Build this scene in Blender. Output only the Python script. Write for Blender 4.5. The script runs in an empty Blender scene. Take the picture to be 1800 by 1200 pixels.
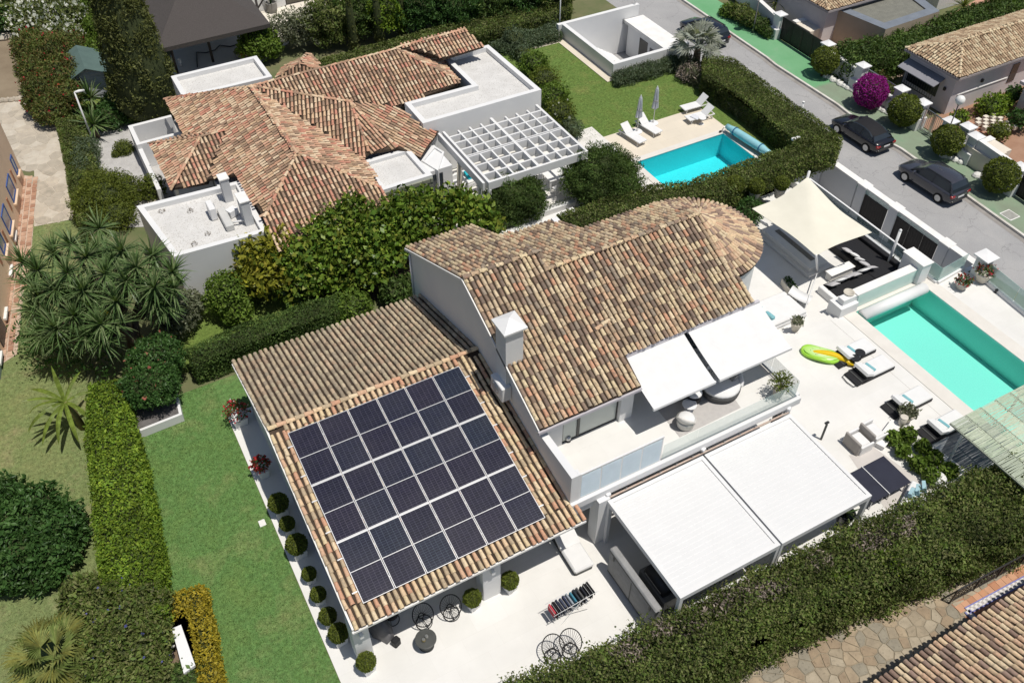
import bpy, math, random
import numpy as np
from mathutils import Vector, Matrix
rad = math.radians
random.seed(11)
rng = np.random.default_rng(11)
SC = bpy.context.scene
COL = SC.collection
pi = math.pi
# camera
CAM_H = 31.0
FPX = 1592.0
PITCH, ROLL, YAW = rad(45.05), rad(-0.14), rad(28.65)
def cam_axes():
 c, s = math.cos, math.sin
 fw = np.array([0, c(PITCH), -s(PITCH)])
 rt = np.array([1.0, 0, 0])
 dn = np.cross(fw, rt)
 m = np.array([rt, dn, fw])
 rr = np.array([[c(ROLL), -s(ROLL), 0], [s(ROLL), c(ROLL), 0], [0, 0, 1]])
 rz = np.array([[c(YAW), -s(YAW), 0], [s(YAW), c(YAW), 0], [0, 0, 1]])
 return rr @ m @ rz
AX = cam_axes()
cam_data = bpy.data.cameras.new("camera")
cam_data.sensor_width = 36
cam_data.lens = 36 * FPX / 1800
cam_data.clip_end = 3000
cam = bpy.data.objects.new("camera", cam_data)
COL.objects.link(cam)
cam.matrix_world = Matrix((
 (AX[0][0], -AX[1][0], -AX[2][0], 0), (AX[0][1], -AX[1][1], -AX[2][1], 0),
 (AX[0][2], -AX[1][2], -AX[2][2], CAM_H), (0, 0, 0, 1)))
SC.camera = cam
# daylight
SUN_DIR = Vector((0.15, -0.27, 1.0)).normalized()
world = bpy.data.worlds.new("World")
SC.world = world
world.use_nodes = True
wn = world.node_tree.nodes
wl = world.node_tree.links
wn.clear()
wo = wn.new("ShaderNodeOutputWorld")
bg = wn.new("ShaderNodeBackground")
sky = wn.new("ShaderNodeTexSky")
sky.sky_type = 'NISHITA'
sky.sun_disc = False
sky.sun_elevation = math.asin(SUN_DIR.z)
sky.sun_rotation = math.atan2(SUN_DIR.x, SUN_DIR.y)
bg.inputs[1].default_value = 0.065
wl.new(sky.outputs[0], bg.inputs[0])
wl.new(bg.outputs[0], wo.inputs[0])
sun_data = bpy.data.lights.new("sun", 'SUN')
sun_data.energy = 4.0
sun_data.angle = rad(0.53)
sun_data.color = (1.0, 0.95, 0.87)
sun = bpy.data.objects.new("sun", sun_data)
COL.objects.link(sun)
sun.location = (20, 20, 60)
sun.rotation_euler = SUN_DIR.to_track_quat('Z', 'Y').to_euler()
SC.view_settings.view_transform = 'Standard'
SC.view_settings.look = 'None'
SC.view_settings.exposure = 0.0
SC.view_settings.gamma = 1.0
SC.view_settings.use_curve_mapping = False
try:
 SC.cycles.max_bounces = 6
 SC.cycles.diffuse_bounces = 4
 SC.cycles.glossy_bounces = 3
 SC.cycles.transmission_bounces = 5
 SC.cycles.transparent_max_bounces = 8
 SC.cycles.caustics_reflective = False
 SC.cycles.caustics_refractive = False
except Exception:
 pass
# geometry helpers
def ray(px, py):
 return AX.T @ np.array([(px - 900) / FPX, (py - 600) / FPX, 1.0])
def G(px, py, z=0.0):
 """the point at height z seen at (px, py) of the 1800x1200 photograph"""
 d = ray(px, py)
 t = (z - CAM_H) / d[2]
 return (float(d[0] * t), float(d[1] * t), float(z))
def G2(px, py, z=0.0):
 return G(px, py, z)[:2]
def on_plane(px, py, n, d0):
 r = ray(px, py)
 c = np.array([0, 0, CAM_H])
 t = (d0 - np.dot(n, c)) / np.dot(n, r)
 return c + r * t
def proj(p):
 v = AX @ (np.asarray(p, float) - np.array([0, 0, CAM_H]))
 return 900 + FPX * v[0] / v[2], 600 + FPX * v[1] / v[2], v[2]
class MB:
 """collects simple solids into one mesh"""
 def __init__(self):
  self.v = []
  self.f = []
  self.mi = []
 def add(self, vs, fs, mi=0):
  o = len(self.v)
  self.v += [tuple(float(c) for c in p) for p in vs]
  self.f += [tuple(i + o for i in f) for f in fs]
  self.mi += [mi] * len(fs)
  return self
 def box(self, x0, x1, y0, y1, z0, z1, mi=0):
  return self.add([(x0, y0, z0), (x1, y0, z0), (x1, y1, z0), (x0, y1, z0),
 (x0, y0, z1), (x1, y0, z1), (x1, y1, z1), (x0, y1, z1)],
      [(3, 2, 1, 0), (4, 5, 6, 7), (0, 1, 5, 4), (1, 2, 6, 5), (2, 3, 7, 6), (3, 0, 4, 7)], mi)
 def cbox(self, c, s, mi=0, rz=0.0, rx=0.0, ry=0.0):
  m = Matrix.Translation(c) @ Matrix.Rotation(rz, 4, 'Z') @ Matrix.Rotation(ry, 4, 'Y') @ Matrix.Rotation(rx, 4, 'X')
  vs = [m @ Vector((sx * s[0] / 2, sy * s[1] / 2, sz * s[2] / 2)) for sz in (-1, 1) for sx, sy in ((-1, -1), (1, -1), (1, 1), (-1, 1))]
  return self.add(vs, [(3, 2, 1, 0), (4, 5, 6, 7), (0, 1, 5, 4), (1, 2, 6, 5), (2, 3, 7, 6), (3, 0, 4, 7)], mi)
 def bevbox(self, x0, x1, y0, y1, z0, z1, b=0.04, mi=0):
  """box with chamfered vertical and top edges"""
  def ring(i, z):
   return [(x0 + i + b, y0 + i, z), (x1 - i - b, y0 + i, z), (x1 - i, y0 + i + b, z), (x1 - i, y1 - i - b, z),
     (x1 - i - b, y1 - i, z), (x0 + i + b, y1 - i, z), (x0 + i, y1 - i - b, z), (x0 + i, y0 + i + b, z)]
  vs = ring(0, z0) + ring(0, z1 - b) + ring(b, z1)
  fs = [tuple(range(7, -1, -1)), tuple(range(16, 24))]
  for k in range(2):
   for i in range(8):
    j = (i + 1) % 8
    fs.append((k * 8 + i, k * 8 + j, k * 8 + 8 + j, k * 8 + 8 + i))
  return self.add(vs, fs, mi)
 def prism(self, poly, z0, z1, mi=0):
  n = len(poly)
  a = sum(poly[i][0] * poly[(i + 1) % n][1] - poly[(i + 1) % n][0] * poly[i][1] for i in range(n))
  if a < 0:
   poly = poly[::-1]
  vs = [(p[0], p[1], z0) for p in poly] + [(p[0], p[1], z1) for p in poly]
  fs = [tuple(range(n - 1, -1, -1)), tuple(range(n, 2 * n))]
  fs += [(i, (i + 1) % n, n + (i + 1) % n, n + i) for i in range(n)]
  return self.add(vs, fs, mi)
 def sheet(self, poly, z, mi=0):
  n = len(poly)
  a = sum(poly[i][0] * poly[(i + 1) % n][1] - poly[(i + 1) % n][0] * poly[i][1] for i in range(n))
  if a < 0:
   poly = poly[::-1]
  return self.add([(p[0], p[1], z) for p in poly], [tuple(range(n))], mi)
 def poly3(self, pts, mi=0):
  return self.add(pts, [tuple(range(len(pts)))], mi)
 def tube(self, pts, r, seg=8, mi=0, cap=True, closed=False):
  pts = [Vector(p) for p in pts]
  n = len(pts)
  rs = r if isinstance(r, (list, tuple)) else [r] * n
  vs, fs = [], []
  up0 = None
  for i in range(n):
   if closed:
    t = (pts[(i + 1) % n] - pts[i - 1]).normalized()
   else:
    t = (pts[min(i + 1, n - 1)] - pts[max(i - 1, 0)]).normalized()
   if up0 is None:
    up0 = Vector((0, 0, 1)) if abs(t.z) < .9 else Vector((1, 0, 0))
   u = t.cross(up0).normalized()
   w = u.cross(t).normalized()
   up0 = w
   for k in range(seg):
    a = 2 * pi * k / seg
    vs.append(pts[i] + (u * math.cos(a) + w * math.sin(a)) * rs[i])
  for i in range(n if closed else n - 1):
   for k in range(seg):
    a, b = i * seg, ((i + 1) % n) * seg
    fs.append((a + k, a + (k + 1) % seg, b + (k + 1) % seg, b + k))
  if cap and not closed:
   fs.append(tuple(range(seg - 1, -1, -1)))
   fs.append(tuple((n - 1) * seg + k for k in range(seg)))
  return self.add(vs, fs, mi)
 def lathe(self, prof, c=(0, 0, 0), seg=16, mi=0, sx=1.0, sy=1.0):
  """prof: list of (r, z)"""
  vs, fs = [], []
  n = len(prof)
  for r, z in prof:
   for k in range(seg):
    a = 2 * pi * k / seg
    vs.append((c[0] + r * sx * math.cos(a), c[1] + r * sy * math.sin(a), c[2] + z))
  for i in range(n - 1):
   for k in range(seg):
    fs.append((i * seg + k, i * seg + (k + 1) % seg, (i + 1) * seg + (k + 1) % seg, (i + 1) * seg + k))
  if prof[0][0] > 1e-4:
   fs.append(tuple(range(seg - 1, -1, -1)))
  if prof[-1][0] > 1e-4:
   fs.append(tuple((n - 1) * seg + k for k in range(seg)))
  return self.add(vs, fs, mi)
 def ball(self, c, r, seg=12, rings=7, mi=0, sz=1.0):
  return self.lathe([(max(r * math.sin(pi * i / rings), 1e-5), -r * sz * math.cos(pi * i / rings)) for i in range(rings + 1)], c, seg, mi)
 def grid_rect(self, x0, x1, y0, y1, z, holes, mi=0):
  """flat sheet with rectangular holes"""
  xs = sorted({x0, x1} | {h[i] for h in holes for i in (0, 1) if x0 < h[i] < x1})
  ys = sorted({y0, y1} | {h[i] for h in holes for i in (2, 3) if y0 < h[i] < y1})
  for a, b in zip(xs, xs[1:]):
   for c, d in zip(ys, ys[1:]):
    mx, my = (a + b) / 2, (c + d) / 2
    if any(h[0] < mx < h[1] and h[2] < my < h[3] for h in holes):
     continue
    self.sheet([(a, c), (b, c), (b, d), (a, d)], z, mi)
  return self
 def mesh(self, name, mats, smooth=False):
  me = bpy.data.meshes.new(name)
  me.from_pydata(self.v, [], self.f)
  for m in (mats if isinstance(mats, (list, tuple)) else [mats]):
   me.materials.append(m)
  if any(self.mi):
   me.polygons.foreach_set("material_index", self.mi)
  if smooth:
   me.polygons.foreach_set("use_smooth", [True] * len(me.polygons))
  me.update()
  return me
def np_mesh(name, verts, faces, mats, mat_idx=None, smooth=False):
 """faces: (n,k) array, all of the same size"""
 me = bpy.data.meshes.new(name)
 verts = np.ascontiguousarray(verts, dtype=np.float32)
 faces = np.ascontiguousarray(faces, dtype=np.int32)
 n, k = faces.shape
 me.vertices.add(len(verts))
 me.vertices.foreach_set("co", verts.ravel())
 me.loops.add(n * k)
 me.loops.foreach_set("vertex_index", faces.ravel())
 me.polygons.add(n)
 me.polygons.foreach_set("loop_start", np.arange(0, n * k, k, dtype=np.int32))
 for m in (mats if isinstance(mats, (list, tuple)) else [mats]):
  me.materials.append(m)
 if mat_idx is not None:
  me.polygons.foreach_set("material_index", np.asarray(mat_idx, dtype=np.int32))
 if smooth:
  me.polygons.foreach_set("use_smooth", np.ones(n, dtype=bool))
 me.update(calc_edges=True)
 return me
def link(name, me):
 o = bpy.data.objects.new(name, me)
 COL.objects.link(o)
 return o
def thing(name, label, cat, loc=(0, 0, 0), rz=0.0, group=None):
 o = bpy.data.objects.new(name, None)
 COL.objects.link(o)
 o.empty_display_size = 0.3
 o.location = loc
 o.rotation_euler = (0, 0, rz)
 o["label"] = label
 o["category"] = cat
 if group:
  o["group"] = group
 return o
def tag(o, label, cat, group=None):
 o["label"] = label
 o["category"] = cat
 if group:
  o["group"] = group
 return o
def part(parent, name, mb, mats, smooth=False, world=False, label=None, kind=None):
 me = mb if isinstance(mb, bpy.types.Mesh) else mb.mesh(name, mats, smooth)
 o = link(name, me)
 if parent is not None:
  o.parent = parent
  if world:
   m = Matrix.Identity(4)
   if parent.type == 'EMPTY':
    m = Matrix.Translation(parent.location) @ Matrix.Rotation(parent.rotation_euler[2], 4, 'Z')
   o.matrix_parent_inverse = m.inverted()
 if label:
  o["label"] = label
 if kind:
  o["kind"] = kind
 return o
def structure(name, mb, mats, smooth=False, kind='structure'):
 o = link(name, mb if isinstance(mb, bpy.types.Mesh) else mb.mesh(name, mats, smooth))
 o["kind"] = kind
 return o
def dup(root, loc, rz=None, label=None, group=None, scale=None):
 r = root.copy()
 COL.objects.link(r)
 r.location = loc
 if rz is not None:
  r.rotation_euler = (0, 0, rz)
 if scale is not None:
  r.scale = (scale,) * 3 if not isinstance(scale, tuple) else scale
 if label:
  r["label"] = label
 if group:
  r["group"] = group
 for ch in list(root.children):
  c = ch.copy()
  COL.objects.link(c)
  c.parent = r
  for g in list(ch.children):
   d = g.copy()
   COL.objects.link(d)
   d.parent = c
 return r
# materials
def _nt(name):
 m = bpy.data.materials.new(name)
 m.use_nodes = True
 nt = m.node_tree
 b = nt.nodes["Principled BSDF"]
 return m, nt, b
def _pos(nt, scale=(1, 1, 1), rz=0.0):
 g = nt.nodes.new("ShaderNodeNewGeometry")
 mp = nt.nodes.new("ShaderNodeMapping")
 mp.inputs['Scale'].default_value = scale
 mp.inputs['Rotation'].default_value = (0, 0, rz)
 nt.links.new(g.outputs['Position'], mp.inputs['Vector'])
 return mp.outputs['Vector']
def _noise(nt, vec, scale, detail=4, rough=.55):
 n = nt.nodes.new("ShaderNodeTexNoise")
 n.inputs['Scale'].default_value = scale
 n.inputs['Detail'].default_value = detail
 n.inputs['Roughness'].default_value = rough
 nt.links.new(vec, n.inputs['Vector'])
 return n.outputs['Fac']
def _ramp(nt, fac, stops, interp='LINEAR'):
 r = nt.nodes.new("ShaderNodeValToRGB")
 r.color_ramp.interpolation = interp
 el = r.color_ramp.elements
 while len(el) > len(stops):
  el.remove(el[-1])
 while len(el) < len(stops):
  el.new(0.5)
 for e, (p, c) in zip(el, stops):
  e.position = p
  e.color = (c[0], c[1], c[2], 1) if not isinstance(c, (int, float)) else (c, c, c, 1)
 nt.links.new(fac, r.inputs[0])
 return r.outputs[0]
def _mix(nt, fac, a, b, mode='MIX'):
 m = nt.nodes.new("ShaderNodeMix")
 m.data_type = 'RGBA'
 m.blend_type = mode
 for s, v in ((m.inputs[0], fac), (m.inputs[6], a), (m.inputs[7], b)):
  if isinstance(v, (int, float)):
   s.default_value = v
  elif isinstance(v, (tuple, list)):
   s.default_value = (v[0], v[1], v[2], 1)
  else:
   nt.links.new(v, s)
 return m.outputs[2]
def _bump(nt, b, h, strength, dist=0.02):
 n = nt.nodes.new("ShaderNodeBump")
 n.inputs['Strength'].default_value = strength
 n.inputs['Distance'].default_value = dist
 nt.links.new(h, n.inputs['Height'])
 nt.links.new(n.outputs[0], b.inputs['Normal'])
def mat(name, col, rough=.6, col2=None, scale=1.2, bump=0.0, bscale=40, spec=.3, metal=0.0, speck=None, sscale=30, coat=0.0):
 """plain surface: two close colours in soft patches, optional specks and fine relief"""
 m, nt, b = _nt(name)
 col2 = col2 or tuple(c * .86 for c in col)
 v = _pos(nt)
 c = _ramp(nt, _noise(nt, v, scale, 5, .6), [(.3, col2), (.68, col)])
 if speck:
  f = _ramp(nt, _noise(nt, v, sscale, 3, .6), [(.56, 0.0), (.66, 1.0)])
  c = _mix(nt, f, c, speck)
 nt.links.new(c, b.inputs['Base Color'])
 b.inputs['Roughness'].default_value = rough
 b.inputs['Specular IOR Level'].default_value = spec
 b.inputs['Metallic'].default_value = metal
 if coat:
  b.inputs['Coat Weight'].default_value = coat
  b.inputs['Coat Roughness'].default_value = .05
 if bump:
  _bump(nt, b, _noise(nt, v, bscale, 4, .7), bump)
 return m
def leaf_mat(name, cols, var=.5, vscale=.8, rough=.55, trans=.3, spec=.2):
 """foliage: colour per leaf from a ramp, plus soft differences between clumps"""
 m, nt, b = _nt(name)
 g = nt.nodes.new("ShaderNodeNewGeometry")
 n = len(cols)
 c = _ramp(nt, g.outputs['Random Per Island'], [(i / max(n - 1, 1), cc) for i, cc in enumerate(cols)])
 f = _ramp(nt, _noise(nt, _pos(nt), vscale, 4, .6), [(.3, 1 - var), (.7, 1 + var)])
 c = _mix(nt, 1.0, c, f, 'MULTIPLY')
 f = _ramp(nt, _noise(nt, _pos(nt), vscale * 5, 4, .7), [(.3, .62), (.72, 1.5)])
 c = _mix(nt, 1.0, c, f, 'MULTIPLY')
 nt.links.new(c, b.inputs['Base Color'])
 b.inputs['Roughness'].default_value = rough
 b.inputs['Specular IOR Level'].default_value = spec
 t = nt.nodes.new("ShaderNodeBsdfTranslucent")
 c2 = _mix(nt, 1.0, c, (1.2, 1.25, .55), 'MULTIPLY')
 nt.links.new(c2, t.inputs[0])
 mx = nt.nodes.new("ShaderNodeMixShader")
 mx.inputs[0].default_value = trans
 nt.links.new(b.outputs[0], mx.inputs[1])
 nt.links.new(t.outputs[0], mx.inputs[2])
 nt.links.new(mx.outputs[0], nt.nodes["Material Output"].inputs[0])
 return m
def tile_mat(name, cols, lichen=(.16, .14, .10), lich=.5, grime=.35):
 """clay roof tiles: each tile its own fired colour, weathered by lichen"""
 m, nt, b = _nt(name)
 g = nt.nodes.new("ShaderNodeNewGeometry")
 oi = nt.nodes.new("ShaderNodeObjectInfo")
 ad = nt.nodes.new("ShaderNodeMath")
 ad.operation = 'ADD'
 nt.links.new(g.outputs['Random Per Island'], ad.inputs[0])
 nt.links.new(oi.outputs['Random'], ad.inputs[1])
 fr = nt.nodes.new("ShaderNodeMath")
 fr.operation = 'FRACT'
 nt.links.new(ad.outputs[0], fr.inputs[0])
 n = len(cols)
 c = _ramp(nt, fr.outputs[0], [(i / n, cc) for i, cc in enumerate(cols)], 'CONSTANT')
 v = _pos(nt)
 f1 = _ramp(nt, _noise(nt, v, 9, 6, .7), [(.5, 0.0), (.62, lich)])
 c = _mix(nt, f1, c, lichen)
 f2 = _ramp(nt, _noise(nt, v, .7, 4, .6), [(.35, 0.0), (.75, grime)])
 c = _mix(nt, f2, c, tuple(x * .8 for x in lichen))
 f3 = _ramp(nt, _noise(nt, v, 30, 3, .6), [(.3, .82), (.7, 1.12)])
 c = _mix(nt, 1.0, c, f3, 'MULTIPLY')
 nt.links.new(c, b.inputs['Base Color'])
 b.inputs['Roughness'].default_value = .85
 b.inputs['Specular IOR Level'].default_value = .15
 _bump(nt, b, _noise(nt, v, 45, 4, .7), .35, .01)
 return m
# foliage
def leaf_arrays(pts, nrm, size, aspect=2.2, flat=.5, up=.2, sj=.35):
 """one folded four-cornered leaf per point; returns verts (4n,3), faces (n,4)"""
 n = len(pts)
 r = rng.normal(size=(n, 3))
 r /= np.linalg.norm(r, axis=1)[:, None] + 1e-9
 d = r + nrm * flat + np.array([0, 0, up])
 d /= np.linalg.norm(d, axis=1)[:, None] + 1e-9
 q = rng.normal(size=(n, 3)) * .8 + nrm
 w = np.cross(d, q)
 w /= np.linalg.norm(w, axis=1)[:, None] + 1e-9
 u = np.cross(w, d)
 s = (size * (1 + sj * rng.normal(size=n)).clip(.45, 1.8))[:, None]
 L = d * s
 W = w * s / aspect / 2
 fold = u * s * .12
 a = pts - L * .5
 v = np.stack([a, a + L * .5 + W + fold, a + L, a + L * .5 - W + fold], axis=1).reshape(-1, 3)
 f = np.arange(4 * n).reshape(n, 4)
 return v, f
def in_poly(p, poly):
 x, y = p[:, 0], p[:, 1]
 c = np.zeros(len(p), bool)
 n = len(poly)
 for i in range(n):
  x0, y0 = poly[i]
  x1, y1 = poly[(i + 1) % n]
  if y0 == y1:
   continue
  k = ((y0 > y) != (y1 > y)) & (x < (x1 - x0) * (y - y0) / (y1 - y0) + x0)
  c ^= k
 return c
def lump(p, s=1.0, amp=1.0):
 """cheap smooth pseudo noise of positions"""
 x, y, z = p[:, 0] * s, p[:, 1] * s, p[:, 2] * s
 return amp * (np.sin(x * 1.7 + 1.3 * np.sin(y * 1.1) + z * .9) + np.sin(y * 2.3 + 1.7 * np.sin(x * .8 + z * 1.9)) + np.sin(z * 2.9 + x * 1.3 - y * .7)) / 3
def prism_samples(poly, z0, z1, dens, rough=.08, round_=.15):
 """points and normals over the top and sides of a clipped hedge"""
 poly = [tuple(p[:2]) for p in poly]
 a = np.array(poly)
 n = len(poly)
 area2 = sum(poly[i][0] * poly[(i + 1) % n][1] - poly[(i + 1) % n][0] * poly[i][1] for i in range(n))
 if area2 < 0:
  poly = poly[::-1]
  a = a[::-1]
 area = abs(area2) / 2
 lo, hi = a.min(0), a.max(0)
 m = int(dens * np.prod(hi - lo)) + 1
 q = rng.uniform(lo, hi, size=(m, 2))
 q = q[in_poly(q, poly)]
 P = [np.c_[q, np.full(len(q), z1)]]
 N = [np.tile([0, 0, 1.0], (len(q), 1))]
 for i in range(n):
  p0, p1 = np.array(poly[i]), np.array(poly[(i + 1) % n])
  L = np.linalg.norm(p1 - p0)
  k = int(dens * L * (z1 - z0)) + 1
  t = rng.uniform(size=k)
  z = rng.uniform(z0, z1, size=k)
  nn = np.array([(p1 - p0)[1], -(p1 - p0)[0]]) / (L + 1e-9)
  inset = np.where(z > z1 - round_, (z - z1 + round_) / round_ * round_ * .6, 0)
  xy = p0 + np.outer(t, p1 - p0) - np.outer(inset, nn)
  P.append(np.c_[xy, z])
  N.append(np.tile([nn[0], nn[1], .15], (k, 1)))
 P = np.concatenate(P)
 N = np.concatenate(N)
 P = P + N * (lump(P, 2.2, rough * .8) + rng.normal(size=len(P)) * rough * .5 + rough * .2)[:, None]
 return P, N
def blob_samples(c, r, n, shell=(.72, 1.05), rough=.12, low=-.55, ls=None):
 """points over a lumpy ellipsoid; r = (rx, ry, rz)"""
 d = rng.normal(size=(int(n * 1.5), 3))
 d /= np.linalg.norm(d, axis=1)[:, None]
 d = d[d[:, 2] > low][:n]
 k = rng.uniform(shell[0] ** 3, shell[1] ** 3, size=len(d)) ** (1 / 3)
 rr = np.array(r)
 P = np.array(c) + d * rr * (k * (1 + lump(d * 2 + np.array(c), ls or 2.2, rough * 1.6)))[:, None]
 N = d / rr
 N /= np.linalg.norm(N, axis=1)[:, None]
 return P, N
def foliage_mesh(name, samples, size, m_leaf, aspect=2.2, flat=.5, up=.2, core=None, m_core=None, sj=.35):
 """samples: list of (P, N); core: optional MB of the twiggy inside"""
 P = np.concatenate([s[0] for s in samples])
 N = np.concatenate([s[1] for s in samples])
 v, f = leaf_arrays(P, N, size, aspect, flat, up, sj)
 if core is None:
  return np_mesh(name, v, f, m_leaf)
 vs = [tuple(x) for x in core.v]
 me = bpy.data.meshes.new(name)
 fs4 = []
 for face in core.f:
  if len(face) == 4:
   fs4.append(face)
  elif len(face) == 3:
   fs4.append((face[0], face[1], face[2], face[2]))
  else:
   for i in range(1, len(face) - 1, 1):
    fs4.append((face[0], face[i], face[i + 1], face[i + 1]))
 q = np.array([x for x in fs4 if x[2] != x[3]], dtype=np.int64).reshape(-1, 4)
 t = np.array([x[:3] for x in fs4 if x[2] == x[3]], dtype=np.int64).reshape(-1, 3)
 tri = np.concatenate([q[:, [0, 1, 2]], q[:, [0, 2, 3]], t]) if len(q) else t
 n0 = len(v)
 lt = np.concatenate([f[:, [0, 1, 2]], f[:, [0, 2, 3]]])
 faces = np.concatenate([lt, tri + n0])
 mi = np.r_[np.zeros(len(lt), int), np.ones(len(tri), int)]
 return np_mesh(name, np.concatenate([v, np.array(vs)]), faces, [m_leaf, m_core], mi)
def hedge(name, label, cat, poly, z0, z1, m_leaf, size=.11, dens=230, aspect=1.8, rough=.07, flowers=None, group=None, core=None, inset=.2, flat=.5, up=.15):
 poly = [tuple(p[:2]) for p in poly]
 cx = sum(p[0] for p in poly) / len(poly)
 cy = sum(p[1] for p in poly) / len(poly)
 th = thing(name, label, cat, (cx, cy, z0), 0, group)
 P, N = prism_samples(poly, z0, z1, dens, rough)
 cm = MB()
 n = len(poly)
 ar = sum(poly[i][0] * poly[(i + 1) % n][1] - poly[(i + 1) % n][0] * poly[i][1] for i in range(n))
 pl = poly if ar > 0 else poly[::-1]
 ins = []
 for i in range(n):
  p0, p1, p2 = np.array(pl[i - 1]), np.array(pl[i]), np.array(pl[(i + 1) % n])
  e1 = (p1 - p0) / (np.linalg.norm(p1 - p0) + 1e-9)
  e2 = (p2 - p1) / (np.linalg.norm(p2 - p1) + 1e-9)
  nn = np.array([-e1[1], e1[0]]) + np.array([-e2[1], e2[0]])
  nn /= np.linalg.norm(nn) + 1e-9
  ins.append(tuple(p1 + nn * inset))
 cm.prism(ins, z0 + .0, z1 - inset)
 part(th, "foliage", foliage_mesh("foliage", [(P, N)], size, m_leaf, aspect, flat, up, cm, core or M_TWIG), None, world=True)
 if flowers:
  fm, fs, fd = flowers
  k = rng.uniform(size=len(P)) < fd
  v, f = leaf_arrays(P[k] + N[k] * .06, N[k], fs, 1.1, .9, .3)
  part(th, "flowers", np_mesh("flowers", v, f, fm), None, world=True, kind='stuff')
 return th
def shrub(name, label, cat, blobs, m_leaf, size=.12, dens=190, aspect=2.0, trunk=None, group=None, flowers=None, rough=.12, flat=.5, up=.15, core=True, shell=(.72, 1.05), low=-.6, base=None, m_trunk=None, ls=None):
 """blobs: list of (centre, radii) in world space"""
 c0 = blobs[0][0]
 zb = min(b[0][2] - b[1][2] for b in blobs) if base is None else base
 th = thing(name, label, cat, (c0[0], c0[1], zb), 0, group)
 S = []
 cm = MB()
 for c, r in blobs:
  area = 4 * pi * ((r[0] * r[1]) ** 1.6 / 3 + (r[0] * r[2]) ** 1.6 / 3 + (r[1] * r[2]) ** 1.6 / 3) ** (1 / 1.6)
  S.append(blob_samples(c, r, int(area * dens), shell, rough, low, ls))
  if core:
   k = .72
   cm.lathe([(max(r[0] * k * math.sin(pi * i / 6), 1e-4), -r[2] * k * math.cos(pi * i / 6)) for i in range(7)], c, 10, 0, 1.0, r[1] / r[0])
 me = foliage_mesh("foliage", S, size, m_leaf, aspect, flat, up, cm if core else None, M_TWIG)
 part(th, "foliage" if trunk is None else "crown", me, None, world=True)
 if trunk:
  mb = MB()
  for pts, rs in trunk:
   mb.tube(pts, rs, 7)
  part(th, "trunk", mb, m_trunk or M_BARK, True, world=True)
 if flowers:
  fm, fs, fd = flowers
  P = np.concatenate([s[0] for s in S])
  N = np.concatenate([s[1] for s in S])
  k = (rng.uniform(size=len(P)) < fd) & (N[:, 2] > -.2)
  v, f = leaf_arrays(P[k] + N[k] * size * .5, N[k], fs, 1.1, .9, .4)
  part(th, "flowers", np_mesh("flowers", v, f, fm), None, world=True, kind='stuff')
 return th
def blades(origin, n, length, width, elev=(-20, 75), droop=.5, seg=3, az0=0, az1=360, lj=.2, taper=True):
 """a rosette of strap leaves as strips; returns verts, faces"""
 V, Fc = [], []
 for i in range(n):
  a = rad(random.uniform(az0, az1))
  e = rad(random.uniform(*elev))
  L = length * random.uniform(1 - lj, 1 + lj)
  d = Vector((math.cos(a) * math.cos(e), math.sin(a) * math.cos(e), math.sin(e)))
  side = Vector((-math.sin(a), math.cos(a), 0))
  p = Vector(origin)
  o = len(V)
  for s in range(seg + 1):
   t = s / seg
   w = width * (1 - t ** 2 * .95 if taper else (1 - (2 * t - 1) ** 4 * .9)) * (.6 + .8 * min(t * 3, .5))
   V += [tuple(p + side * w / 2), tuple(p - side * w / 2)]
   d = (d + Vector((0, 0, -droop / seg * (.3 + t)))).normalized()
   p = p + d * (L / seg)
  for s in range(seg):
   Fc.append((o + 2 * s, o + 2 * s + 1, o + 2 * s + 3, o + 2 * s + 2))
 return V, Fc
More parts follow.
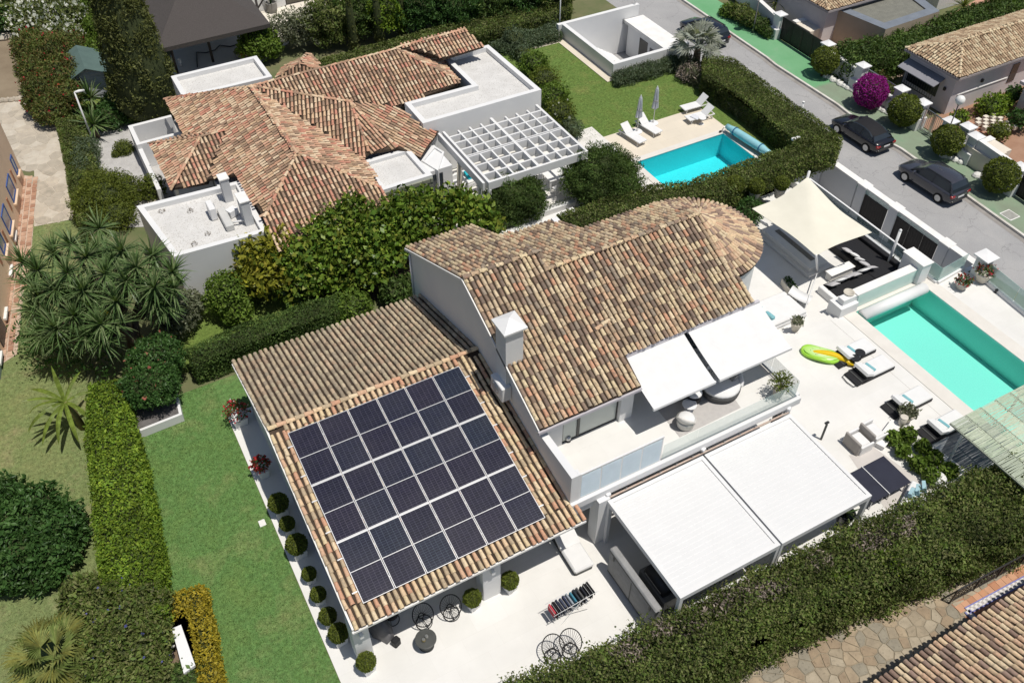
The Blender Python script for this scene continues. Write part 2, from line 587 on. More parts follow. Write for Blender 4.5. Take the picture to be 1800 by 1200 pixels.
# tiled roofs
class Tiles:
 """gathers barrel tiles of one building; the nearest 300 become parts, the rest one part"""
 def __init__(self):
  self.fr = []
 def add(self, o, u, v, w, s=1.0):
  self.fr.append((o, u, v, w, s))
 def emit(self, parent, m_tile, loc, n_ind=300, L=.44, r0=.084, r1=.066, name="roof_tile", hf=1.0):
  prof = []
  K = 5
  for k in range(K + 1):
   a = pi * k / K
   prof.append((math.cos(a), math.sin(a)))
  lv = np.array([(r0 * c, 0, r0 * s * hf + .03) for c, s in prof] + [(r1 * c, L, r1 * s * hf + .0) for c, s in prof])
  lf = np.array([(k, k + 1, K + 1 + k + 1, K + 1 + k) for k in range(K)])
  if not self.fr:
   return
  O = np.array([f[0] for f in self.fr])
  U = np.array([f[1] for f in self.fr])
  V = np.array([f[2] for f in self.fr])
  W = np.array([f[3] for f in self.fr])
  S = np.array([f[4] for f in self.fr])
  vis = []
  for i, o in enumerate(O):
   x, y, z = proj(o)
   vis.append(z if (8 < x < 1792 and 8 < y < 1192) else 1e6)
  order = np.argsort(vis, kind='stable')
  ind = [i for i in order[:n_ind] if vis[i] < 1e5]
  base = np_mesh(name, lv, lf, m_tile)
  off = Matrix.Translation(loc).inverted()
  for i in ind:
   o = link(name, base)
   s = S[i]
   m = Matrix(((U[i][0] * s, V[i][0], W[i][0] * s, O[i][0]), (U[i][1] * s, V[i][1], W[i][1] * s, O[i][1]),
      (U[i][2] * s, V[i][2], W[i][2] * s, O[i][2]), (0, 0, 0, 1)))
   o.parent = parent
   o.matrix_parent_inverse = off
   o.matrix_basis = m
  rest = np.setdiff1d(np.arange(len(O)), np.array(ind, int))
  if len(rest):
   vv = (O[rest][:, None, :] + lv[None, :, 0, None] * (U[rest] * S[rest][:, None])[:, None, :] + lv[None, :, 1, None] * V[rest][:, None, :]
 + lv[None, :, 2, None] * (W[rest] * S[rest][:, None])[:, None, :]).reshape(-1, 3)
   ff = (lf[None] + (np.arange(len(rest)) * len(lv))[:, None, None]).reshape(-1, 4)
   o = part(parent, "roof_tiles", np_mesh("roof_tiles", vv, ff, m_tile), None)
   o.matrix_parent_inverse = off
   o["kind"] = "stuff"
def lay(T, poly, sp=.215, ex=.335, down=None, inset=.0):
 """lay barrel tiles over the planar polygon poly (3-D points)"""
 P = [np.array(p, float) for p in poly]
 n = np.zeros(3)
 for i in range(len(P)):
  n += np.cross(P[i] - P[0], P[(i + 1) % len(P)] - P[0])
 n /= np.linalg.norm(n)
 if n[2] < 0:
  n = -n
 if down is None:
  down = np.array([n[0], n[1], 0])
 v = -np.array(down, float)
 v = v - n * np.dot(v, n)
 v /= np.linalg.norm(v)
 u = np.cross(v, n)
 q = [(np.dot(p - P[0], u), np.dot(p - P[0], v)) for p in P]
 us = [a for a, b in q]
 vs = [b for a, b in q]
 nu = int((max(us) - min(us)) / sp)
 off = ((max(us) - min(us)) - nu * sp) / 2
 for i in range(nu + 1):
  uu = min(us) + off + i * sp
  nv = int((max(vs) - min(vs)) / ex) + 1
  dj = random.uniform(-.03, .03)
  for j in range(nv):
   vv = min(vs) + .0 + j * ex + dj
   if not in_poly(np.array([[uu, vv + ex * .5]]), q)[0]:
    continue
   a = random.gauss(0, .022)
   uu2 = u * math.cos(a) + v * math.sin(a)
   vv2 = v * math.cos(a) - u * math.sin(a)
   b = random.gauss(0, .012)
   vv2 = vv2 + n * b
   T.add(P[0] + u * (uu + random.gauss(0, .006)) + v * (vv + random.gauss(0, .012)) + n * (.012 + random.uniform(0, .012)), uu2, vv2, n, random.uniform(.94, 1.05))
def ridge(T, a, b, s=1.3, ex=.36, lift=.03):
 a, b = np.array(a, float), np.array(b, float)
 d = b - a
 L = np.linalg.norm(d)
 d /= L
 u = np.cross(d, [0, 0, 1.0])
 u /= np.linalg.norm(u)
 w = np.cross(u, d)
 for i in range(int(L / ex) + 1):
  T.add(a + d * min(i * ex, L - .3) + w * (lift + random.uniform(0, .015)), u + d * random.gauss(0, .02), d, w, s * random.uniform(.95, 1.05))
# shared materials
M_TWIG = mat("twigs", (.055, .07, .024), .9, (.035, .045, .016), 9, .6, 30)
M_BARK = mat("bark", (.16, .12, .085), .9, (.08, .06, .045), 6, .5, 30)
M_WHITE = mat("white_render", (.73, .73, .725), .75, (.68, .685, .69), .7, .08, 60)
M_WHITE2 = mat("white_paint", (.77, .77, .765), .45, (.73, .73, .73), 1.5)
M_TRIM = mat("white_coping", (.82, .81, .79), .6, (.72, .71, .68), 1.6, .1, 50)
M_DARKMETAL = mat("dark_metal", (.03, .031, .033), .4, (.02, .021, .022), 4, spec=.5)
M_BLACK = mat("black_wicker", (.018, .018, .02), .6, (.01, .01, .012), 20, .4, 120)
M_GREYFAB = mat("grey_fabric", (.36, .35, .34), .9, (.30, .295, .29), 5, .2, 200)
M_WHITEFAB = mat("white_fabric", (.735, .735, .73), .9, (.69, .69, .685), 2.5, .1, 120)
M_TEAL = mat("teal_fabric", (.22, .46, .50), .9, (.16, .38, .43), 6, .2, 150)
M_STEEL = mat("steel", (.55, .56, .57), .3, (.45, .46, .47), 6, metal=.9)
M_SOIL = mat("soil", (.10, .075, .05), .95, (.06, .045, .03), 4, .4, 30)
M_TERRACOTTA = mat("terracotta", (.42, .20, .12), .85, (.30, .14, .085), 3, .2, 40)
M_GLASSDARK = mat("window_glass", (.03, .04, .05), .08, (.02, .026, .034), .6, spec=.6)
def glass_mat(name, tint, alpha):
 m, nt, b = _nt(name)
 b.inputs['Base Color'].default_value = (*tint, 1)
 b.inputs['Roughness'].default_value = .08
 b.inputs['Specular IOR Level'].default_value = .5
 b.inputs['Alpha'].default_value = alpha
 return m
M_GLASS = glass_mat("clear_glass", (.55, .72, .68), .22)
M_GLASSG = glass_mat("frosted_green_glass", (.50, .68, .63), .55)
L_HEDGE = leaf_mat("hedge_leaf", [(.07, .11, .022), (.10, .15, .032), (.15, .19, .05), (.13, .13, .055), (.19, .22, .07)])
L_HEDGED = leaf_mat("dark_hedge_leaf", [(.045, .08, .02), (.065, .115, .028), (.09, .145, .035), (.12, .165, .045)])
L_LIME = leaf_mat("lime_leaf", [(.11, .19, .022), (.15, .24, .028), (.24, .32, .035), (.08, .15, .02)], .45, .9)
L_GOLD = leaf_mat("golden_leaf", [(.30, .25, .02), (.42, .32, .03), (.24, .21, .02), (.5, .40, .06)], .3, 1.2)
L_BOX = leaf_mat("box_leaf", [(.09, .12, .02), (.13, .165, .028), (.17, .195, .035)], .2, 2)
L_DEEP = leaf_mat("deep_green_leaf", [(.035, .085, .02), (.055, .12, .03), (.085, .16, .045)], .3, .9, .4)
L_FIG = leaf_mat("large_leaf", [(.05, .10, .018), (.09, .15, .022), (.14, .19, .03), (.035, .075, .016), (.20, .20, .035)], .35, .5, .4)
L_CYP = leaf_mat("cypress_leaf", [(.075, .09, .027), (.115, .13, .04), (.16, .17, .06)], .3, .8)
L_YUCCA = leaf_mat("yucca_leaf", [(.06, .115, .035), (.10, .165, .055), (.14, .205, .08), (.20, .25, .12)], .2, 1, .35)
L_PALM = leaf_mat("fan_palm_leaf", [(.14, .19, .05), (.19, .235, .07), (.24, .27, .09), (.27, .26, .07)], .2, 1, .4)
L_BLUEPALM = leaf_mat("blue_palm_leaf", [(.20, .235, .20), (.27, .30, .26), (.34, .35, .30)], .2, 1, .5)
L_BANANA = leaf_mat("banana_leaf", [(.10, .17, .025), (.16, .22, .04), (.21, .25, .05)], .2, 1, .35, .35)
L_GREY = leaf_mat("grey_green_leaf", [(.12, .14, .085), (.17, .19, .12), (.23, .235, .16), (.10, .12, .07)], .25, 1)
L_LAV = leaf_mat("rosemary_leaf", [(.075, .115, .06), (.11, .15, .085), (.15, .185, .12)], .25, 1)
L_RED = leaf_mat("reddish_leaf", [(.09, .13, .03), (.13, .15, .04), (.17, .11, .045), (.10, .15, .035), (.14, .17, .05)], .3, .8)
L_BUSHY = leaf_mat("bushy_leaf", [(.08, .14, .02), (.12, .19, .03), (.17, .24, .04)], .3, 1.5)
F_WHITE = leaf_mat("white_petal", [(.75, .75, .70), (.6, .62, .55)], .1, 1)
F_RED = leaf_mat("red_petal", [(.45, .03, .03), (.55, .06, .08), (.35, .02, .03)], .1, 1)
F_PINK = leaf_mat("magenta_petal", [(.28, .015, .22), (.38, .03, .30), (.20, .01, .17)], .25, 2)
F_BLUE = leaf_mat("blue_petal", [(.10, .11, .35), (.15, .15, .42)], .1, 1)
TILES_A = tile_mat("old_clay_tile", [(.74, .60, .38), (.46, .34, .23), (.66, .51, .33), (.26, .18, .13), (.76, .61, .41), (.60, .33, .21),
         (.36, .29, .22), (.70, .55, .35), (.31, .22, .165), (.68, .45, .29), (.22, .16, .125), (.62, .49, .33), (.56, .40, .26)], (.17, .15, .115), .6, .25)
TILES_G = tile_mat("garage_clay_tile", [(.54, .43, .29), (.46, .37, .26), (.56, .42, .29), (.36, .29, .21), (.60, .49, .34), (.45, .33, .23),
 (.40, .33, .24), (.50, .42, .29)], (.20, .18, .13), .5, .35)
TILES_F = tile_mat("eave_clay_tile", [(.70, .55, .34), (.64, .41, .27), (.76, .61, .41), (.60, .34, .22), (.72, .53, .34), (.50, .39, .26)], lich=.35, grime=.12)
TILES_N = tile_mat("neighbour_clay_tile", [(.68, .47, .30), (.56, .32, .21), (.72, .54, .37), (.40, .25, .17), (.73, .57, .40), (.58, .27, .19),
 (.46, .31, .20), (.66, .44, .30), (.33, .22, .155), (.64, .38, .26)], (.23, .19, .125), .4, .22)
TILES_R = tile_mat("pale_clay_tile", [(.70, .56, .37), (.58, .42, .27), (.72, .60, .41), (.40, .28, .18), (.64, .49, .32), (.52, .37, .24)], lich=.5, grime=.15)
TILES_S = tile_mat("warm_clay_tile", [(.70, .53, .34), (.60, .40, .27), (.72, .58, .39), (.27, .185, .145), (.66, .48, .32), (.57, .43, .28), (.34, .24, .19)], lich=.4, grime=.15)
M_UNDER = mat("tile_channel", (.075, .052, .036), .95, (.045, .033, .024), 3, .3, 30)  # dark tone puts the shade of the gaps between tiles into the colour
M_MORTAR = mat("mortar", (.45, .38, .28), .9, (.36, .30, .22), 5, .3, 40)
# ground, paving, road, lawns
ST = -2.5
XR = 39.2
H_POOL = (30.85, 35.35, 6.0, 20.72)
H_NPOOL = (28.72, 35.3, 33.35, 36.92)
H_LOUNGE = (22.4, 35.9, 20.9, 31.0)
H_DRIVE = (35.9, XR, 20.45, 31.9)
H_COURT = (33.3, XR, 46.35, 52.75)
def lawn_mat(name, a, b, c, rz=0):
 m, nt, bs = _nt(name)
 v = _pos(nt)
 col = _ramp(nt, _noise(nt, v, .42, 6, .68), [(.3, a), (.5, b), (.66, c), (.82, tuple(x * 1.12 for x in c))])
 f = _ramp(nt, _noise(nt, v, 5.5, 5, .75), [(.32, .62), (.7, 1.3)])
 col = _mix(nt, 1.0, col, f, 'MULTIPLY')
 f2 = _ramp(nt, _noise(nt, v, 40, 3, .7), [(.3, .6), (.7, 1.3)])
 col = _mix(nt, 1.0, col, f2, 'MULTIPLY')
 nt.links.new(col, bs.inputs['Base Color'])
 bs.inputs['Roughness'].default_value = .95
 bs.inputs['Specular IOR Level'].default_value = .1
 _bump(nt, bs, _noise(nt, v, 60, 4, .8), .8, .04)
 return m
M_GROUND = mat("dry_ground", (.17, .16, .085), .95, (.10, .13, .05), .6, .4, 25)
M_LAWN = lawn_mat("lawn", (.16, .25, .075), (.13, .245, .075), (.21, .27, .10))
M_LAWNN = lawn_mat("neighbour_lawn", (.16, .215, .055), (.14, .22, .055), (.20, .235, .07))
M_LAWNW = lawn_mat("dry_lawn", (.25, .27, .115), (.20, .255, .10), (.31, .29, .15))
M_LAWNX = lawn_mat("mid_lawn", (.17, .23, .055), (.15, .22, .05), (.21, .255, .07))
def paving_mat(name, a, b, joint, size=.9, jw=.006, rz=0, bump=.1):
 m, nt, bs = _nt(name)
 v = _pos(nt, (1, 1, 1), rz)
 br = nt.nodes.new("ShaderNodeTexBrick")
 br.offset = .5
 br.inputs['Scale'].default_value = 1.0
 br.inputs['Mortar Size'].default_value = jw
 br.inputs['Mortar Smooth'].default_value = .2
 br.inputs['Brick Width'].default_value = size
 br.inputs['Row Height'].default_value = size * .66
 br.inputs['Color1'].default_value = (*a, 1)
 br.inputs['Color2'].default_value = (*b, 1)
 br.inputs['Mortar'].default_value = (*joint, 1)
 nt.links.new(v, br.inputs['Vector'])
 f = _ramp(nt, _noise(nt, v, .5, 6, .62), [(.25, .9), (.75, 1.05)])
 c = _mix(nt, 1.0, br.outputs[0], f, 'MULTIPLY')
 st = _ramp(nt, _noise(nt, v, 1.1, 7, .7), [(.60, 0.0), (.72, .16)])
 c = _mix(nt, st, c, (.50, .47, .41))
 nt.links.new(c, bs.inputs['Base Color'])
 bs.inputs['Roughness'].default_value = .7
 bs.inputs['Specular IOR Level'].default_value = .25
 if bump:
  _bump(nt, bs, _noise(nt, v, 40, 4, .7), bump, .01)
 return m
M_TERRACE = paving_mat("pale_stone_paving", (.725, .715, .69), (.705, .695, .665), (.655, .64, .61), 1.3, .004)
M_DECKN = paving_mat("cream_pool_paving", (.70, .63, .52), (.67, .60, .49), (.60, .54, .44), 1.2)
M_PATIOW = paving_mat("cream_patio_paving", (.76, .71, .62), (.73, .68, .59), (.6, .56, .48), 1.2)
M_COPING = mat("pool_coping", (.70, .67, .62), .7, (.64, .61, .56), 1.5, .1)
mb = MB()
mb.grid_rect(-260, XR, -120, 420, -.03, [H_POOL, H_NPOOL, H_LOUNGE, H_DRIVE, H_COURT])
structure("ground", mb, M_GROUND)
mb = MB()
mb.grid_rect(XR - .6, 420, -120, 420, ST - .03, [])
mb.grid_rect(XR - 4, XR - .6, 20, 33, ST - .03, [])
mb.grid_rect(XR - 6.5, XR - .6, 45, 53.5, ST - .03, [])
structure("street_level_ground", mb, M_GROUND)
mb = MB()
for y0, y1 in ((-120, 20.45), (31.9, 46.35), (52.75, 420)):
 mb.box(XR - .25, XR, y0, y1, ST - .2, -.034)
structure("retaining_wall", mb, M_WHITE)
m, nt, bs = _nt("asphalt")
v = _pos(nt)
c = _ramp(nt, _noise(nt, v, .35, 6, .65), [(.3, (.31, .308, .312)), (.55, (.355, .352, .352)), (.75, (.40, .392, .385))])
f = _ramp(nt, _noise(nt, v, 70, 3, .8), [(.3, .72), (.7, 1.22)])
c = _mix(nt, 1.0, c, f, 'MULTIPLY')
vo = nt.nodes.new("ShaderNodeTexVoronoi")
vo.feature = 'DISTANCE_TO_EDGE'
vo.inputs['Scale'].default_value = .42
nz = nt.nodes.new("ShaderNodeTexNoise")
nz.inputs['Scale'].default_value = 1.4
nz.inputs['Detail'].default_value = 5
nt.links.new(v, nz.inputs['Vector'])
vv = nt.nodes.new("ShaderNodeVectorMath")
vv.operation = 'ADD'
nt.links.new(v, vv.inputs[0])
nt.links.new(nz.outputs['Color'], vv.inputs[1])
nt.links.new(vv.outputs[0], vo.inputs['Vector'])
k = _ramp(nt, vo.outputs['Distance'], [(.0, .45), (.008, 0.0)])
c = _mix(nt, k, c, (.09, .09, .09))
nt.links.new(c, bs.inputs['Base Color'])
bs.inputs['Roughness'].default_value = .9
_bump(nt, bs, _noise(nt, v, 90, 3, .8), .5, .01)
M_ASPHALT = m
KERB = [(49.6, 130), (47.75, 54.5), (47.6, 52), (47.45, 46.6), (47.3, 45.4), (47.35, 38.9), (46.85, 34.4), (47.1, 32.6), (46.55, 22.3), (46.3, 10), (45, -60)]
mb = MB()
mb.sheet([(XR, 130)] + KERB + [(XR, -60)], ST - .02)
mb.sheet([(XR - 4, 20.3), (XR, 20.3), (XR, 31.9), (XR - 4, 31.9)], ST - .02)
mb.sheet([(XR - 6, 46.2), (XR, 46.2), (XR, 52.9), (XR - 6, 52.9)], ST - .02)
structure("road", mb, M_ASPHALT)
mb = MB()
for a, b in zip(KERB, KERB[1:]):
 mb.add([(a[0] - .34, a[1], ST - .014), (a[0], a[1], ST - .014), (b[0], b[1], ST - .014), (b[0] - .34, b[1], ST - .014)], [(0, 3, 2, 1)])
structure("gutter", mb, mat("gutter_concrete", (.33, .31, .29), .9, (.24, .225, .21), 1.5, .3, 40))
KW = .17
kth = MB()
for a, b in zip(KERB, KERB[1:]):
 kth.add([(a[0], a[1], ST - .05), (b[0], b[1], ST - .05), (b[0], b[1], ST + .13), (a[0], a[1], ST + .13),
 (a[0] + KW, a[1], ST + .13), (b[0] + KW, b[1], ST + .13)], [(0, 1, 2, 3), (3, 2, 5, 4)])
structure("kerb", kth, mat("white_kerb", (.68, .67, .63), .8, (.50, .47, .42), 1.4, .2, 50))
PAVX = 50.3
mb = MB()
mb.sheet([(p[0] + KW, p[1]) for p in KERB] + [(PAVX, -60), (PAVX, 130)], ST + .125)
m, nt, bs = _nt("green_pavement")
v = _pos(nt)
sp = nt.nodes.new("ShaderNodeSeparateXYZ")
nt.links.new(v, sp.inputs[0])
yy = _ramp(nt, sp.outputs['Y'], [(0, 0), (1, 1)])
mr = nt.nodes.new("ShaderNodeMapRange")
mr.inputs['From Min'].default_value = 41.2
mr.inputs['From Max'].default_value = 41.6
nt.links.new(sp.outputs['Y'], mr.inputs['Value'])
old = _ramp(nt, _noise(nt, v, .6, 6, .65), [(.3, (.20, .235, .17)), (.55, (.22, .29, .20)), (.75, (.15, .27, .16))])
new = _ramp(nt, _noise(nt, v, .5, 6, .65), [(.3, (.12, .33, .15)), (.6, (.155, .36, .185)), (.8, (.22, .36, .22))])
c = _mix(nt, mr.outputs[0], old, new)
nt.links.new(c, bs.inputs['Base Color'])
bs.inputs['Roughness'].default_value = .85
_bump(nt, bs, _noise(nt, v, 60, 3, .7), .3, .01)
structure("pavement", mb, m)
mb = MB()
TX0 = 1.42
mb.grid_rect(TX0, 38.2, 20.0, 20.9, .0, [H_POOL, (36.0, 39, 20.4, 21)])
mb.sheet([(TX0, 20.0), (TX0, G2(0, 1215)[1] * 0 + 13.2), G2(700, 1280), G2(1230, 1190), G2(1480, 1050), G2(1640, 985), (H_POOL[0], 9.0), (H_POOL[0], 20.0)], .0)
mb.sheet([(H_POOL[1], 20.0), (H_POOL[1], 3), (38.2, 3), (38.2, 20.0)], .0)
mb.grid_rect(TX0, 2.9, 20.9, 29.2, .0, [])
mb.grid_rect(2.9, 22.4, 20.9, 28.0, .0, [])
structure("terrace", mb, M_TERRACE)
mb = MB()
mb.grid_rect(H_LOUNGE[0], H_LOUNGE[1], 21.9, 31.0, -.45, [])
structure("sunken_terrace", mb, M_TERRACE)
mb = MB()
for i in range(3):
 mb.box(H_LOUNGE[0], 30.5, 20.9 + i * .36, 20.9 + (i + 1) * .36 + .001 * i, -.7, -.0 - .13 * (i + 1) + (0 if i else .0))
structure("garden_steps", mb, M_TERRACE)
mb = MB()
x0, x1, y0, y1 = H_LOUNGE
mb.box(x0 - .2, x0, y0, y1, -.7, -.004)
mb.box(30.5, x1, y0 - .0, y0 + .2, -.7, .0)
structure("sunken_terrace_edge", mb, M_WHITE)
mb = MB()
mb.box(29.35, 29.365, 9, 20.85, .001, .004)
structure("deck_joint", mb, mat("joint", (.45, .43, .4), .9))
def pool(name, h, depth, m_tile, m_water, lvl=-.12, label=None):
 x0, x1, y0, y1 = h
 mb = MB()
 v = [(x0, y0), (x1, y0), (x1, y1), (x0, y1)]
 mb.add([(x0, y0, -depth), (x1, y0, -depth), (x1, y1, -depth), (x0, y1, -depth)], [(0, 1, 2, 3)])
 for i in range(4):
  a, b = v[i], v[(i + 1) % 4]
  mb.add([(a[0], a[1], -depth), (b[0], b[1], -depth), (b[0], b[1], 0.0), (a[0], a[1], 0.0)], [(3, 2, 1, 0)])
 structure(name + "_basin", mb, m_tile)
 n = 90
 X, Y = np.meshgrid(np.linspace(x0 + .002, x1 - .002, n), np.linspace(y0 + .002, y1 - .002, n))
 vs = np.c_[X.ravel(), Y.ravel(), np.full(n * n, lvl)]
 idx = np.arange(n * n).reshape(n, n)
 fs = np.stack([idx[:-1, :-1], idx[:-1, 1:], idx[1:, 1:], idx[1:, :-1]], -1).reshape(-1, 4)
 structure(name + "_water", np_mesh(name + "_water", vs, fs, m_water, smooth=True), None)
def water_mat(name, tint, bump, scale):
 m, nt, b = _nt(name)
 nt.nodes.remove(b)
 tr = nt.nodes.new("ShaderNodeBsdfTransparent")
 tr.inputs[0].default_value = (*tint, 1)
 gl = nt.nodes.new("ShaderNodeBsdfGlossy")
 gl.inputs['Roughness'].default_value = .06
 fr = nt.nodes.new("ShaderNodeFresnel")
 fr.inputs[0].default_value = 1.33
 v = _pos(nt)
 bp = nt.nodes.new("ShaderNodeBump")
 bp.inputs['Strength'].default_value = bump
 bp.inputs['Distance'].default_value = .05
 nt.links.new(_noise(nt, v, scale, 4, .6), bp.inputs['Height'])
 nt.links.new(bp.outputs[0], gl.inputs['Normal'])
 nt.links.new(bp.outputs[0], fr.inputs['Normal'])
 mx = nt.nodes.new("ShaderNodeMixShader")
 nt.links.new(fr.outputs[0], mx.inputs[0])
 nt.links.new(tr.outputs[0], mx.inputs[1])
 nt.links.new(gl.outputs[0], mx.inputs[2])
 nt.links.new(mx.outputs[0], nt.nodes["Material Output"].inputs[0])
 return m
def pool_tile(name, a, b, ripple=None):
 m, nt, bs = _nt(name)
 v = _pos(nt)
 c = _ramp(nt, _noise(nt, v, 14, 3, .7), [(.35, a), (.65, b)])
 if ripple:
  vo = nt.nodes.new("ShaderNodeTexVoronoi")
  vo.feature = 'SMOOTH_F1'
  vo.inputs['Scale'].default_value = 2.4
  nz = nt.nodes.new("ShaderNodeTexNoise")
  nz.inputs['Scale'].default_value = 2.2
  nt.links.new(v, nz.inputs['Vector'])
  ad = nt.nodes.new("ShaderNodeVectorMath")
  ad.operation = 'ADD'
  nt.links.new(v, ad.inputs[0])
  nt.links.new(nz.outputs['Color'], ad.inputs[1])
  nt.links.new(ad.outputs[0], vo.inputs['Vector'])
  k = _ramp(nt, vo.outputs['Distance'], [(.25, 0.0), (.6, 1.0)])
  c = _mix(nt, k, c, ripple)
 nt.links.new(c, bs.inputs['Base Color'])
 bs.inputs['Roughness'].default_value = .4
 return m
pool("pool", H_POOL, 1.5, pool_tile("pale_green_mosaic", (.33, .76, .68), (.39, .79, .72)), water_mat("calm_water", (.74, .99, .96), .03, 3))
mb = MB()
mb.box(31.6, 35.34, 6.0, 12.6, -1.5, -.45)
structure("pool_ledge", mb, pool_tile("ledge_mosaic", (.46, .80, .74), (.50, .82, .76)))
pool("neighbour_pool", H_NPOOL, 1.6, pool_tile("blue_mosaic", (.08, .68, .74), (.13, .76, .81)), water_mat("lively_water", (.62, .97, .98), .6, 4))
def coping(name, h, w, z=.05, over=.03):
 x0, x1, y0, y1 = h
 mb = MB()
 for i, (a, b, c, d) in enumerate(((x0 - w, x1 + w, y0 - w, y0 + over), (x0 - w, x1 + w, y1 - over, y1 + w), (x0 - w, x0 + over, y0 + over, y1 - over), (x1 - over, x1 + w, y0 + over, y1 - over))):
  mb.bevbox(a, b, c, d, .002, z, .012)
 return structure(name, mb, M_COPING)
coping("pool_edge", H_POOL, .75, .03, .02)
coping("neighbour_pool_edge", H_NPOOL, .38, .04)
def flat(name, poly, z, m):
 return structure(name, MB().sheet([p[:2] for p in poly], z), m)
flat("lawn", [(-3.2, 2), (1.40, 2), (1.40, 29.25), (11.0, 29.25), (11.0, 31.5), (-3.2, 31.5)], -.012, M_LAWN)
flat("neighbour_lawn", [(24, 33.3), (27.0, 33.3), (27.0, 40.2), (35.9, 40.2), (35.9, 33.3), (39, 33.3), (39, 46.3), (33.3, 46.3), (33.3, 58), (22, 58), (22, 40)], -.012, M_LAWNN)
flat("dry_lawn", [G(-60, 395), G(160, 380), G(150, 640), G(190, 1250), G(-200, 1250)], -.018, M_LAWNW)
flat("orchard_lawn", [G(120, -40), G(215, -40), G(225, 240), G(150, 250)], -.016, M_LAWNX)
flat("hedge_side_lawn", [G(310, 660), G(620, 560), G(630, 470), G(290, 560)], -.010, M_LAWNX)
flat("bare_earth", [G(-40, 60), G(42, 55), G(60, 175), G(-40, 185)], -.014, mat("bare_earth", (.27, .215, .15), .95, (.20, .155, .105), .5, .5, 20))
flat("neighbour_pool_deck", [(22.5, 33.0), (28.72, 33.0), (28.72, 36.92), (35.3, 36.92), (35.3, 33.3), (35.9, 33.3), (35.9, 40.2), (22.5, 40.2)], -.004, M_DECKN)
flat("garden_path", [G(898, 78), G(895, 97), G(1003, 70), G(985, 62)], -.004, M_DECKN)
flat("gravel_court", [G(150, 235), G(240, 205), G(330, 210), G(330, 395), G(215, 400)], -.008, mat("pale_gravel", (.48, .47, .46), .95, (.38, .37, .36), 2, .8, 60, speck=(.6, .59, .57), sscale=40))
flat("north_patio", [G(300, 175), G(300, 70), G(440, 30), G(600, -60), G(600, 40), G(530, 60), G(430, 130)], -.006, M_PATIOW)
flat("planting_bed", [G(330, 640), G(860, 460), G(900, 330), G(420, 500)], -.020, M_SOIL)
# the white villa
VX = 11.15
villa = thing("white_villa", "large white villa with old clay tile roofs, a solar array and a balcony under awnings", "house", (11.0, 22.0, 0))
VT = Tiles()
def wall_poly_x(mb, x0, x1, yz):
 """upright slab between x0 and x1 with outline (y, z)"""
 n = len(yz)
 a = sum(yz[i][0] * yz[(i + 1) % n][1] - yz[(i + 1) % n][0] * yz[i][1] for i in range(n))
 if a < 0:
  yz = yz[::-1]
 vs = [(x0, y, z) for y, z in yz] + [(x1, y, z) for y, z in yz]
 fs = [tuple(range(n - 1, -1, -1)), tuple(range(n, 2 * n))] + [(i, (i + 1) % n, n + (i + 1) % n, n + i) for i in range(n)]
 mb.add(vs, fs)
def gz(y):
 return 2.88 + (y - 15.3) * (4.72 - 2.88) / (23.3 - 15.3) if y < 23.3 else 4.72 - (y - 23.3) * (4.72 - 3.1) / (29.0 - 23.3)
def uz(y):
 return 7.87 + .4472 * (y - 24.17)
mb = MB()
wall_poly_x(mb, 2.5, 2.8, [(19.2, 0), (20.6, 0), (20.6, 2.1), (21.4, 2.1), (21.4, 0), (28.8, 0), (28.8, gz(28.8) - .1), (23.3, gz(23.3) - .1), (15.7, gz(15.7) - .1), (15.7, 2.35), (19.2, 2.5)])
part(villa, "wall", mb, M_WHITE, world=True)
mb = MB()
mb.box(2.803, 11.1, 28.5, 28.8, 0, 3.0)
part(villa, "wall", mb, M_WHITE, world=True)
part(villa, "wall", MB().box(2.803, 11.1, 19.2, 19.45, 0, 3.4), M_WHITE, world=True)
mb = MB()
mb.box(2.3, 11.3, 15.45, 15.78, 2.36, 2.78)
part(villa, "porch_beam", mb, M_WHITE, world=True)
mb = MB()
mb.box(2.803, 11.1, 15.8, 19.2, 2.6, 2.68)
part(villa, "porch_ceiling", mb, M_WHITE, world=True)
for x0, x1 in ((2.25, 2.85), (7.28, 8.02)):
 mb = MB()
 mb.bevbox(x0, x1, 15.58, 16.2, 0, 2.36, .015)
 c = part(villa, "column", mb, M_WHITE, world=True)
 l = MB()
 xm = (x0 + x1) / 2
 l.box(xm - .07, xm + .07, 15.42, 15.578, 1.8, 2.0)
 l.box(xm - .05, xm + .05, 15.44, 15.56, 2.0, 2.06)
 part(c, "wall_lamp", l, M_WHITE2, world=True)
for x0 in (3.4, 5.6, 8.6):
 part(villa, "porch_window", MB().box(x0, x0 + 1.7, 19.15, 19.19, 0.02, 2.2), M_GLASSDARK, world=True)
mb = MB()
gx0, gx1 = 2.33, VX - .02
for ya, yb in ((15.28, 23.3), (23.3, 29.05)):
 za, zb = gz(ya), gz(yb)
 mb.add([(gx0, ya, za), (gx1, ya, za), (gx1, yb, zb), (gx0, yb, zb), (gx0, ya, za - .12), (gx1, ya, za - .12), (gx1, yb, zb - .12), (gx0, yb, zb - .12)],
 [(0, 1, 2, 3), (7, 6, 5, 4), (0, 4, 5, 1), (1, 5, 6, 2), (2, 6, 7, 3), (3, 7, 4, 0)])
roof1 = part(villa, "roof", mb, M_UNDER, world=True, label="low tiled roof carrying the solar array")
mb = MB()
mb.box(2.24, 11.4, 15.2, 15.27, 2.74, 2.83)
part(villa, "eave_moulding", mb, M_TRIM, world=True)
mb = MB()
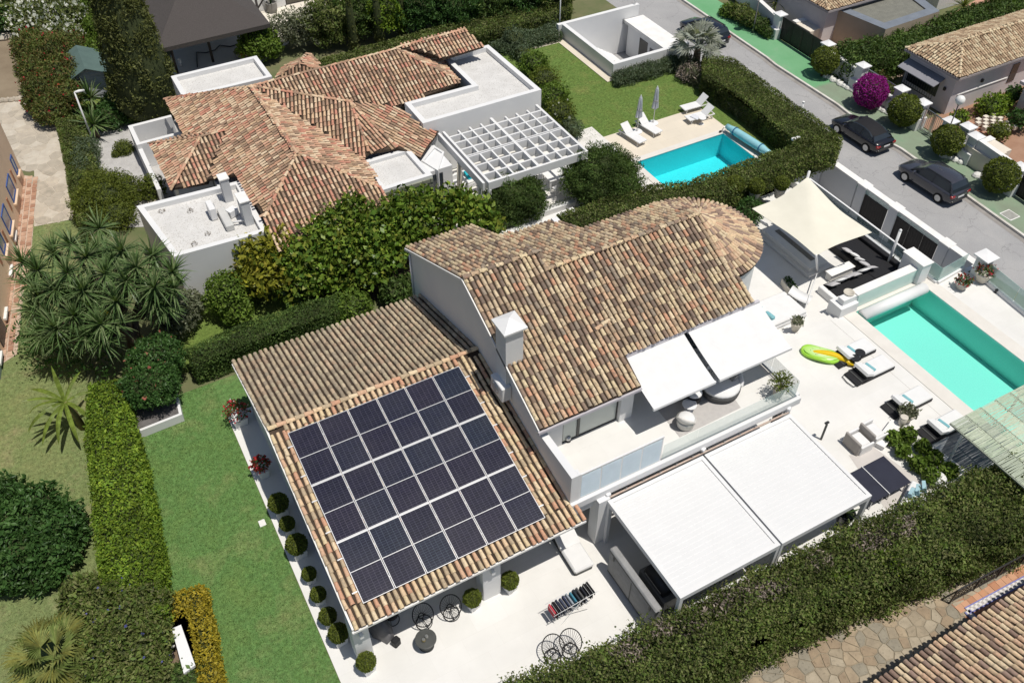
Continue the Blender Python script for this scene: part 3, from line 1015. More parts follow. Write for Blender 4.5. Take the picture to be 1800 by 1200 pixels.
for ya, yb in ((15.3, 23.3), (23.3, 29.0)):
 za, zb = gz(ya), gz(yb)
 mb.add([(2.26, ya, za + .0), (2.33, ya, za), (2.33, yb, zb), (2.26, yb, zb), (2.26, ya, za - .14), (2.33, ya, za - .14), (2.33, yb, zb - .14), (2.26, yb, zb - .14)],
 [(0, 1, 2, 3), (7, 6, 5, 4), (0, 4, 5, 1), (2, 6, 7, 3), (3, 7, 4, 0), (1, 5, 6, 2)])
part(villa, "verge", mb, M_TRIM, world=True)
TF = Tiles()
TG = Tiles()
ya = 15.22
yb = 16.0
lay(TF, [(gx0, ya, gz(ya)), (gx1 + .3, ya, gz(ya)), (gx1 + .3, yb, gz(yb)), (gx0, yb, gz(yb))], .235, .34)
lay(TF, [(gx0, yb, gz(yb)), (2.9, yb, gz(yb)), (2.9, 23.1, gz(23.1)), (gx0, 23.1, gz(23.1))], .235, .34)
lay(TF, [(10.1, yb, gz(yb)), (gx1, yb, gz(yb)), (gx1, 23.1, gz(23.1)), (10.1, 23.1, gz(23.1))], .235, .34)
lay(TF, [(2.9, 22.6, gz(22.6)), (10.1, 22.6, gz(22.6)), (10.1, 23.25, gz(23.25)), (2.9, 23.25, gz(23.25))], .235, .34)
lay(TF, [(2.95, 16.05, gz(16.05)), (10.05, 16.05, gz(16.05)), (10.05, 22.6, gz(22.6)), (2.95, 22.6, gz(22.6))], .235, .5)
lay(TG, [(gx0, 23.3, gz(23.3)), (gx1, 23.3, gz(23.3)), (gx1, 29.1, gz(29.1)), (gx0, 29.1, gz(29.1))], .235, .335)
ridge(TF, (gx0, 23.3, 4.74), (gx1, 23.3, 4.74), 1.25)
mb = MB()
wall_poly_x(mb, VX, VX + .3, [(18.55, 0), (30.0, 0), (30.0, 5.12), (24.17, 7.74), (18.3, 5.1), (18.3, 2.9), (18.55, 2.9)])
part(villa, "gable_wall", mb, M_WHITE, world=True)
mb = MB()
mb.box(VX + .303, 14.6, 29.7, 30.0, 0, 5.1)
mb.box(14.3, 14.6, 28.9, 29.697, 0, 5.1)
mb.box(14.603, 18.0, 28.6, 28.9, 0, 4.9)
mb.box(17.7, 18.0, 26.2, 28.597, 0, 5.4)
mb.box(18.003, 22.0, 26.0, 26.3, 0, 6.0)
part(villa, "rear_wall", mb, M_WHITE, world=True)
mb = MB()
mb.box(VX + .303, 12.35, 18.55, 18.8, 2.9, 5.12)
mb.box(14.95, 15.55, 18.45, 18.8, 3.0, 5.12)
mb.box(12.353, 14.947, 18.55, 18.8, 5.0, 5.12)
mb.box(15.3, 15.55, 18.803, 20.5, 3.0, 5.3)
mb.box(15.553, 22.0, 20.3, 20.5, 3.0, 6.0)
part(villa, "front_wall", mb, M_WHITE, world=True)
mb = MB()
mb.box(VX + .303, 22.0, 18.8, 19.0, 0, 2.85)
mb.box(21.7, 21.9, 20.51, 26.0, 0, 5.9)
mb.box(21.7, 21.9, 19.0, 20.29, 0, 2.81)
part(villa, "ground_floor_wall", mb, M_WHITE, world=True)
dr = part(villa, "sliding_door", MB().box(12.36, 14.94, 18.62, 18.68, 3.02, 3.08).box(12.36, 14.94, 18.62, 18.68, 4.93, 4.99).box(12.36, 12.42, 18.62, 18.68, 3.08, 4.93)
 .box(14.88, 14.94, 18.62, 18.68, 3.08, 4.93).box(13.05, 13.17, 18.60, 18.68, 3.08, 4.93), M_DARKMETAL, world=True)
M_CURTAIN = mat("curtained_glass", (.52, .56, .53), .15, (.46, .50, .47), .8, spec=.6)
for a, b in ((12.42, 13.05), (13.17, 14.88)):
 part(dr, "pane", MB().box(a, b, 18.64, 18.66, 3.08, 4.93), M_CURTAIN, world=True)
wins = []
for a, b in ((16.2, 18.6), (18.9, 21.4)):
 w = part(villa, "terrace_window", MB().box(a, b, 20.27, 20.298, 3.05, 5.3), M_DARKMETAL, world=True)
 part(w, "pane", MB().box(a + .08, b - .08, 20.25, 20.268, 3.12, 5.22), M_GLASSDARK, world=True)
for px in (11.85, 15.28):
 part(villa, "wall_lamp", MB().cbox((px, 18.38 if px > 13 else 18.47, 4.72), (.16, .14, .12)), M_STEEL, world=True)
NF = np.array([0, -.4472, 1.0])
DF = 7.87 - .4472 * 24.17
def fz(x, y):
 return (x, y, uz(y))
def bz1(x, y):
 return (x, y, 7.87 - .4573 * (y - 24.17))
def bz2(x, y):
 return (x, y, 7.52 - .4573 * (y - 23.4))
front = [fz(VX - .12, 18.12), fz(15.55, 18.12), fz(15.6, 19.45), fz(21.95, 19.45), fz(21.95, 20.4), fz(21.84, 23.39), fz(14.45, 23.4), fz(14.4, 24.17), fz(VX - .12, 24.17)]
back1 = [bz1(VX - .12, 24.17), bz1(14.45, 24.17), bz1(14.45, 30.2), bz1(VX - .12, 30.2)]
back2a = [bz2(14.45, 23.4), bz2(17.95, 23.4), bz2(17.95, 28.7), bz2(14.45, 29.1)]
back2b = [bz2(17.95, 23.4), bz2(21.84, 23.4), bz2(21.84, 26.4), bz2(17.95, 26.4)]
rb = MB()
for pl in (front, back1, back2a, back2b):
 rb.poly3(pl)
 rb.add([(p[0], p[1], p[2] - .1) for p in pl], [tuple(range(len(pl) - 1, -1, -1))])
 n = len(pl)
 for i in range(n):
  a, b = pl[i], pl[(i + 1) % n]
  rb.add([a, b, (b[0], b[1], b[2] - .1), (a[0], a[1], a[2] - .1)], [(3, 2, 1, 0)])
roof2 = part(villa, "roof", rb, M_UNDER, world=True, label="large weathered clay tile roof over the main block")
lay(VT, front[:])
for pl in (back1, back2a, back2b):
 lay(VT, pl)
ridge(VT, bz1(VX - .12, 24.17), bz1(14.4, 24.17))
ridge(VT, bz2(14.4, 23.4), bz2(21.8, 23.4))
ridge(VT, fz(14.42, 23.35), fz(14.42, 24.1), 1.1)
ridge(VT, fz(14.95, 20.6), fz(15.6, 20.75), 1.1)
TC = np.array([21.84, 23.39, 7.55])
TR, TZ = 2.88, 6.22
cm = MB()
K = 20
ap = tuple(TC)
ring = [(TC[0] + TR * math.cos(rad(-92 + 184 * i / K)), TC[1] + TR * math.sin(rad(-92 + 184 * i / K)), TZ) for i in range(K + 1)]
for a, b in zip(ring, ring[1:]):
 cm.poly3([ap, a, b])
 cm.add([a, (a[0], a[1], a[2] - .1), (b[0], b[1], b[2] - .1), b], [(0, 1, 2, 3)])
part(villa, "turret_roof", cm, M_UNDER, world=True)
TT = Tiles()
for i in range(44):
 a = rad(-93 + 186 * i / 43)
 d = np.array([math.cos(a), math.sin(a), (TZ - TC[2]) / TR])
 L = np.linalg.norm(d) * TR
 d /= np.linalg.norm(d)
 v = -d
 u = np.array([-math.sin(a), math.cos(a), 0])
 u = np.cross(v, np.cross(u, v))
 u /= np.linalg.norm(u)
 w = np.cross(u, v)
 if w[2] < 0:
  w, u = -w, -u
 nrow = 9
 for j in range(nrow):
  rr = L - j * .34
  if (i % 2 and rr < 1.6) or (i % 4 and rr < .75) or rr < .45:
   continue
  s = random.uniform(.92, 1.02) * (1.0 if rr > 1.9 else .95)
  TT.add(TC + d * rr + w * (.015 + random.uniform(0, .01)), u, v, w, s)
mb = MB()
wp = [(TC[0] + 2.75 * math.cos(rad(-90 + 180 * i / 16)), TC[1] + 2.75 * math.sin(rad(-90 + 180 * i / 16))) for i in range(17)]
mb.prism(wp, -.5, 6.1)
part(villa, "turret_wall", mb, M_WHITE, world=True)
mb = MB()
for (ya, za), (yb, zb) in (((18.1, uz(18.1)), (24.17, 7.87)), ((24.17, 7.87), (30.2, bz1(0, 30.2)[2]))):
 mb.add([(VX - .17, ya, za + .01), (VX - .12, ya, za + .01), (VX - .12, yb, zb + .01), (VX - .17, yb, zb + .01), (VX - .17, ya, za - .12), (VX - .12, ya, za - .12), (VX - .12, yb, zb - .12), (VX - .17, yb, zb - .12)],
 [(0, 1, 2, 3), (7, 6, 5, 4), (0, 4, 5, 1), (2, 6, 7, 3), (3, 7, 4, 0), (1, 5, 6, 2)])
part(villa, "verge", mb, M_TRIM, world=True)
mb = MB()
mb.box(VX - .18, 15.55, 18.03, 18.11, 4.98, 5.10)
mb.box(15.6, 22.0, 19.36, 19.44, 5.56, 5.70)
part(villa, "eave_moulding", mb, mat("eave_grey", (.52, .50, .53), .6, (.44, .42, .45), 2), world=True)
mb = MB()
for y, za, zb in ((18.35, 4.95, 4.7), (29.9, 4.9, 2.3)):
 part(villa, "downpipe", MB().tube([(VX - .06, y, za), (VX - .06, y, zb)], .045, 8), M_WHITE2, True, world=True)
mb = MB()
cx0, cx1, cy0, cy1 = 10.98, 11.72, 20.58, 21.36
mb.box(cx0, cx1, cy0, cy1, 5.2, 7.86)
ch = part(villa, "chimney", mb, M_WHITE, world=True)
mb = MB()
mb.box(cx0 - .12, cx1 + .12, cy0 - .12, cy1 + .12, 7.98, 8.06)
mb.add([(cx0 - .12, cy0 - .12, 8.062), (cx1 + .12, cy0 - .12, 8.062), (cx1 + .12, cy1 + .12, 8.062), (cx0 - .12, cy1 + .12, 8.062), ((cx0 + cx1) / 2, (cy0 + cy1) / 2, 8.34)],
 [(0, 1, 4), (1, 2, 4), (2, 3, 4), (3, 0, 4)])
mb.box(cx0 + .02, cx0 + .2, cy0 + .02, cy1 - .02, 7.862, 7.978)
mb.box(cx1 - .2, cx1 - .02, cy0 + .02, cy1 - .02, 7.862, 7.978)
part(ch, "chimney_cap", mb, M_WHITE2, world=True)
part(ch, "flue", MB().box(cx0 + .25, cx1 - .25, cy0 + .06, cy1 - .06, 7.863, 7.976), M_DARKMETAL, world=True)
mb = MB()
mb.box(VX + .303, 22.05, 16.05, 20.3, 2.82, 3.0)
part(villa, "balcony_floor", mb, M_TERRACE, world=True)
mb = MB()
mb.box(VX, VX + .3, 15.98, 18.297, 2.9, 4.66)
mb.box(VX + .303, 11.55, 15.98, 16.25, 3.0, 4.66)
part(villa, "balcony_parapet", mb, M_WHITE, world=True)
mb = MB()
mb.box(VX, 22.15, 15.85, 16.045, 2.78, 3.12)
mb.box(22.06, 22.25, 16.05, 20.3, 2.78, 3.12)
part(villa, "balcony_fascia", mb, M_WHITE, world=True)
M_LOUV = mat("blue_grey_louvre", (.56, .64, .69), .5, (.50, .58, .63), 2)
fr = MB()
lx = [11.58, 12.46, 13.36, 14.26, 15.18]
fr.box(11.56, 15.22, 16.0, 16.06, 4.52, 4.60)
fr.box(11.56, 15.22, 16.0, 16.06, 3.13, 3.2)
for x in lx:
 fr.box(x - .025, x + .025, 16.0, 16.06, 3.2, 4.52)
lf = part(villa, "louvre_screen", fr, M_WHITE2, world=True)
for a, b in zip(lx, lx[1:]):
 for k in range(10):
  z = 3.27 + k * .13
  s = MB()
  s.cbox(((a + b) / 2, 16.03, z), (b - a - .06, .125, .012), rx=rad(45))
  part(lf, "slat", s, M_LOUV, world=True)
gl = MB()
gx = [15.3, 16.95, 18.65, 20.35, 21.98]
bal = part(villa, "balustrade", MB().box(15.25, 22.03, 16.0, 16.05, 3.121, 3.16).box(21.98, 22.03, 16.05, 19.3, 3.121, 3.16), M_STEEL, world=True)
for a, b in zip(gx, gx[1:]):
 part(bal, "pane", MB().box(a, b - .025, 16.015, 16.03, 3.16, 4.0), M_GLASS, world=True)
for a, b in ((16.08, 17.6), (17.63, 19.3)):
 part(bal, "pane", MB().box(22.0, 22.015, a, b, 3.16, 4.0), M_GLASS, world=True)
mb = MB()
mb.box(VX, 11.45, 15.98, 18.5, 2.2, 2.78)
mb.box(11.453, 12.25, 16.0, 16.2, 2.2, 2.78)
mb.box(12.253, 12.75, 15.65, 16.2, 0, 2.78)
mb.box(12.753, 22.0, 16.3, 16.5, 2.3, 2.78)
mb.box(21.3, 21.8, 15.9, 16.29, 0, 2.78)
part(villa, "pillar", mb, M_WHITE, world=True)
for a, b in ((12.9, 15.2), (15.6, 18.2), (18.6, 21.2)):
 part(villa, "garden_window", MB().box(a, b, 18.76, 18.79, 0.02, 2.3), M_GLASSDARK, world=True)
mb = MB()
mb.tube([(VX - .05, 15.95, 2.98), (VX + .2, 15.93, 2.74), (12.68, 15.93, 2.74), (12.72, 15.93, 2.6), (12.72, 15.63, 2.2)], .022, 6)
part(villa, "cable", mb, M_STEEL, True, world=True)
TF_n, TG_n, VT_n, TT_n = 130, 60, 85, 25
TF.emit(roof1, TILES_F, (0, 0, 0), TF_n)
TG.emit(roof1, TILES_G, (0, 0, 0), TG_n)
VT.emit(roof2, TILES_A, (0, 0, 0), VT_n)
TT.emit(roof2, TILES_S, (0, 0, 0), TT_n)
m, nt, bs = _nt("solar_cells")
tc = nt.nodes.new("ShaderNodeTexCoord")
br = nt.nodes.new("ShaderNodeTexBrick")
br.offset = 0
br.inputs['Scale'].default_value = 1
br.inputs['Mortar Size'].default_value = .0035
br.inputs['Brick Width'].default_value = .182
br.inputs['Row Height'].default_value = .0915
br.inputs['Color1'].default_value = (.009, .010, .020, 1)
br.inputs['Color2'].default_value = (.013, .0135, .027, 1)
br.inputs['Mortar'].default_value = (.095, .10, .12, 1)
nt.links.new(tc.outputs['Object'], br.inputs['Vector'])
oi = nt.nodes.new("ShaderNodeObjectInfo")
hv = _ramp(nt, oi.outputs['Random'], [(0, (.85, .85, 1.0)), (.5, (1.1, .95, 1.1)), (1, (.9, 1.15, 1.25))])
c = _mix(nt, 1.0, br.outputs[0], hv, 'MULTIPLY')
du = _ramp(nt, _noise(nt, _pos(nt), .8, 5, .6), [(.35, 0.0), (.8, .05)])
c = _mix(nt, du, c, (.30, .28, .25))
nt.links.new(c, bs.inputs['Base Color'])
bs.inputs['Roughness'].default_value = .25
bs.inputs['Specular IOR Level'].default_value = .32
M_CELL = m
M_ALU = mat("aluminium_rail", (.62, .62, .63), .4, (.65, .65, .66), 3, metal=.3)
SLP = math.atan2(4.72 - 2.88, 8.0)
PW, PH = 1.158, 2.335
rows = ["top", "middle", "bottom"]
colsn = ["first", "second", "third", "fourth", "fifth", "sixth"]
cn = math.cos(SLP)
sn = math.sin(SLP)
o0 = np.array([2.93, 15.86, gz(15.86) + .17])
proto = None
for r in range(3):
 for k in range(6):
  p = o0 + np.array([k * (PW + .03) + PW / 2, (r * (PH + .045) + PH / 2) * cn, (r * (PH + .045) + PH / 2) * sn])
  lab = "dark solar panel, %s from the left in the %s row of the roof array" % (colsn[k], rows[2 - r])
  if proto is None:
   th = thing("solar_panel", lab, "solar panel", tuple(p), 0, "solar panels on the low roof")
   th.rotation_euler = (SLP, 0, 0)
   f = MB()
   w, h = PW / 2, PH / 2
   f.box(-w, w, -h, -h + .022, -.02, .02).box(-w, w, h - .022, h, -.02, .02).box(-w, -w + .022, -h + .022, h - .022, -.02, .02).box(w - .022, w, -h + .022, h - .022, -.02, .02)
   f.box(-w + .022, w - .022, -.012, .012, -.02, .008)
   part(th, "frame", f, M_ALU)
   part(th, "cell_field", MB().box(-w + .022, w - .022, .012, h - .022, -.012, .004), M_CELL)
   part(th, "cell_field", MB().box(-w + .022, w - .022, -h + .022, -.012, -.012, .004), M_CELL)
   proto = th
  else:
   dup(proto, tuple(p), None, lab)
rl = thing("mounting_rail", "six pale aluminium rails clamped under the solar panels", "rail", tuple(o0))
for r in range(3):
 for t in (.5, 1.8):
  mb = MB()
  q = o0 + np.array([0, (r * (PH + .045) + t) * cn, (r * (PH + .045) + t) * sn - .06])
  mb.cbox((3.55, q[1] - o0[1], q[2] - o0[2]), (7.5, .045, .05), rx=SLP)
  part(rl, "rail", mb, M_ALU)
for r in (1, 2):
 mb = MB()
 q = o0 + np.array([0, (r * (PH + .045) - .0225) * cn, (r * (PH + .045) - .0225) * sn - .012])
 mb.cbox((3.55, q[1] - o0[1], q[2] - o0[2]), (7.12, .04, .025), rx=SLP)
 part(rl, "cover_strip", mb, M_ALU)
ac = thing("air_conditioner", "boxy white air conditioner unit hung on the shaded gable wall", "air conditioner", (10.93, 20.9, 4.55))
part(ac, "casing", MB().bevbox(-.21, .21, -.48, .48, 0, .72, .03), M_WHITE2)
part(ac, "fan_grille", MB().tube([(-.22, .1 + .27 * math.cos(2 * pi * i / 16), .36 + .27 * math.sin(2 * pi * i / 16)) for i in range(16)], .015, 5, closed=True)
 .tube([(-.22, .1 + .14 * math.cos(2 * pi * i / 12), .36 + .14 * math.sin(2 * pi * i / 12)) for i in range(12)], .012, 5, closed=True)
 .box(-.222, -.212, -.17, .37, .35, .37).box(-.222, -.212, .09, .11, .09, .63), M_STEEL)
part(ac, "bracket", MB().box(-.2, .22, -.36, -.32, -.06, -.003).box(-.2, .22, .32, .36, -.06, -.003), M_STEEL)
def awning(x0, x1, label):
 za, zb = 5.52, 4.83
 ya, yb = 19.35, 17.2
 t = thing("awning", label, "awning", ((x0 + x1) / 2, ya, za), 0, "white awnings over the balcony")
 mb = MB()
 n = 8
 for i in range(n):
  y0 = ya + (yb - ya) * i / n
  y1 = ya + (yb - ya) * (i + 1) / n
  z0 = za + (zb - za) * i / n - .05 * math.sin(pi * i / n)
  z1 = za + (zb - za) * (i + 1) / n - .05 * math.sin(pi * (i + 1) / n)
  mb.add([(x0, y0, z0), (x1, y0, z0), (x1, y1, z1), (x0, y1, z1), (x0, y0, z0 - .008), (x1, y0, z0 - .008), (x1, y1, z1 - .008), (x0, y1, z1 - .008)],
 [(0, 3, 2, 1), (4, 5, 6, 7), (0, 4, 7, 3), (1, 2, 6, 5), (0, 1, 5, 4), (2, 3, 7, 6)])
 part(t, "fabric", mb, M_WHITEFAB, world=True)
 part(t, "front_bar", MB().bevbox(x0 - .02, x1 + .02, yb - .09, yb, zb - .1, zb + .03, .015), M_WHITE2, world=True)
 part(t, "cassette", MB().bevbox(x0 - .02, x1 + .02, ya, ya + .14, za - .08, za + .1, .02), mat("cassette_grey", (.60, .58, .62), .5), world=True)
 for x in (x0 + .5, x1 - .5):
  part(t, "folding_arm", MB().tube([(x, ya, za - .12), (x + .35, (ya + yb) / 2, (za + zb) / 2 - .16), (x, yb, zb - .06)], .025, 6), M_WHITE2, world=True)
awning(15.5, 18.43, "white extended awning over the balcony beside the sliding door")
awning(18.64, 22.28, "wider white extended awning over the balcony's open end")
pg = thing("louvred_pergola", "white two-bay louvred pergola standing in front of the villa", "pergola", (17.0, 13.3, 0))
M_PERG = mat("white_aluminium", (.73, .73, .725), .4, (.705, .705, .70), 1.5)
PZ = 2.7
for x0, x1 in ((12.62, 17.06), (17.14, 21.5)):
 mb = MB()
 mb.box(x0, x1, 11.05, 11.2, PZ - .24, PZ)
 mb.box(x0, x1, 15.5, 15.65, PZ - .24, PZ)
 mb.box(x0, x0 + .15, 11.2, 15.5, PZ - .24, PZ)
 mb.box(x1 - .15, x1, 11.2, 15.5, PZ - .24, PZ)
 part(pg, "frame", mb, M_PERG, world=True)
 n = 21
 me = None
 for k in range(n):
  y = 11.2 + (k + .5) * 4.3 / n
  if me is None:
   b = MB()
   L = (x1 - x0 - .32) / 2
   b.add([(-L, -.105, .012), (L, -.105, .012), (L, -.085, .022), (-L, -.085, .022), (-L, .098, .004), (L, .098, .004), (L, .098, -.03), (-L, .098, -.03), (-L, -.105, -.02), (L, -.105, -.02)],
 [(0, 1, 2, 3), (3, 2, 5, 4), (4, 5, 6, 7), (8, 9, 1, 0), (7, 6, 9, 8)])
   me = b.mesh("louvre_slat", M_PERG)
  o = part(pg, "louvre_slat", me, None)
  o.location = ((x0 + x1) / 2 - 17.0, y - 13.3, PZ - .055)
for x, y in ((12.7, 11.13), (17.0, 11.13), (17.2, 11.13), (21.42, 11.13), (12.7, 15.57), (17.1, 15.57), (21.42, 15.57)):
 w = .075 if x not in (17.0, 17.2) else .06
 part(pg, "post", MB().box(x - w, x + w, y - .075, y + .075, 0, PZ - .242), M_PERG, world=True)
vs = thing("cable_rail", "thin rusty rail with small brackets running behind the white pergola", "rail", (17, 15.76, 2.5))
part(vs, "rail", MB().box(12.65, 21.5, 15.72, 15.76, 2.66, 2.71).box(12.65, 21.5, 15.78, 15.85, 2.55, 2.6), mat("rust_strip", (.42, .30, .24), .8, (.55, .48, .42), 6), world=True)
for i in range(12):
 x = 12.8 + i * .78
 part(vs, "bracket", MB().cbox((x, 15.80, 2.66), (.05, .07, .09)), M_STEEL, world=True)
for i, (x, lab) in enumerate(((12.75, "small white floodlight at the left end of the pergola rail"), (17.2, "small white floodlight at the middle of the pergola rail"), (21.55, "small white floodlight at the right end of the pergola rail"))):
 t = thing("floodlight", lab, "lamp", (x, 15.82, 2.72), .3 * i, "floodlights on the pergola rail")
 part(t, "housing", MB().bevbox(-.1, .1, -.07, .07, .04, .16, .02), M_WHITE2)
 part(t, "bracket", MB().tube([(0, 0, 0), (0, 0, .06)], .02, 6), M_STEEL)
# the neighbouring villa
nb = thing("neighbour_villa", "sprawling low villa with hipped clay roofs and white flat-roofed boxes", "house", (10, 44, 0))
NT = Tiles()
ZR, ZE = 4.8, 2.9
def inset_poly(poly, d):
 n = len(poly)
 ar = sum(poly[i][0] * poly[(i + 1) % n][1] - poly[(i + 1) % n][0] * poly[i][1] for i in range(n))
 pl = [np.array(p[:2]) for p in (poly if ar > 0 else poly[::-1])]
 out = []
 for i in range(n):
  p0, p1, p2 = pl[i - 1], pl[i], pl[(i + 1) % n]
  e1 = (p1 - p0) / np.linalg.norm(p1 - p0)
  e2 = (p2 - p1) / np.linalg.norm(p2 - p1)
  n1, n2 = np.array([-e1[1], e1[0]]), np.array([-e2[1], e2[0]])
  b = n1 + n2
  b = b / max(np.dot(b, n1), .2) * d
  out.append(tuple(p1 + b))
 return [tuple(p) for p in pl], out
def flat_roof_box(parent, poly, zt, rim=.28, w=.28, m_roof=None, m_wall=None, zb=0.0, name="flat_roof_block"):
 o, i = inset_poly(poly, w)
 mb = MB()
 n = len(o)
 for k in range(n):
  a, b, c, d = o[k], o[(k + 1) % n], i[(k + 1) % n], i[k]
  mb.add([(*a, zb), (*b, zb), (*b, zt), (*a, zt), (*d, zt), (*c, zt), (*d, zt - rim), (*c, zt - rim)], [(0, 1, 2, 3), (3, 2, 5, 4), (4, 5, 7, 6)])
 blk = part(parent, name, mb, m_wall or M_WHITE, world=True)
 part(blk, "gravel_roof", MB().sheet(i, zt - rim + .004), m_roof or M_ROOFGRAVEL, world=True)
 return blk
M_ROOFGRAVEL = mat("roof_gravel", (.68, .67, .65), .95, (.58, .57, .55), 1.2, .8, 60, speck=(.42, .40, .37), sscale=14)
def hp(kind):
 """height function of the roof planes"""
 return {'W': lambda x, y: ZR - .4 * (9.4 - x), 'E': lambda x, y: ZR - .4 * (x - 9.4), 'S': lambda x, y: ZR - .4 * (40.3 - y),
   'U': lambda x, y: ZR - .4 * (48.05 - y), 'N': lambda x, y: ZR - .62 * (y - 48.05), 'H': lambda x, y: ZR - .45 * (x - 18.37),
   'V': lambda x, y: ZR + .05 - .4 * (48.4 - y), 'w': lambda x, y: ZE + .4 * (x - 3.15), 's': lambda x, y: 3.85 - .4 * (45.8 - y), 'n': lambda x, y: 3.85 - .4 * (y - 45.8)}[kind]
def pl3(kind, pts):
 h = hp(kind)
 return [(x, y, h(x, y)) for x, y in pts]
faces = [
 pl3('W', [(5.05, 52.3), (9.4, 48.05), (9.4, 40.3), (6.5, 37.4), (6.5, 41.75), (5.05, 42.95), (7.02, 45.8), (5.05, 47.75)]),
 pl3('S', [(9.4, 40.3), (6.5, 37.4), (6.5, 35.5), (12.62, 35.5), (12.62, 37.1)]),
 pl3('E', [(9.4, 48.05), (9.4, 40.3), (12.62, 37.08), (12.87, 40.25)]),
 pl3('w', [(3.15, 48.15), (3.15, 43.15), (5.6, 45.65)]),
 pl3('s', [(5.6, 45.8), (7.0, 45.8), (5.05, 43.1), (3.15, 43.35)]),
 pl3('n', [(5.6, 45.8), (7.0, 45.8), (5.05, 47.8), (3.15, 48.15)]),
 pl3('N', [(9.4, 48.05), (18.4, 48.05), (23.3, 48.05), (23.3, 50.9), (6.5, 50.9)]),
]
e6 = np.array([13.7, 43.7, ZR])
n1 = np.array([9.4, 48.05, ZR])
e8 = np.array([12.87, 40.25, 3.41])
nT = np.cross(e6 - n1, e8 - n1)
e7 = on_plane(649, 268, nT, np.dot(nT, n1))
faces_T1 = [tuple(n1), tuple(e6), tuple(e7), tuple(e8)]
pa, pb = np.array(G(739, 276, 2.9)), np.array(G(771, 230, 2.9))
nE = np.cross(pa - e6, pb - e6)
dE = np.dot(nE, e6)
q1 = on_plane(699, 260, nE, dE)
faces_E2 = [tuple(e6), tuple(q1), tuple(pa), tuple(pb), tuple(on_plane(745, 227, nE, dE)), tuple(on_plane(704, 190, nE, dE))]
faces_S2 = [tuple(e6), tuple(e7), tuple(q1)]
nU = np.array([0, -.4, 1.0])
dU = ZR - .4 * 48.05
def onp(kind, pxs):
 if kind == 'U':
  n, d = np.array([0, -.4, 1.0]), ZR - .4 * 48.05
 elif kind == 'H':
  n, d = np.array([.45, 0, 1.0]), ZR + .45 * 18.37
 elif kind == 'V':
  n, d = np.array([0, -.4, 1.0]), ZR + .05 - .4 * 48.4
 return [tuple(on_plane(*p, n, d)) for p in pxs]
fU = [tuple(n1)] + onp('U', [(616, 181), (697, 187), (808, 146), (798, 137), (696, 87)])
fH = [fU[-1], fU[-2], fU[-3]] + onp('H', [(778, 101)]) + onp('H', [(737, 76)])
fV = onp('V', [(700, 84), (818, 52), (850, 81), (778, 103), (745, 90)])
rmb = MB()
allf = faces + [faces_T1, faces_E2, faces_S2, fU, fH, fV]
for f in allf:
 rmb.poly3([(p[0], p[1], p[2] - .0) for p in f])
 n = len(f)
 for i in range(n):
  a, b = f[i], f[(i + 1) % n]
  rmb.add([a, b, (b[0], b[1], b[2] - .14), (a[0], a[1], a[2] - .14)], [(0, 1, 2, 3)])
nroof = part(nb, "roof", rmb, M_UNDER, world=True)
for f in faces[:6] + [faces_S2, fU, fH, fV]:
 lay(NT, f, .225, .35)
lay(NT, faces_T1, .225, .35, down=np.array([-.45, -1, 0]))
lay(NT, faces_E2, .225, .35)
ridge(NT, n1, (9.4, 40.3, ZR + .02), 1.2)
for a, b in (((5.1, 52.2, 3.1), n1), ((9.4, 40.3, ZR), (6.5, 37.4, 3.66)), ((9.4, 40.3, ZR), (12.6, 37.1, 3.52)), (e6, n1), (e6, e7), (e6, q1), ((5.6, 45.8, 3.87), (7.0, 45.8, 3.87)), ((3.2, 48.1, 2.93), (5.6, 45.75, 3.87)), ((3.2, 43.2, 2.93), (5.6, 45.7, 3.87)),
 (fU[-1], fU[-2]), (n1, fU[-1]), (fV[0], fV[1])):
 ridge(NT, np.array(b), np.array(a), 1.15, .38, .02)
sm = [G(483, 140, 3.0), G(498, 118, 3.0), G(530, 103, 3.4), G(543, 93, 3.0), G(558, 108, 3.0), G(562, 128, 3.4)]
rm2 = MB()
c0 = G(528, 112, 3.9)
for i in range(len(sm)):
 rm2.poly3([c0, sm[i], sm[(i + 1) % len(sm)]])
part(nb, "small_roof", rm2, M_UNDER, world=True)
for i in range(len(sm)):
 f = [c0, sm[i], sm[(i + 1) % len(sm)]]
 lay(NT, f, .225, .35)
NT.emit(nroof, TILES_N, (0, 0, 0), 300, r0=.077, r1=.06, hf=.8)
mb = MB()
mb.prism([(6.5, 36.0), (12.3, 36.0), (12.3, 37.5), (12.4, 40.5), (12.4, 51.0), (5.4, 51.0), (5.4, 42.1), (6.5, 42.1)], 0, 2.75)
part(nb, "wall", mb, M_WHITE, world=True)
part(nb, "wall", MB().prism([(3.5, 43.5), (5.35, 43.5), (5.35, 47.7), (3.5, 47.7)], 0, 2.75), M_WHITE, world=True)
part(nb, "wall", MB().prism([(12.45, 41.0), (17.0, 41.0), (17.0, 51.0), (12.45, 51.0)], 0, 2.75), M_WHITE, world=True)
part(nb, "wall", MB().prism([(17.05, 47.6), (23.5, 47.6), (23.5, 51.0), (17.05, 51.0)], 0, 2.9), M_WHITE, world=True)
b1 = flat_roof_box(nb, [(1.2, 42.0), (6.45, 41.65), (6.42, 36.8), (1.86, 37.05)], 3.3)
flat_roof_box(nb, [(5.95, 51.15), (11.33, 51.0), (11.3, 54.0), (5.95, 54.0)], 3.5)
flat_roof_box(nb, [(17.05, 41.6), (24.75, 41.6), (24.6, 48.05), (21.4, 48.05), (21.4, 44.1), (17.05, 44.15)], 3.6, .3, .3)
b4 = flat_roof_box(nb, [(12.7, 37.35), (15.62, 37.35), (15.55, 40.35), (12.7, 40.35)], 3.2, .2)
flat_roof_box(nb, [G2(741, 282, 2.6), G2(763, 256, 2.6), G2(781, 267, 2.6), G2(770, 300, 2.6)], 2.6, .12, .12)
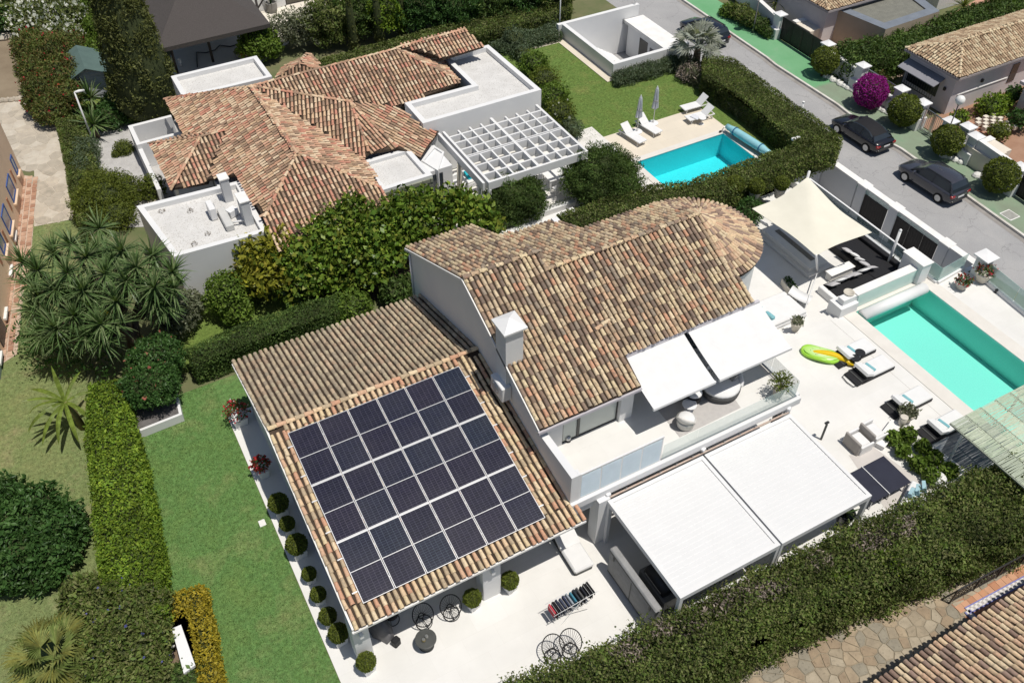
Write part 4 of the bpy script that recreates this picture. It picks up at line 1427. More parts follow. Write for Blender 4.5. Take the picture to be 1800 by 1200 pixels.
M_SLATE = mat("grey_green_stone", (.30, .31, .24), .9, (.20, .21, .17), 2.5, .5, 30)
x = 12.66
for r in range(12):
 x = 12.66 + random.uniform(0, .05)
 while x < 15.6:
  w = random.uniform(.3, .85)
  x1 = min(x + w, 15.62)
  s = MB().bevbox(x, x1 - .02, 37.24 + random.uniform(0, .06), 37.345, r * .255 + .02, r * .255 + .25, .015)
  part(b4, "stone", s, M_SLATE, world=True)
  x = x1
for (px, py), h, (sx, sy) in (((402, 350), 1.35, (.42, .55)), ((436, 388), 1.4, (.42, .85))):
 p = G(px, py, 3.03)
 c = part(nb, "chimney", MB().box(p[0] - sx / 2, p[0] + sx / 2, p[1] - sy / 2, p[1] + sy / 2, 3.03, 3.03 + h), mat("pale_grey_render%d" % py, (.56, .57, .58), .8, (.5, .51, .52), 1), world=True)
 part(c, "cap", MB().box(p[0] - sx / 2 - .04, p[0] + sx / 2 + .04, p[1] - sy / 2 - .04, p[1] + sy / 2 + .04, 3.031 + h, 3.09 + h), M_TRIM, world=True)
p = G(375, 380, 3.03)
t = thing("rooftop_unit", "white rooftop air conditioner beside a grey duct on the gravel roof", "air conditioner", p)
part(t, "casing", MB().bevbox(-.16, .16, -.42, .42, .08, .72, .03), M_WHITE2)
part(t, "feet", MB().box(-.15, .15, -.4, -.33, 0, .078), M_STEEL)
part(t, "feet", MB().box(-.15, .15, .33, .4, 0, .078), M_STEEL)
part(t, "fan_grille", MB().tube([(.17, .05 + .26 * math.cos(2 * pi * i / 14), .4 + .26 * math.sin(2 * pi * i / 14)) for i in range(14)], .018, 5, closed=True), M_STEEL)
p = G(397, 388, 3.03)
t = thing("air_duct", "long pale grey duct box lying on the gravel roof", "duct", p)
part(t, "duct", MB().bevbox(-.2, .2, -.95, .75, .02, .34, .03), mat("duct_grey", (.58, .58, .56), .6, (.5, .5, .49), 2))
part(t, "pipe", MB().tube([(.22, -.6, .2), (.6, -.7, .25), (1.1, -.62, .1)], .05, 7), M_WHITE2, True)
part(t, "outlet", MB().cbox((.45, .25, .22), (.5, .4, .36), rz=.4), M_WHITE2)
WEEDL = {302: 'largest dry weed tuft, near the rear edge of the gravel roof', 335: 'dry weed tuft at the centre of the gravel roof', 365: 'small dry weed tuft in front of the grey duct', 342: 'small dry weed tuft nearest the front rim of the gravel roof', 285: 'small dry weed tuft at the left rim of the gravel roof'}
for px, py in ((302, 355), (335, 372), (365, 412), (342, 430), (285, 373)):
 p = G(px, py, 3.03)
 S = [blob_samples((0, 0, .06), (.16, .14, .12), 60)]
 o = link("weed_tuft", foliage_mesh("weed_tuft", S, .07, mat("dry_weed%d" % px, (.20, .16, .12), .9), 3, .8, .6))
 o.location = p
 tag(o, WEEDL[px], "weed", "weeds on the gravel roof")
part(nb, "wall", MB().prism([(15.7, 38.6), (17.35, 38.6), (17.35, 40.9), (15.7, 40.9)], 0, 2.5), M_WHITE, world=True)
w = part(nb, "window", MB().box(15.95, 16.75, 38.56, 38.59, .3, 2.25), M_DARKMETAL, world=True)
part(w, "pane", MB().box(16.0, 16.70, 38.54, 38.557, .35, 2.2), M_GLASSDARK, world=True)
gw = thing("courtyard_wall", "white U-shaped courtyard wall at the west end of the low villa", "wall", (3.9, 51.8, 0))
M_LOWWALL = M_WHITE
for a in ((2.62, 5.2, 52.75, 53.0), (2.62, 2.86, 50.85, 52.747), (2.62, 5.2, 50.6, 50.847), (2.62, 2.86, 46.0, 50.597)):
 part(gw, "wall", MB().box(*a, 0, 1.6 if a[2] > 50 else 1.3), M_LOWWALL, world=True)
part(gw, "step", MB().box(2.0, 2.6, 46.0, 48.0, 0, .12), M_DECKN, world=True)
gp = thing("grid_pergola", "white grid pergola of crossed beams over the neighbour's patio", "pergola", (21.2, 38.4, 0))
x0, x1, y0, y1, z1 = 18.05, 24.28, 35.58, 41.25, 2.95
D = .48
def gbeam(xa, xb, ya, yb, nm="beam", zt=z1, d=D):
 part(gp, nm, MB().box(xa, xb, ya, yb, zt - d, zt), M_PERG, world=True)
gbeam(x0, x1, y0, y0 + .14)
gbeam(x0, x0 + .14, y0 + .143, y1)
gbeam(x0 - .3, x0 - .16, y0 + .1, y1)
gbeam(x1 - .14, x1, y0 + .143, y1)
xm = (x0 + x1) / 2
gbeam(xm - .08, xm + .08, y0 + .143, y1)
ym = y0 + 2.75
for xa, xb in ((x0 + .143, xm - .083), (xm + .083, x1 - .143)):
 gbeam(xa, xb, ym - .1, ym - .03)
 gbeam(xa, xb, ym + .05, ym + .12)
 xs = [xa + (xb - xa) * (i + 1) / 4 for i in range(3)]
 ysl = [y0 + .8, y0 + 1.72]
 ysu = [ym + .75, ym + 1.5, ym + 2.2]
 for y in ysl + ysu:
  gbeam(xa, xb, y - .015, y + .085, "fin", z1 - .003, .44)
 for x in xs:
  for ya, yb in ((y0 + .143, ysl[0] - .018), (ysl[0] + .088, ysl[1] - .018), (ysl[1] + .088, ym - .103), (ym + .123, ysu[0] - .018), (ysu[0] + .088, ysu[1] - .018), (ysu[1] + .088, ysu[2] - .018)):
   gbeam(x - .05, x + .05, ya, yb, "fin", z1 - .003, .44)
  gbeam(x - .05, x + .05, ysu[2] + .088, ysu[2] + .45, "fin", z1 - .003, .44)
for x, y in ((x0 + .07, y0 + .07), (x1 - .07, y0 + .07), (x0 - .23, y0 + .6), (x1 - .07, y1 - .6)):
 part(gp, "post", MB().box(x - .09, x + .09, y - .09, y + .09, 0, z1 - D - .003), M_PERG, world=True)
part(gp, "curtain", MB().tube([(17.75, 38.6, .02), (17.75, 38.6, 2.5)], [.2, .1], 10), mat("cream_curtain", (.62, .58, .48), .9, (.5, .47, .39), 8), True, world=True)
flat("neighbour_patio", [(15.6, 34.2), (28.5, 34.2), (28.5, 41.55), (15.6, 41.55)], -.0015, paving_mat("light_patio", (.74, .72, .68), (.70, .68, .64), (.5, .48, .45), 1.1, .012))
bwall = thing("boundary_wall", "long low white boundary wall between the two gardens", "wall", (20, 33.8, 0))
part(bwall, "wall", MB().box(15.0, 22.3, 33.55, 33.85, 0, .85), M_WHITE, world=True)
part(bwall, "wall", MB().box(22.303, 30.4, 31.7, 32.0, 0, .3), M_WHITE, world=True)
part(bwall, "coping", MB().box(14.95, 22.35, 33.5, 33.9, .853, .92), M_TRIM, world=True)
pw = thing("planter_wall", "low white planter trough at the edge of the neighbour's patio", "planter", G(970, 365, 0))
q0, q1_ = G(930, 380, .5), G(1010, 352, .5)
part(pw, "trough", MB().prism([(q0[0], q0[1]), (q1_[0], q1_[1] - .1), (q1_[0], q1_[1] + .25), (q0[0], q0[1] + .35)], 0, .45), M_WHITE, world=True)
S = []
for i in range(9):
 t = i / 8
 S.append(blob_samples((q0[0] + (q1_[0] - q0[0]) * (.2 + .7 * t), q0[1] + (q1_[1] - q0[1]) * (.2 + .7 * t) + .15, .55), (.12, .1, .16), 40))
part(pw, "plants", foliage_mesh("plants", S, .1, L_LAV, 3.5, .8, .7), None, world=True)
tb = thing("dining_table", "long white dining table on the patio under the grid pergola", "table", G(985, 322, 0), .0)
part(tb, "tabletop", MB().bevbox(-1.0, 1.0, -.5, .5, .70, .75, .01), M_WHITE2)
for sx in (-.93, .93):
 for sy in (-.43, .43):
  part(tb, "leg", MB().box(sx - .04, sx + .04, sy - .04, sy + .04, 0, .698), M_WHITE2)
proto = None
cl = ["nearest the small round tree", "at the middle of the near side", "at the left end of the near side", "at the right end of the far side", "at the middle of the far side", "at the left end of the far side"]
for i, (dx, dy, rz) in enumerate(((.75, -.85, 0), (0, -.85, 0), (-.75, -.85, 0), (.7, .85, pi), (0, .85, pi), (-.7, .85, pi))):
 l = tb.location
 p = (l[0] + dx, l[1] + dy, 0)
 lab = "white shell chair at the patio table, %s" % cl[i]
 if proto is None:
  t = thing("patio_chair", lab, "chair", p, rz, "white chairs round the patio table")
  part(t, "seat", MB().bevbox(-.22, .22, -.2, .22, .42, .46, .02), M_WHITE2)
  part(t, "backrest", MB().cbox((0, -.22, .63), (.42, .03, .42), rx=.2), M_WHITE2)
  for sx in (-.19, .19):
   for sy in (-.18, .18):
    part(t, "leg", MB().tube([(sx, sy, 0), (sx * .85, sy * .85, .419)], .014, 6), M_WHITE2)
  proto = t
 else:
  dup(proto, p, rz, lab)
sf = thing("patio_sofa", "white patio sofa with a turquoise cushion under the pergola's corner", "sofa", G(822, 325, 0), .1)
part(sf, "base", MB().bevbox(-.9, .9, -.4, .4, 0, .32, .03), M_WHITE2)
part(sf, "backrest", MB().bevbox(-.9, .9, .403, .55, 0, .7, .03), M_WHITE2)
part(sf, "seat_cushion", MB().bevbox(-.85, .85, -.38, .38, .323, .44, .04), M_WHITEFAB)
part(sf, "cushion", MB().cbox((.2, .1, .58), (.42, .6, .12), rx=.5), mat("turquoise_fabric", (.02, .42, .52), .9), label="bright turquoise cushion")
def white_lounger(label, p, rz, back=38):
 t = thing("sun_lounger", label, "sun lounger", p, rz, "white sun loungers by the neighbour's pool")
 fr = MB()
 fr.box(-.32, -.27, -.95, .95, .28, .34).box(.27, .32, -.95, .95, .28, .34).box(-.27, .27, -.95, -.9, .28, .34).box(-.27, .27, .9, .95, .28, .34)
 part(t, "frame", fr, M_WHITE2)
 part(t, "sling", MB().box(-.27, .27, -.9, .3, .325, .345), M_WHITEFAB)
 a = rad(back)
 L = .72
 part(t, "backrest", MB().cbox((0, .3 + math.cos(a) * L / 2, .345 + math.sin(a) * L / 2), (.6, L, .03), rx=a), M_WHITEFAB)
 part(t, "back_strut", MB().tube([(-.24, .3 + math.cos(a) * .5, .34 + math.sin(a) * .5), (-.24, .85, .3)], .012, 5), M_WHITE2)
 part(t, "back_strut", MB().tube([(.24, .3 + math.cos(a) * .5, .34 + math.sin(a) * .5), (.24, .85, .3)], .012, 5), M_WHITE2)
 for sx in (-.3, .3):
  for sy in (-.75, .75):
   part(t, "leg", MB().tube([(sx, sy, .28), (sx, sy + (.06 if sy > 0 else -.06), 0)], .02, 6), M_WHITE2)
 return t
white_lounger("white sun lounger on the left, nearest the grid pergola", (*G2(1112, 238, .3), 0.0), .15)
white_lounger("white sun lounger just right of the thicker closed parasol", (*G2(1140, 222, .3), 0.0), .15)
white_lounger("white sun lounger at the lawn edge, backrest towards the flower strip", (*G2(1221, 185, .3), 0.0), -pi / 2 - .05, 48)
white_lounger("white sun lounger holding a towel beside the small round table", (*G2(1230, 203, .3), 0.0), -pi / 2 - .05, 42)
def parasol(label, p, h):
 t = thing("closed_parasol", label, "parasol", p, 0, "closed parasols by the neighbour's pool")
 part(t, "pole", MB().tube([(0, 0, .06), (0, 0, h - .05)], .025, 8), M_WHITE2, True)
 part(t, "base", MB().lathe([(.33, 0), (.33, .05), (.08, .08), (.05, .25)], seg=18), M_WHITE2)
 mb = MB()
 seg = 16
 prof = [(.03, h - .02), (.085, h - .16), (.10, h - .3), (.12, h - .8), (.17, h - 1.5), (.10, h - 1.56)]
 vs, fs = [], []
 for i, (r, z) in enumerate(prof):
  for k in range(seg):
   a = 2 * pi * k / seg
   rr = r * (1.0 + (.32 if k % 2 else -.3) * min(i, 3) / 3)
   vs.append((rr * math.cos(a), rr * math.sin(a), z + (.08 if k % 4 == 1 and i >= 4 else 0)))
 for i in range(len(prof) - 1):
  for k in range(seg):
   fs.append((i * seg + k, i * seg + (k + 1) % seg, (i + 1) * seg + (k + 1) % seg, (i + 1) * seg + k))
 mb.add(vs, fs)
 part(t, "canopy", mb, M_PARA)
 part(t, "tie", MB().lathe([(.165, h - 1.0), (.165, h - .94)], seg=14), M_GREYFAB)
 part(t, "finial", MB().ball((0, 0, h), .035, 8, 5), M_WHITE2)
M_PARA = mat("pale_grey_canvas", (.58, .60, .64), .9, (.48, .50, .54), 3)
parasol("closed pale parasol standing between two white loungers", G(1120, 232, 0), 2.55)
parasol("closed pale parasol standing alone at the lawn edge", G(1148, 217, 0), 2.6)
st = thing("side_table", "small round white side table by the loungers", "table", G(1233, 218, 0))
part(st, "tabletop", MB().lathe([(.24, .42), (.24, .45)], seg=18), M_WHITE2)
part(st, "pedestal", MB().lathe([(.17, 0), (.15, .03), (.03, .05), (.03, .418)], seg=12), M_WHITE2)
tw = thing("towel", "rumpled pale grey towel lying on a white sun lounger", "towel", (*G2(1222, 206, .36), .36), .3)
part(tw, "cloth", MB().bevbox(-.2, .22, -.3, .28, -.012, .05, .03), mat("pale_towel", (.68, .69, .72), .9, (.58, .59, .62), 8))
rp0, rp1 = np.array(G(1278, 222, .45)), np.array(G(1353, 270, .45))
rc = (rp0 + rp1) / 2
ro = thing("pool_cover_roller", "rolled blue bubble cover on a wheeled roller beside the pool", "pool cover", (rc[0], rc[1], 0))
u = (rp1 - rp0) / np.linalg.norm(rp1 - rp0)
n = 14
pts, rs = [], []
L = np.linalg.norm(rp1 - rp0)
for i in range(n):
 t = i / (n - 1)
 pts.append(tuple(rp0 + u * L * t))
 rs.append(.17 + .045 * math.sin(t * 2.9) + (.05 if .15 < t < .9 else 0))
part(ro, "cover_roll", MB().tube(pts, rs, 14), mat("bubble_cover", (.24, .52, .60), .35, (.32, .60, .66), 2.5, .25, 60), True, world=True)
for t in (.2, .8):
 c = rp0 + u * L * t
 part(ro, "strap", MB().tube([tuple(c - u * .03), tuple(c + u * .03)], .285, 14), mat("blue_strap%d" % int(t * 10), (.03, .12, .25), .7), world=True)
for e, s in ((rp0, -1), (rp1, 1)):
 q = e + u * s * .12
 part(ro, "stand", MB().tube([(q[0] - .35, q[1], .06), (q[0], q[1], .45), (q[0] + .35, q[1], .06)], .025, 6), M_STEEL, True, world=True)
 for dx in (-.35, .35):
  part(ro, "wheel", MB().tube([(q[0] + dx, q[1] - .04, .09), (q[0] + dx, q[1] + .04, .09)], .09, 12), M_DARKMETAL, world=True)
ct = thing("entrance_court_wall", "white walls round a sunken entrance court by the street", "wall", (36, 49.5, ST))
CX0, CX1, CY0, CY1 = 33.3, XR, 46.35, 52.75
part(ct, "wall", MB().box(CX0 - .3, CX0, CY0 - .3, CY1, ST, 1.0), M_WHITE, world=True)
part(ct, "wall", MB().box(CX0, CX1 + .1, CY0 - .3, CY0, ST, 1.0), M_WHITE, world=True)
part(ct, "wall", MB().box(CX0 - .6, CX1 + .5, CY1, CY1 + .3, ST, 1.0), M_WHITE, world=True)
part(ct, "step", MB().prism([(CX0 - .9, CY0 - .6), (CX0 - .302, CY0 - .6), (CX0 - .302, CY1 - .4), (CX0 - .9, CY1 - .4)], 0.0, .035), M_DECKN, world=True)
mb = MB()
for i in range(14):
 yy = CY1 - .02
 mb.box(CX0 + .003 + i * .3, CX0 + .3 + i * .3, CY0 + 4.2, CY1 - .003, ST, -.18 * (i + 1) - .0 + .18 - .004 * 0)
part(ct, "stairs", mb, M_WHITE, world=True)
gh = part(ct, "gate_house", MB().box(38.6, 39.7, 48.0, 52.4, ST + .0, -.1), M_WHITE, world=True)
part(gh, "roof_slab", MB().box(38.4, 40.1, 47.6, 52.7, -.097, .12), M_TRIM, world=True)
part(gh, "door", MB().box(38.57, 38.6, 49.8, 50.8, ST, -.5), M_DARKMETAL, world=True)
part(gh, "door_recess", MB().box(38.575, 38.6, 48.3, 49.5, ST + .4, -.7), mat("grey_recess", (.2, .2, .21), .8), world=True)
part(ct, "wall_box", MB().box(38.3, 38.45, CY1 - .04, CY1 - .003, -.2, .2), M_STEEL, world=True)
part(ct, "planter_box", MB().box(37.3, 38.3, 47.2, 48.0, ST, -.6), mat("tan_planter", (.42, .40, .26), .8, (.34, .33, .22), 2), world=True)
# street: cars, lamps, walls, gates, houses across
PZV = ST + .13
M_PALEST = mat("cream_render", (.72, .66, .56), .85, (.64, .58, .49), 1.2)
def car(name, label, p, rz, paint, kind):
 t = thing(name, label, "car", p, rz, "cars parked along the kerb")
 suv = kind == 'suv'
 H = 1.58 if suv else 1.38
 bl = 1.0 if suv else .92
 st = [(-2.18, .60, .50, .72), (-2.12, .80, .36, .86 if not suv else .98), (-1.85, .89, .28, bl), (-1.2, .91, .24, bl), (.2, .91, .24, bl - .02), (.95, .91, .24, bl - .03),
 (1.55, .88, .25, bl - .12), (1.95, .80, .30, bl - .22), (2.15, .62, .38, bl - .36)]
 vs, fs = [], []
 K = 10
 for y, w, zb, zt in st:
  vs += [(-w * .9, y, zb), (-w, y, zb + .14), (-w, y, zt - .16), (-w * .95, y, zt - .05), (-w * .78, y, zt), (w * .78, y, zt), (w * .95, y, zt - .05), (w, y, zt - .16), (w, y, zb + .14), (w * .9, y, zb)]
 for i in range(len(st) - 1):
  for k in range(K):
   fs.append((i * K + k, i * K + (k + 1) % K, (i + 1) * K + (k + 1) % K, (i + 1) * K + k))
 fs.append(tuple(range(K - 1, -1, -1)))
 fs.append(tuple((len(st) - 1) * K + k for k in range(K)))
 part(t, "body", MB().add(vs, fs), paint, True)
 z0 = bl - .03
 bw, tw_ = .80, .63
 if suv:
  cs = [(-2.06, z0 + .02), (-1.98, bl + .22), (-1.72, H - .10), (-1.3, H - .02), (-.6, H), (.05, H - .03), (.38, H - .12), (.78, bl + .18), (1.12, z0 + .02)]
 else:
  cs = [(-1.75, z0 + .02), (-1.45, bl + .17), (-1.05, H - .08), (-.6, H - .01), (-.2, H), (.15, H - .03), (.40, H - .10), (.75, bl + .16), (1.05, z0 + .02)]
 vs, fs = [], []
 for y, z in cs:
  k = (z - z0) / (H - z0)
  w1 = bw - (bw - tw_) * k
  vs += [(-bw, y, z0), (-w1, y, z - .03 * k), (-w1 * .8, y, z), (w1 * .8, y, z), (w1, y, z - .03 * k), (bw, y, z0)]
 for i in range(len(cs) - 1):
  for k in range(5):
   fs.append((i * 6 + k, i * 6 + k + 1, i * 6 + 7 + k, i * 6 + 6 + k))
 part(t, "windows", MB().add(vs, fs), M_GLASSDARK)
 i0, i1 = (2, 6) if suv else (1, 6)
 rv, rf = [], []
 for i in range(i0, i1 + 1):
  for k in range(1, 5):
   x, y, z = vs[i * 6 + k]
   rv.append((x * 1.03, y, z + .012 - (.05 if k in (1, 4) else 0)))
 for i in range(i1 - i0):
  for k in range(3):
   rf.append((i * 4 + k, i * 4 + k + 1, i * 4 + 5 + k, i * 4 + 4 + k))
 part(t, "roof" if suv else "soft_top", MB().add(rv, rf), paint if suv else mat("black_canvas", (.016, .016, .019), .8, (.011, .011, .013), 9), True)
 yb0, yb1, yt0, yt1 = cs[0][0], cs[-1][0], cs[i0][0], cs[i1][0]
 for s in (-1, 1):
  for (ya, za, xa), (yb, zb, xb) in (((yb1, z0, bw), (yt1, H - .13, tw_ + .02)), ((yb0, z0, bw), (yt0, H - .13, tw_ + .02)), ((-.5, z0, bw), (-.53, H - .06, tw_))):
   part(t, "window_pillar", MB().tube([(s * (xa + .005), ya, za), (s * (xb + .005), yb, zb)], .035, 5), paint)
  part(t, "mirror", MB().cbox((s * 1.0, .72, bl + .05), (.2, .12, .14)), paint)
  part(t, "tail_light", MB().bevbox(s * .68 - .17, s * .68 + .17, -2.17, -2.0, bl - .28, bl - .12, .03), mat("red_lens", (.35, .01, .012), .2, (.25, .008, .01), 9, spec=.6), False)
  part(t, "headlight", MB().bevbox(s * .62 - .16, s * .62 + .16, 1.86, 2.06, bl - .40, bl - .30, .03), M_STEEL)
  if suv:
   part(t, "roof_rail", MB().tube([(s * .62, yt0 + .1, H - .03), (s * .62, yt1 - .1, H - .03)], .022, 6), M_DARKMETAL)
  for y in (-1.32, 1.30):
   w = part(t, "wheel", MB().tube([(s * .74, y, .33), (s * .925, y, .33)], .33, 18), mat("tyre", (.02, .02, .02), .9) if "tyre" not in bpy.data.materials else bpy.data.materials["tyre"])
   part(w, "rim", MB().tube([(s * .90, y, .33), (s * .935, y, .33)], [.2, .215], 12), M_STEEL)
 part(t, "number_plate", MB().box(-.26, .26, -2.2, -2.16, .62, .72), M_WHITE2)
 part(t, "rear_bumper", MB().bevbox(-.7, .7, -2.2, -2.05, .36, .5, .03), M_DARKMETAL)
 return t
def paint(name, c):
 return mat(name, c, .25, tuple(x * .9 for x in c), 2, spec=.5, coat=.8)
P_BLACK = paint("black_paint", (.010, .010, .013))
P_GREY = paint("blue_grey_paint", (.045, .047, .06))
P_NAVY = paint("navy_paint", (.012, .014, .024))
car("parked_car", "black soft-top car with a red tail light, parked by the magenta bush", (45.75, 33.95 + 1.0, ST), .02, P_BLACK, 'conv')
car("parked_car", "dark grey-blue SUV with roof rails parked next to the street lamp", (45.6, 28.7, ST), .03, P_GREY, 'suv')
car("parked_car", "dark car half hidden behind the pale blue fan palm", (45.3, 51.6, ST), .05, P_NAVY, 'suv')
def street_lamp(label, p, h):
 t = thing("street_lamp", label, "street lamp", p, 0, "globe street lamps")
 part(t, "pole", MB().tube([(0, 0, 0), (0, 0, .9), (0, 0, h - .2)], [.07, .05, .035], 8), M_LAMPPOLE, True)
 part(t, "globe", MB().ball((0, 0, h), .3, 16, 9), mat("white_globe%d" % int(p[1] * 10), (.80, .80, .77), .35, (.78, .78, .75), 3), True)
 part(t, "collar", MB().lathe([(.05, h - .36), (.12, h - .30), (.12, h - .26)], seg=12), M_LAMPPOLE)
M_LAMPPOLE = mat("grey_pole", (.20, .19, .19), .6, (.15, .145, .14), 4)
street_lamp("tall thin lamp post with a white globe beside the parked SUV", G(1651, 271, PZV), 3.95)
street_lamp("thin lamp post on bright green pavement, its globe above the picture", G(1323, 58, PZV), 4.1)
lp = thing("lamp_post", "slim white lamp post leaning over the mown hedge at far left", "street lamp", G(165, 252, 0))
part(lp, "pole", MB().tube([(0, 0, 0), (0, 0, 3.5)], [.06, .045], 8), M_WHITE2, True)
part(lp, "lamp_head", MB().tube([(0, 0, 3.5), (.28, .1, 3.46), (.55, .2, 3.38)], [.06, .09, .07], 8), M_WHITE2, True)
for (a, b, lab) in (((983, 60), 4.0, "tall white flagpole by the garden path"), ((1116, 8), 2.2, "white pole on the top corner of the sunken court")):
 t = thing("white_pole", lab, "pole", G(*a, 0.0 if b > 3 else 1.0))
 part(t, "pole", MB().tube([(0, 0, 0), (0, 0, b)], [.05, .04], 8), M_WHITE2, True)
 part(t, "cap", MB().ball((0, 0, b), .055, 8, 5), M_WHITE2)
t = thing("bollard_light", "short white post standing in the clipped street hedge", "post", G(1404, 214, .5))
part(t, "post", MB().tube([(0, 0, 0), (0, 0, 1.35)], .06, 8), M_WHITE2, True)
part(t, "cap", MB().lathe([(.08, 1.351), (.08, 1.40)], seg=10), M_TRIM)
t = thing("security_light", "white double-headed security light on the hedge corner", "lamp", G(1397, 250, 1.2))
part(t, "post", MB().tube([(0, 0, -.8), (0, 0, .2)], .03, 6), M_WHITE2)
for s in (-1, 1):
 part(t, "lamp_head", MB().bevbox(s * .16 - .13, s * .16 + .13, -.1, .1, .2, .34, .03), M_WHITE2)
# walls, pillars, gates across the street
def pillar(label, px, py, h=1.95, w=.62):
 p = G(px, py, PZV + h)
 t = thing("gate_pillar", label, "pillar", (p[0], p[1], PZV), 0, "white pillars of the wall across the street")
 part(t, "shaft", MB().box(-w / 2, w / 2, -w / 2, w / 2, 0, h - .17), M_WHITE)
 c = w / 2 + .1
 part(t, "cap", MB().add([(-c, -c, h - .167), (c, -c, h - .167), (c, c, h - .167), (-c, c, h - .167), (-c, -c, h - .09), (c, -c, h - .09), (c, c, h - .09), (-c, c, h - .09), (0, 0, h + .05)],
       [(3, 2, 1, 0), (0, 1, 5, 4), (1, 2, 6, 5), (2, 3, 7, 6), (3, 0, 4, 7), (4, 5, 8), (5, 6, 8), (6, 7, 8), (7, 4, 8)]), M_WHITE2)
 part(t, "plinth", MB().box(-w / 2 - .25, w / 2 + .05, -w / 2 - .12, w / 2 + .12, 0, .8), M_WHITE)
 return p
pp = {}
for k, (px, py, lab) in {'a': (1373, 22, "white pillar at the far end of the long black gate"), 'b': (1457, 74, "white pillar between the long black gate and the low wall"),
 'c': (1519, 112, "white pillar behind the magenta bush"), 'd': (1587, 153, "broad white pillar above the first ball bush right of the magenta one"),
 'e': (1625, 177, "white pillar at the upper side of the iron pedestrian gate"), 'f': (1673, 209, "white pillar at the lower side of the iron pedestrian gate"),
 'g': (1704, 219, "white pillar standing back beside the lattice blocks"), 'h': (1718, 236, "white pillar at the upper end of the utility cabinet wall"),
 'i': (1797, 290, "white pillar at the edge of the picture by the lower black gate")}.items():
 pp[k] = pillar(lab, px, py)
def wall_run(label, a, b, z0, z1, w=.25, cap=True, fence=None, name="garden_wall"):
 a, b = np.array(a[:2]), np.array(b[:2])
 d = b - a
 L = np.linalg.norm(d)
 t = thing(name, label, "wall", ((a[0] + b[0]) / 2, (a[1] + b[1]) / 2, z0), math.atan2(d[1], d[0]))
 part(t, "wall", MB().box(-L / 2, L / 2, -w / 2, w / 2, 0, z1 - z0), M_WHITE)
 if cap:
  part(t, "coping", MB().box(-L / 2, L / 2, -w / 2 - .05, w / 2 + .05, z1 - z0 + .003, z1 - z0 + .07), M_TRIM)
 if fence:
  n = int(L / .14)
  part(t, "rail", MB().box(-L / 2, L / 2, -.02, .02, z1 - z0 + .9, z1 - z0 + .94), M_STEEL)
  for i in range(n):
   part(t, "bar", MB().box(-L / 2 + (i + .5) * L / n - .012, -L / 2 + (i + .5) * L / n + .012, -.012, .012, z1 - z0 + .07, z1 - z0 + .9), M_STEEL)
 return t
def toward(p, q, d):
 p, q = np.array(p[:2]), np.array(q[:2])
 u = (q - p) / np.linalg.norm(q - p)
 return p + u * d, q - u * d
a, b = toward(pp['b'], pp['c'], .34)
wall_run("white street wall between two pillars, left of the magenta bush", a, b, PZV, PZV + 1.35)
a, b = toward(pp['c'], pp['d'], .34)
wall_run("low white wall topped by iron bars behind the magenta bush", a, b, PZV, PZV + .85, fence=True)
a, b = toward(pp['d'], pp['e'], .34)
wall_run("low white wall with pale bars left of the iron pedestrian gate", a, b, PZV, PZV + .7, fence=True)
a, b = toward(pp['f'], pp['h'], .34)
wall_run("low white wall behind the lamp post, topped with dark bars", a, b, PZV, PZV + .7, fence=True)
a, b = toward(pp['h'], pp['i'], .34)
wu = wall_run("grey-shaded white wall with utility cabinets near the right edge", a, b, PZV, PZV + 1.7)
for i, (x, z, w, h) in enumerate(((-.2 * 1, .55, .9, .8), (-1.1, .5, .5, .5))):
 part(wu, "utility_cabinet", MB().box(x - w / 2, x + w / 2, .126, .16, z, z + h), M_STEEL)
a, b = np.array(G2(1262, -30, PZV)), np.array(pp['a'][:2])
wall_run("white street wall at the far end, with shrubs in front", a, b - np.array([0, -.4]), PZV, PZV + 1.5)
M_ROUGH = mat("white_painted_rock", (.78, .78, .75), .9, (.62, .61, .58), 5, .8, 25)
for (q, lab) in ((((1448, 134), (1508, 165)), "white painted stone edging left of the magenta bush"), (((1532, 182), (1562, 203)), "white painted stone edging right of the magenta bush"), (((1655, 272), (1690, 290)), "white painted stone edging at the foot of the street lamp"), (((1715, 308), (1730, 318)), "short white painted stone edging by the right ball bush")):
 a, b = np.array(G(*q[0], PZV)), np.array(G(*q[1], PZV))
 t = thing("stone_edging", lab, "edging", tuple((a + b) / 2), 0, "white painted stone edgings")
 n = max(3, int(np.linalg.norm(b - a) / .34))
 for i in range(n):
  c = a + (b - a) * (i + .5) / n - (a + b) / 2
  r = random.uniform(.22, .30)
  part(t, "stone", MB().lathe([(r, 0), (r * 1.05, .08), (r * .8, .2), (r * .3, .26)], (c[0] + random.uniform(-.05, .15), c[1], 0), 7, 0, random.uniform(.9, 1.2), random.uniform(.8, 1.1)), M_ROUGH)
def bar_gate(label, a, b, z0, h, m, solid=True, panels=2, cat="gate"):
 a, b = np.array(a[:2]), np.array(b[:2])
 d = b - a
 L = np.linalg.norm(d)
 t = thing("metal_gate", label, cat, ((a[0] + b[0]) / 2, (a[1] + b[1]) / 2, z0), math.atan2(d[1], d[0]))
 for i in range(panels):
  x0, x1 = -L / 2 + i * L / panels + .02, -L / 2 + (i + 1) * L / panels - .02
  part(t, "gate_frame", MB().box(x0, x1, -.03, .03, .05, .12).box(x0, x1, -.03, .03, h - .07, h).box(x0, x0 + .07, -.03, .03, .123, h - .073).box(x1 - .07, x1, -.03, .03, .123, h - .073), m)
  n = int((x1 - x0) / (.16 if not solid else .19))
  for k in range(n):
   x = x0 + .07 + (x1 - x0 - .14) * (k + .5) / n
   wd = .015 if not solid else (x1 - x0 - .14) / n / 2 - .006
   part(t, "bar" if not solid else "slat", MB().box(x - wd, x + wd, -.012, .012, .123, h - .073), m)
 return t
